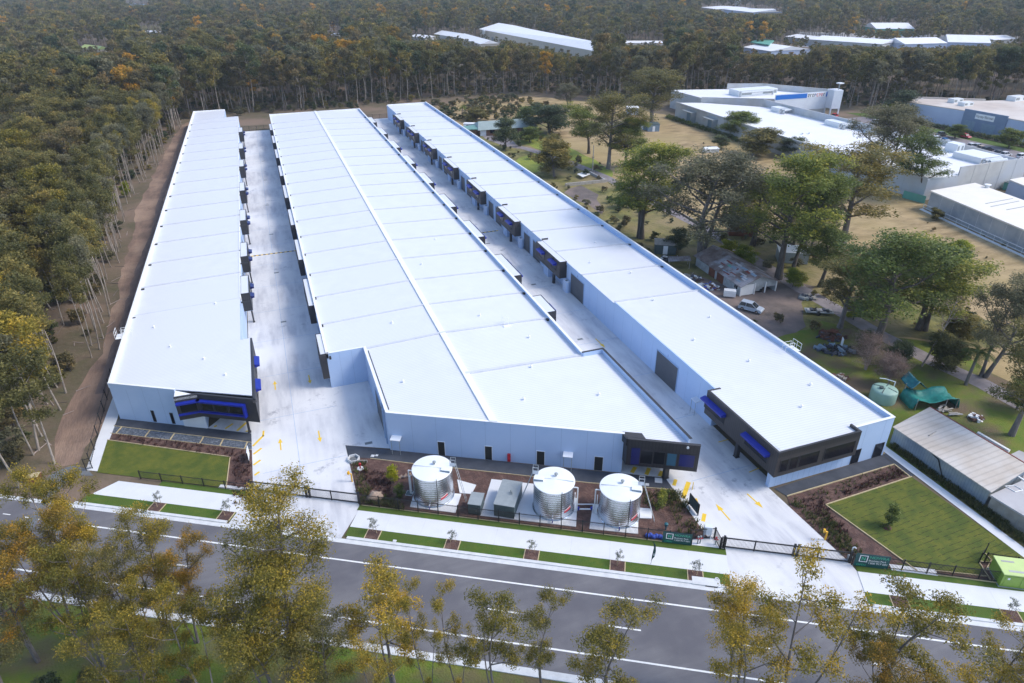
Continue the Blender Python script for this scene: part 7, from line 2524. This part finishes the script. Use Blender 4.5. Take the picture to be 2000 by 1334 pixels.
# old gabled shed
A, B = Vector(W(1357, 518)), Vector(W(1444, 579))
d = (B - A).normalized(); n_ = Vector((d.y, -d.x)); n_ = n_ if n_.dot(A) > 0 else -n_
Lg = (B - A).length
t = thing('old_shed', 'old gabled shed with a patched rusty iron roof and open posts at its near end', 'shed', (A.x, A.y, 0), math.atan2(d.y, d.x))
sgn = 1 if Vector((-d.y, d.x)).dot(n_) > 0 else -1
Wg = 8.2
Y = lambda v: v * sgn
mb = MB('old_shed_wall')
pr_ = [(0, 2.3), (Wg / 2, 3.9), (Wg, 2.3)]
mb.box(.1, Y(.1), 0, Lg - .1, Y(.25), 2.3); mb.box(.1, Y(Wg - .25), 0, Lg - .1, Y(Wg - .1), 2.3)
for u in (.1, Lg - .25):
    v = [(u, Y(.1), 0 if u < 1 else 1.2), (u, Y(Wg - .1), 0 if u < 1 else 1.2), (u, Y(Wg - .1), 2.3), (u, Y(Wg / 2), 3.85), (u, Y(.1), 2.3)]
    v += [(a + .15, b, c) for a, b, c in v]
    mb.add(v, [(0, 1, 2, 3, 4), (9, 8, 7, 6, 5)] + [(i, 5 + i, 5 + (i + 1) % 5, (i + 1) % 5) for i in range(5)])
mb.build('wall', t)
mb = MB('rust_roof')
for s0, s1 in ((-.4, Wg / 2), (Wg + .4, Wg / 2)):
    z0_, z1_ = 2.15, 3.95
    v = [(-.4, Y(s0), z0_), (Lg + .5, Y(s0), z0_), (Lg + .5, Y(s1), z1_), (-.4, Y(s1), z1_)]
    v += [(a, b, c - .1) for a, b, c in v]
    mb.add(v, [(0, 1, 2, 3), (7, 6, 5, 4), (0, 4, 5, 1), (1, 5, 6, 2), (2, 6, 7, 3), (3, 7, 4, 0)])
mb.build('roof', t)
mb = MB('blue_grey_metal', 'green_roof', 'slab_grey', 'gutter_red')
r = random.Random(3)
for k in range(26):
    u = r.uniform(.4 * Lg, Lg - 1.6); q = r.uniform(.05, .8) * Wg / 2; zz = 2.15 + (q + .4) / (Wg / 2 + .4) * 1.8
    l, w = r.uniform(.8, 2.2), r.uniform(.25, .6)
    z2_ = 2.15 + (q + w + .4) / (Wg / 2 + .4) * 1.8
    m = r.choice((0, 0, 2, 2, 3)) if k else 1
    mb.add([(u, Y(q), zz + .03 + k * .002), (u + l, Y(q), zz + .03 + k * .002), (u + l, Y(q + w), z2_ + .03 + k * .002), (u, Y(q + w), z2_ + .03 + k * .002)], [(0, 1, 2, 3)], m)
mb.build('roof_patch', t)
for u0, u1 in ((.32, .45), (.5, .64)):
    mb = MB('rust_red'); mb.box(u0 * Lg, Y(.02), .05, u1 * Lg, Y(.1), 2.1); mb.build('door', t)
mb = MB('trim_white', 'glass_dark'); mb.box(Lg - 2.2, Y(.02), .9, Lg - .9, Y(.1), 2.0); mb.box(Lg - 2.1, Y(-.01), 1.0, Lg - 1.6, Y(.02), 1.9, 1); mb.box(Lg - 1.5, Y(-.01), 1.0, Lg - 1.0, Y(.02), 1.9, 1); mb.build('window', t)
mb = MB('trim_white'); mb.box(Lg - .1, Y(.3), .1, Lg - .02, Y(3.0), 2.2); mb.build('end_door', t)
for q in (.15, 3.2, 5.6, Wg - .15):
    mb = MB('trim_white'); mb.box(Lg - .12, Y(q) - .1, 0, Lg + .08, Y(q) + .1, 2.3); mb.build('post', t)
mb = MB('steel_teal', 'tyre', 'old_shed_wall'); mb.box(Lg - 3.5, Y(3.6), .4, Lg - .4, Y(5.2), 1.3, 2); mb.tube((Lg - .6, Y(4.7), .4), (Lg - .6, Y(5.3), .4), .4, n=12, m=1); mb.build('stored_trailer', t)
# lean-to sheet left of it
mb = MB('rust_roof', 'timber_grey'); mb.prism([(-2.4, -1.2), (2.2, -1.6), (2.4, 1.2), (-2.2, 1.5)], [1.5, 1.9, 1.9, 1.5], [1.56, 1.96, 1.96, 1.56])
for q in ((-2.1, -1), (2, -1.3), (2.1, 1), (-2, 1.2)): mb.tube((q[0], q[1], 0), (q[0], q[1], 1.7), .06, n=6, m=1)
single(mb, 'lean_to', 'curled rusty iron lean-to roof at the far end of the old gabled shed', 'lean-to', W(1325, 520) + (0,), -.4)
# green shed and red container, grey shed
def small_shed(name, label, px, py, lx, ly, h, rz, wall, roof, door='trim_white'):
    x, y = W(px, py)
    t = thing(name, label, 'shed', (x, y, 0), rz)
    mb = MB(wall); mb.box(-lx / 2, -ly / 2, 0, lx / 2, ly / 2, h)
    k = -lx / 2 + .25
    while k < lx / 2:
        mb.box(k, -ly / 2 - .03, .05, k + .08, -ly / 2, h - .05); k += .5
    mb.build('wall', t)
    mb = MB(roof); mb.prism([(-lx / 2 - .15, -ly / 2 - .15), (lx / 2 + .15, -ly / 2 - .15), (lx / 2 + .15, ly / 2 + .15), (-lx / 2 - .15, ly / 2 + .15)], [h, h, h + .25, h + .25], [h + .1, h + .1, h + .35, h + .35]); mb.build('roof', t)
    if door:
        mb = MB(door); mb.box(-.5, -ly / 2 - .06, .05, .5, -ly / 2 - .03, min(2.0, h - .2)); mb.build('door', t)
    return t


small_shed('garden_shed', 'dark green shed with a mossy roof behind the right warehouse', 1298, 492, 4.6, 3.2, 2.2, -.5, 'steel_teal', 'timber_grey')
small_shed('shipping_container', 'rusty red container half hidden behind the big gums in the paddock', 1449, 458, 6.5, 2.6, 2.5, -.5, 'rust_red', 'rust_red', None)
small_shed('paddock_shed', 'grey shed with a white roof behind the gum trunks beside the lane', 1545, 508, 6.0, 4.0, 2.4, -.55, 'steel_grey', 'trim_white', None)
small_shed('paddock_shed', 'left blue grey hut of the pair under the lone paddock gum', 1251, 252, 4.5, 4, 2.6, -.3, 'blue_grey_metal', 'steel_teal')
small_shed('paddock_shed', 'right blue grey hut of the pair under the lone paddock gum', 1274, 255, 4.5, 4, 2.6, -.3, 'blue_grey_metal', 'steel_teal')
small_shed('paddock_shed', 'pale hut with a white roof behind the pair of blue grey huts', 1235, 223, 5, 4, 2.8, -.3, 'store_pale', 'trim_white')
small_shed('white_trailer', 'low white trailer lying in dry grass before the shop hedge', 1388, 297, 5, 2.2, 1.2, -.2, 'car_white', 'trim_white', None)
# house
ohh = W(985, 258) + (0,)
t = thing('house', 'low brick house with a wide grey green iron roof at the end of the lane', 'house', ohh, -.05)
mb = MB('brick_brown', 'wall_white'); mb.box(-11, -4.5, 0, 11, 4.5, 2.6); mb.box(-10.9, -4.53, .05, -8.6, -4.5, 2.4, 1)
mb.build('wall', t)
mb = MB('house_roof')
v = [(-12, -5.6, 2.5), (12, -5.6, 2.5), (12, 5.6, 2.5), (-12, 5.6, 2.5), (-10.5, 0, 4.7), (10.5, 0, 4.7)]
v += [(a, b, c - .12) for a, b, c in v]
mb.add(v, [(0, 1, 5, 4), (2, 3, 4, 5), (1, 2, 5), (3, 0, 4), (6, 10, 11, 7), (8, 11, 10, 9), (0, 6, 7, 1), (1, 7, 8, 2), (2, 8, 9, 3), (3, 9, 6, 0)])
mb.build('roof', t)
mb = MB('house_roof_green'); mb.prism([(-16.5, -3.5), (-11.5, -4.5), (-11.5, 2), (-16, 2)], 2.5, [2.7, 2.9, 3.2, 2.9]); mb.build('porch_roof', t)
mb = MB('brick_brown'); mb.box(-16, -2.8, 0, -11.6, 1.6, 2.45); mb.build('porch_wall', t)
for u in (-7, -3.5, 2, 5.5):
    mb = MB('glass_dark'); mb.box(u, -4.56, .9, u + 1.8, -4.5, 2.1); mb.build('window', t)
cr_ = W(922, 254)
mb = MB('trim_white', 'steel_grey', 'glass_dark'); mb.box(-3.2, -1.1, .5, 3.2, 1.1, 2.6); mb.box(-2, -1.13, 1.4, 0, -1.1, 2.1, 2); mb.box(.6, -1.13, 1.4, 1.8, -1.1, 2.1, 2); mb.box(-3.3, -1.2, 2.6, 3.3, 1.2, 2.7); mb.box(-1.2, -.9, .1, 1.2, .9, .5, 1)
single(mb, 'caravan', 'white caravan parked between the right warehouse and the brick house', 'caravan', cr_ + (0,), -.5)
# stone bed with a white panel
t = thing('garden_bed', 'long low stone walled bed with a white panel beside the gravel lane', 'garden bed', (87, 181, 0), 0)
mb = MB('slab_grey')
q = [Vector(W(1104, 364)), Vector(W(1184, 356)), Vector(W(1146, 336))]
off = (87, 181, 0)
mb.slab(q[0], q[1], .5, 0, .9, 'timber_grey'); mb.slab(q[1], q[2], .5, 0, .7)
mb.build('bed_wall', t, off=off)
mb = MB('trim_white'); mb.prism([W(1127, 340, .9), W(1140, 336, .9), W(1153, 340, .9), W(1138, 346, .9)], .85, .95); mb.build('white_panel', t, off=off)
# old car, boat trailer, scrap heaps
x, y = W(1470, 612)
t = car(x + .4, y + 1.1, -1.0, 'pale_blue', 'pale blue old rounded car parked by the old gabled shed', style='hatch', L=4.3)
t = thing('boat_trailer', 'low trailer loaded with white and black gear near the lane', 'trailer', W(1598, 612) + (0,), -.5)
mb = MB('steel_grey', 'tyre'); mb.box(-2.4, -.9, .45, 2.4, .9, .6); mb.tube((-.2, -1.1, .35), (-.2, 1.1, .35), .35, n=12, m=1); mb.tube((2.4, 0, .5), (3.6, 0, .45), .06, n=6); mb.build('chassis', t)
for k in range(8):
    mb = MB(('slab_grey', 'scrap_b', 'fence_black', 'timber_grey')[k % 4]); u = -2.1 + k * .55; mb.box(u, -.7 + .2 * (k % 3), .6, u + .45, .3 + .15 * (k % 3), .8 + .1 * (k % 2)); mb.build('load', t)


def heap(px, py, sx, sy, label, mats_, seed, n_=46, hh=1.3):
    t = thing('scrap_heap', label, 'scrap heap', W(px, py) + (0,), -.5)
    r_ = random.Random(seed)
    groups = {}
    for k in range(n_):
        m = mats_[k % len(mats_)]
        mb_ = groups.setdefault(m, MB(m))
        a = r_.uniform(0, 6.28); q_ = math.sqrt(r_.random())
        x_, y_ = q_ * sx * math.cos(a), q_ * sy * math.sin(a)
        z_ = hh * (1 - q_) * r_.uniform(.3, 1)
        l, w, h_ = r_.uniform(.3, 1.4), r_.uniform(.2, .7), r_.uniform(.08, .5)
        c_, s_ = math.cos(a * 3), math.sin(a * 3)
        vv = [(x_ + c_ * i_ * l / 2 - s_ * j_ * w / 2, y_ + s_ * i_ * l / 2 + c_ * j_ * w / 2, max(0.01, z_ + k_ * h_ + i_ * r_.uniform(0, .15))) for k_ in (0, 1) for i_, j_ in ((-1, -1), (1, -1), (1, 1), (-1, 1))]
        mb_.add(vv, [(0, 3, 2, 1), (4, 5, 6, 7), (0, 1, 5, 4), (1, 2, 6, 5), (2, 3, 7, 6), (3, 0, 4, 7)])
        if r_.random() < .3:
            mb_.tube((x_, y_, z_), (x_ + r_.uniform(-1.2, 1.2), y_ + r_.uniform(-1.2, 1.2), z_ + r_.uniform(0, .7)), .04, n=5)
    for m, mb_ in groups.items():
        mb_.build('scrap_pile', t)
    return t


heap(1624, 658, 2.4, 1.5, 'rusty red brown scrap heap in the yard above the roof ladder', ('scrap_a', 'scrap_a', 'rust_red', 'scrap_b'), 1)
heap(1632, 686, 3.0, 1.5, 'dark blue black scrap heap with a white board above the roof ladder', ('scrap_b', 'tyre', 'scrap_b', 'blue_grey_metal'), 2, 60)
mb = MB('trim_white', 'steel_grey'); mb.box(-.5, -.04, .2, .5, .04, 1.9); mb.box(-.3, -.05, 1.0, .3, -.04, 1.5, 1)
single(mb, 'white_board', 'upright white board standing in the dark scrap heap', 'board', W(1642, 680) + (0,), 1.0)
heap(1340, 545, 3.2, 1.2, 'mixed junk heap between the old gabled shed and the right warehouse', ('timber_grey', 'scrap_b', 'trim_white', 'scrap_a'), 3, 60, .8)
heap(1378, 562, 2.6, 1.2, 'blue and white junk pile in front of the red doors of the old shed', ('blue_cloth', 'trim_white', 'scrap_a', 'steel_grey'), 4, 50, .8)
heap(1575, 583, 1.5, 1.0, 'small grey junk pile near the lane between old shed and trailer', ('steel_grey', 'scrap_b', 'timber_grey'), 5, 24, .9)
heap(1640, 740, 1.2, .7, 'little pile of dark branches by the right warehouse roof edge', ('scrap_a', 'timber_grey'), 6, 20, .5)
heap(1905, 818, .9, .6, 'small dark stump pile alone on the grass right of the cream roof', ('scrap_a', 'trim_white'), 7, 14, .7)
heap(1310, 485 + 22, 2.0, .9, 'row of dark junk at the foot of the dark green shed', ('scrap_b', 'trim_white', 'fence_black'), 8, 30, .6)
mb = MB('trim_white'); mb.box(-1.1, -.6, .3, 1.1, .6, 1.5); mb.box(-.8, -.62, .5, .8, -.6, 1.3)
single(mb, 'white_cabinet', 'white box standing beside the near corner of the old gabled shed', 'cabinet', W(1424, 580) + (0,), -.6)
mb = MB('rust_roof', 'rust_red', 'trim_white'); mb.prism([W(983, 318, .4), W(990, 316, .4), W(1046, 352, .4), W(1038, 356, .4)], 0, .5, 'trim_white'); mb.prism([W(1022, 344, .6), W(1034, 342, .6), W(1046, 354, .6), W(1040, 356, .6)], .5, .6, 'rust_red')
single(mb, 'sheet_stack', 'long pile of red and white roof sheets behind the right warehouse', 'roof sheets', W(1015, 336) + (0,), world=True)
# paddock fence posts
t = thing('post_fence', 'row of thin dark fence posts along the gravel lane by the stone bed', 'fence', W(1150, 335) + (0,))
off = W(1150, 335) + (0,)
for i in range(14):
    p_ = Vector(W(1112, 318)).lerp(Vector(W(1225, 372)), i / 13)
    mb = MB('timber_grey'); mb.tube((p_.x, p_.y, 0), (p_.x, p_.y, 1.3), .06, n=5); mb.build('post', t, off=off)

def crown_width(kind):
    co = np.empty(len(kind[1].vertices) * 3, np.float32)
    kind[1].vertices.foreach_get('co', co)
    co = co.reshape(-1, 3)
    a = np.percentile(co[:, 0], [3, 97]); b = np.percentile(co[:, 1], [3, 97])
    return ((a[1] - a[0]) + (b[1] - b[0])) / 2


def fit(kind, px, pb, pt, wpx):
    """foot, sideways and upright scale of a tree from its foot, top and width in the survey photograph"""
    x, y = W(px, pb)
    lo, hi = 0.5, 32.0
    for _ in range(40):
        m_ = (lo + hi) / 2
        if proj(x, y, m_)[1] > pt: lo = m_
        else: hi = m_
    hm = max(v.co.z for v in kind[0].vertices)
    co = np.empty(len(kind[1].vertices) * 3, np.float32); kind[1].vertices.foreach_get('co', co)
    top = np.percentile(co[2::3], 99.3)
    d = proj(x, y, lo * .7)[2]
    return x, y, (wpx * d / FPX) / crown_width(kind), lo / top


# ---- single trees of the paddock
LBL = [  # kind, px, base py, top py, label
    (BIG_GUM, 2, 1250, 465, 278, 'tall dark gum with two stems beside the right warehouse, left of the grey crowned gum'),
    (BIG_GUM, 3, 1372, 500, 296, 'wide grey crowned gum towering directly behind the old gabled shed'),
    (BIG_GUM, 0, 1520, 545, 296, 'tall gum with a yellow lit crown, right of the wide grey gum'),
    (BIG_GUM, 4, 1545, 535, 330, 'dark slim gum close behind the yellow lit gum'),
    (BIG_GUM, 1, 1645, 478, 290, 'tall olive gum leaning over the dry paddock'),
    (BIG_GUM, 3, 1722, 360, 206, 'airy gum in front of the shopping block, tallest against its roof'),
    (BIG_GUM, 4, 1798, 388, 264, 'dark round gum standing before the bare end wall of the shopping block'),
    (BIG_GUM, 0, 1705, 690, 452, 'big bright green tree left of the pair above the twiggy bushes'),
    (BIG_GUM, 2, 1800, 645, 474, 'big olive green tree right of the pair above the twiggy bushes'),
    (BIG_GUM, 1, 1640, 640, 505, 'shorter olive tree at the left foot of the big bright green tree'),
    (BIG_GUM, 3, 1920, 735, 545, 'airy tree at the right edge behind the palm'),
    (BIG_GUM, 1, 1975, 850, 640, 'dark tree cut by the right edge above the long shed'),
    (BIG_GUM, 0, 1470, 480, 345, 'olive gum partly hidden between the grey gum and the red container'),
    (BUSHY, 2, 1083, 345, 270, 'bushy olive tree left of the grey timber pole'),
    (BIG_GUM, 1, 1188, 330, 182, 'tall golden topped gum right of the brick house garden'),
    (BIG_GUM, 4, 1150, 300, 205, 'dark gum at the left foot of the golden topped gum'),
    (BIG_GUM, 2, 1222, 328, 228, 'olive gum at the right foot of the golden topped gum'),
    (BIG_GUM, 1, 1272, 248, 138, 'lone paddock gum above the pair of blue grey huts'),
    (BUSHY, 1, 1075, 262, 204, 'dark round tree behind the right half of the brick house'),
    (BUSHY, 0, 1028, 250, 208, 'dark green tree at the right end of the house roof'),
    (BIG_GUM, 3, 1112, 210, 163, 'pale umbrella gum standing apart before the back wood'),
    (BUSHY, 1, 986, 290, 232, 'dense dark tree in front of the brick house roof'),
    (BUSHY, 2, 932, 236, 212, 'round grey green bush beside the little palm by the house'),
    (BUSHY, 0, 1035, 278, 248, 'low round bush in the bright grass before the house'),
    (BUSHY, 0, 1440, 268, 218, 'leftmost of the small trees before the shopping block wall'),
    (BUSHY, 1, 1408, 290, 265, 'low dark tree at the left foot of the small trees by the shopping block'),
    (BUSHY, 2, 1470, 306, 252, 'grey small tree third from left before the shopping block'),
    (BUSHY, 2, 1500, 290, 255, 'brownish small tree in the middle of the shopping block trees'),
    (BUSHY, 1, 1545, 306, 268, 'dark small tree left of the last bush before the shopping block'),
    (BUSHY, 1, 1600, 318, 285, 'last dark bush in the line of trees before the shopping block'),
    (BUSHY, 0, 1336, 208, 176, 'small tree at the left corner of the shopping block'),
    (BUSHY, 0, 1865, 270, 243, 'round green tree beside the red car'),
    (BUSHY, 0, 1970, 290, 252, 'round dark street tree near the right edge of the car park'),
    (BUSHY, 1, 1752, 232, 178, 'dark tree at the left corner of the big store'),
    (BUSHY, 3, 1735, 232, 202, 'bright green tree just left of the dark tree by the big store'),
    (BUSHY, 3, 1866, 520, 474, 'small round yellow green bush alone in the dry paddock'),
    (BUSHY, 3, 1420, 500, 468, 'bright yellow green bush behind the ridge of the old shed'),
    (BUSHY, 3, 1452, 520, 482, 'narrow bright sapling behind the old shed roof'),
    (BUSHY, 3, 1548, 560, 525, 'yellow green bush right of the old shed'),
    (BUSHY, 3, 1666, 625, 590, 'bright lime bush under the big bright green tree'),
    (BUSHY, 1, 1320, 490, 448, 'dark bush behind the dark green shed'),
    (BUSHY, 1, 1690, 690, 650, 'dark bush under the bright tree left of the lone trunk'),
    (BUSHY, 1, 1745, 715, 668, 'dark bush between the twiggy bushes and the leaning snag'),
    (BUSHY, 2, 1850, 725, 660, 'grey green bushy tree left of the palm'),
    (BUSHY, 0, 1985, 800, 745, 'green bush at the right edge above the long shed'),
    (BUSHY, 2, 1870, 662, 608, 'thin grey tree by the lane behind the palm'),
    (BUSHY, 1, 1215, 500 - 95, 378, 'small dark bush at the foot of the tall two stemmed gum'),
    (BUSHY, 2, 1830, 430, 408, 'grey brushwood pile tree at the dry paddock edge by the clad shed'),
    (BIG_GUM, 4, 1600, 560, 430, 'dark slender gum between the lane and the bright green trees'),
    (BIG_GUM, 3, 1575, 505, 350, 'greyish gum behind the yellow lit gum'),
]
WPX = {1250: 112, 1372: 195, 1520: 155, 1545: 100, 1645: 155, 1722: 112, 1798: 82, 1705: 185, 1800: 145, 1640: 112, 1920: 115, 1975: 125, 1470: 115, 1083: 56, 1188: 92,
       1150: 66, 1222: 62, 1272: 98, 1075: 72, 1028: 42, 1112: 40, 986: 38, 932: 32, 1035: 36, 1600: 85, 1575: 95, 1865: 30, 1970: 38}
rr = np.random.default_rng(77)
for kinds, k, px, pb, pt, lab in LBL:
    wpx = WPX.get(px)
    if kinds is BUSHY and px in (1545, 1600, 1470): wpx = None
    if wpx is None: wpx = (pb - pt) * (1.15 if 1330 < px < 1620 and pb < 330 else .9)
    x, y, sx, sz_ = fit(kinds[k], px, pb, pt, wpx)
    plant(kinds[k], x, y, sx, rr.uniform(0, 6.28), 'gum_tree' if kinds is BIG_GUM else 'bushy_tree', lab, 'tree', sz=sz_)
for k, px, pb, pt, lab in ((0, 1690, 722, 655, 'bare twiggy bush left of the pair in the yard'), (1, 1735, 752, 690, 'fuzzier bare bush right of the pair in the yard')):
    x, y = W(px, pb); sc = height_at(px, pb, pt) / 5
    plant(TWIGGY[k], x, y, sc, 1.0 + k, 'bare_bush', lab, 'bush')
for px, pb, sc, ln, lab in ((1800, 715, .8, (.12, .3), 'pale dead gum leaning right between the yard and the palm'), (236, 408, .75, (0.0, -.1), 'grey dead gum with bare branches at the forest edge by the yellow bush')):
    x, y = W(px, pb)
    plant(SNAG[0], x, y, sc, .4, 'dead_tree', lab, 'dead tree', lean=ln)
for px, pb, sc, lab in ((248, 385, .55, 'bright yellow wattle bush at the forest edge beside the dirt track'), (228, 402, .42, 'smaller yellow wattle bush left of the bright one at the forest edge')):
    x, y = W(px, pb)
    plant(BUSHY[3], x, y, sc, 1.0, 'wattle_bush', lab, 'bush')


# ---- palms
def palm(px, pb, h, fl, label, n_=26, seed=1):
    x, y = W(px, pb)
    t = thing('palm_tree', label, 'palm', (x, y, 0), 0)
    r_ = random.Random(seed)
    V, Q = [], []
    limb(V, Q, [(0, 0, -.2), (.15, .1, h * .35), (.35, .15, h * .7), (.5, .2, h)], [h * .05, h * .04, h * .035, h * .04], 8)
    o_3 = bpy.data.objects.new('trunk', np_mesh('trunk', V, Q, ['bark_grey'], True)); COL.objects.link(o_3); o_3.parent = t
    V, Q, T = [], [], []
    for i in range(n_):
        az = i * 2.4; el = r_.uniform(-.2, 1.2); l = fl * r_.uniform(.8, 1.1)
        prev = Vector((.5, .2, h)); d_ = Vector((math.cos(az) * math.cos(el), math.sin(az) * math.cos(el), math.sin(el)))
        sd_ = Vector((-math.sin(az), math.cos(az), 0))
        for k in range(9):
            q_ = k / 9
            cur = prev + d_ * (l / 9)
            d_ = (d_ + Vector((0, 0, -.20))).normalized()
            wl = fl * .20 * (1 - abs(q_ - .45) * 1.3)
            for sg_ in (-1, 1):
                for jj in (0, .5):
                    b_ = prev.lerp(cur, jj); e_ = prev.lerp(cur, jj + .32)
                    tp_ = b_ + sd_ * sg_ * wl + Vector((0, 0, -.5 * wl)) + d_ * wl * .5
                    i0 = len(V); V += [tuple(b_), tuple(e_), tuple(tp_ + d_ * .06), tuple(tp_)]; Q.append((i0, i0 + 1, i0 + 2, i0 + 3)); T += [r_.random() * .6] * 4
            prev = cur
    o_3 = bpy.data.objects.new('fronds', np_mesh('fronds', V, Q, ['leaf_green'], False, T)); COL.objects.link(o_3); o_3.parent = t


palm(1886, 752, 5.6, 2.9, 'palm tree with a swollen grey trunk beside the gravel lane', seed=4)
palm(902, 232, 4.6, 2.6, 'small palm tree behind the caravan near the house', 18, 5)

# ---- street gums on the near verge
RG = [  # foot in the photograph, top row, kind, crown width (photograph pixels), label
    (145, 1235, 988, 0, 135, 'orange topped gum at the top of the lower left mass of gums'),
    (222, 1240, 1000, 1, 115, 'golden gum right next to the orange topped gum at the lower left'),
    (325, 1235, 1004, 2, 120, 'golden gum in front of the kerb at the right of the lower left mass'),
    (75, 1290, 1048, 0, 155, 'deep orange gum, broadest of the lower left mass'),
    (285, 1270, 1040, 4, 95, 'small olive gum in the middle of the lower left mass'),
    (385, 1255, 1048, 0, 105, 'orange gum at the right end of the lower left mass'),
    (205, 1320, 1085, 2, 145, 'golden olive gum whose pale stem crosses the near kerb'),
    (300, 1330, 1130, 1, 115, 'golden gum with a pale forked stem before the near kerb'),
    (15, 1215, 985, 4, 95, 'green gum cut by the left edge above the street line'),
    (48, 1195, 950, 3, 95, 'sparse orange gum at the left edge near the gravel access'),
    (212, 1190, 905, 1, 125, 'slim gum rising alone before the left footpath'),
    (590, 1345, 1000, 6, 215, 'large golden gum in front of the left driveway crossing'),
    (545, 1390, 1150, 2, 165, 'golden green gum at the foot of the large golden gum'),
    (645, 1385, 1195, 4, 135, 'olive gum at the bottom edge right of the large golden gum'),
    (30, 1400, 1165, 4, 160, 'grey olive gum in the bottom left corner'),
    (295, 1440, 1225, 2, 150, 'pale gold gum on the bottom edge below the forked stem'),
    (425, 1400, 1165, 1, 125, 'gold gum between the lower left mass and the large golden gum'),
    (770, 1350, 1112, 3, 155, 'airy gum right of the large golden gum, tallest of its trio'),
    (842, 1375, 1136, 5, 85, 'thin airy gum at the right of the airy trio'),
    (735, 1420, 1225, 5, 130, 'low airy gum on the bottom edge, lowest of the airy trio'),
    (900, 1370, 1143, 5, 95, 'slim orange tipped gum at the left of the bottom centre group'),
    (970, 1385, 1162, 3, 130, 'orange tipped gum in the middle of the bottom centre group'),
    (1060, 1365, 1158, 3, 85, 'slim gum at the right of the bottom centre group'),
    (1190, 1390, 1194, 3, 150, 'lone olive gold gum at the bottom, right of the centre'),
    (1432, 1400, 1162, 2, 165, 'dense golden gum before the right driveway, left of a tall sparse gum'),
    (1530, 1410, 1080, 5, 205, 'tall sparse gum in front of the right sliding gate'),
    (1722, 1400, 1158, 3, 175, 'russet gum right of the tall sparse gum'),
    (1690, 1440, 1245, 0, 150, 'orange gum on the bottom edge below the russet gum'),
    (1890, 1440, 1240, 5, 170, 'airy gum at the bottom edge near the right corner'),
    (1970, 1450, 1262, 2, 130, 'golden gum in the bottom right corner'),
]


rr = np.random.default_rng(9)
for px, pb, pt, k, wpx, lab in RG:
    x, y, sx, sz_ = fit(ROAD_GUM[k], px, pb, pt + 6, wpx * .93)
    turn = rr.uniform(0, 6.28)
    if px == 1530: turn += 3.0
    plant(ROAD_GUM[k], x, y, sx, turn, 'street_gum', lab, 'tree', sz=sz_)
# scrub on the near verge
P4 = []
for i in range(260):
    s, n_ = rr.uniform(-75, 60), rr.uniform(18, 33.5)
    g = SN(s, n_)
    if rr.random() < .75 and n_ > 29: continue
    P4.append((g[0], g[1], 0.02, rr.uniform(0, 6.28), rr.uniform(.25, .7), int(rr.integers(0, 4))))
scatter('roadside_scrub', P4, US)
# rank growth on the paddock side
P5 = []
SCR = [(69.5, 60), (80, 80), (92, 74), (106, 58), (122, 60), (116, 95), (108, 125), (96, 150), (98, 205), (108, 240), (118, 270), (126, 300), (120, 332), (72, 332), (70, 280), (78, 240), (76, 180), (72, 120)]
k = 0
lane_v = [Vector(p) for p in lane]
while k < 420:
    x, y = rr.uniform(69, 126), rr.uniform(56, 332)
    if not inside((x, y), SCR): continue
    if min((Vector((x, y)) - p).length for p in lane_v) < 4: continue
    if 74 < x < 93 and 84 < y < 116: continue
    if y < 275 and rr.random() < .45: continue
    P5.append((x, y, 0.02, rr.uniform(0, 6.28), rr.uniform(.18, .75) if y < 275 else rr.uniform(.3, 1.0), int(rr.integers(0, 4)))); k += 1
for i in range(160):
    x, y = rr.uniform(96, 200), rr.uniform(60, 300)
    if inside((x, y), [(100, 62), (150, 70), (158, 96), (162, 200), (165, 290), (120, 330), (100, 230)]): P5.append((x, y, 0.02, rr.uniform(0, 6.28), rr.uniform(.10, .32), int(rr.integers(0, 4))))
scatter('paddock_scrub', P5, US)
# trunks and two big gums at the left edge
for px, pb, pt, k, lab in ((107, 906, 690, 0, 'tall pale gum standing at the edge of the dark gravel access'), (40, 952, 700, 1, 'leaning pale gum at the left edge by the gravel access'), (75, 880, 640, 3, 'gum just behind the pale gum of the gravel access')):
    x, y = W(px, pb); h = height_at(px, pb, pt)
    plant(FOREST_GUM[k], x, y, h / 19 * 1.2, rr.uniform(0, 6), 'gum_tree', lab, 'tree', sz=h / 19)


# ------------------------------------------------------------------ air
HZ = bpy.data.materials.new('haze_air')
HZ.use_nodes = True
nt = HZ.node_tree
nt.nodes.clear()
pv = nt.nodes.new('ShaderNodeVolumePrincipled')
pv.inputs['Color'].default_value = (0.72, 0.80, 0.92, 1)
pv.inputs['Density'].default_value = 0.00014
pv.inputs['Anisotropy'].default_value = 0.0
mo = nt.nodes.new('ShaderNodeOutputMaterial')
nt.links.new(pv.outputs[0], mo.inputs['Volume'])
MATS['haze_air'] = HZ
mb = MB('haze_air')
mb.box(-3600, -3600, -1.2, 3600, 3600, 62.0)
tag(mb.build('haze'), kind='stuff')
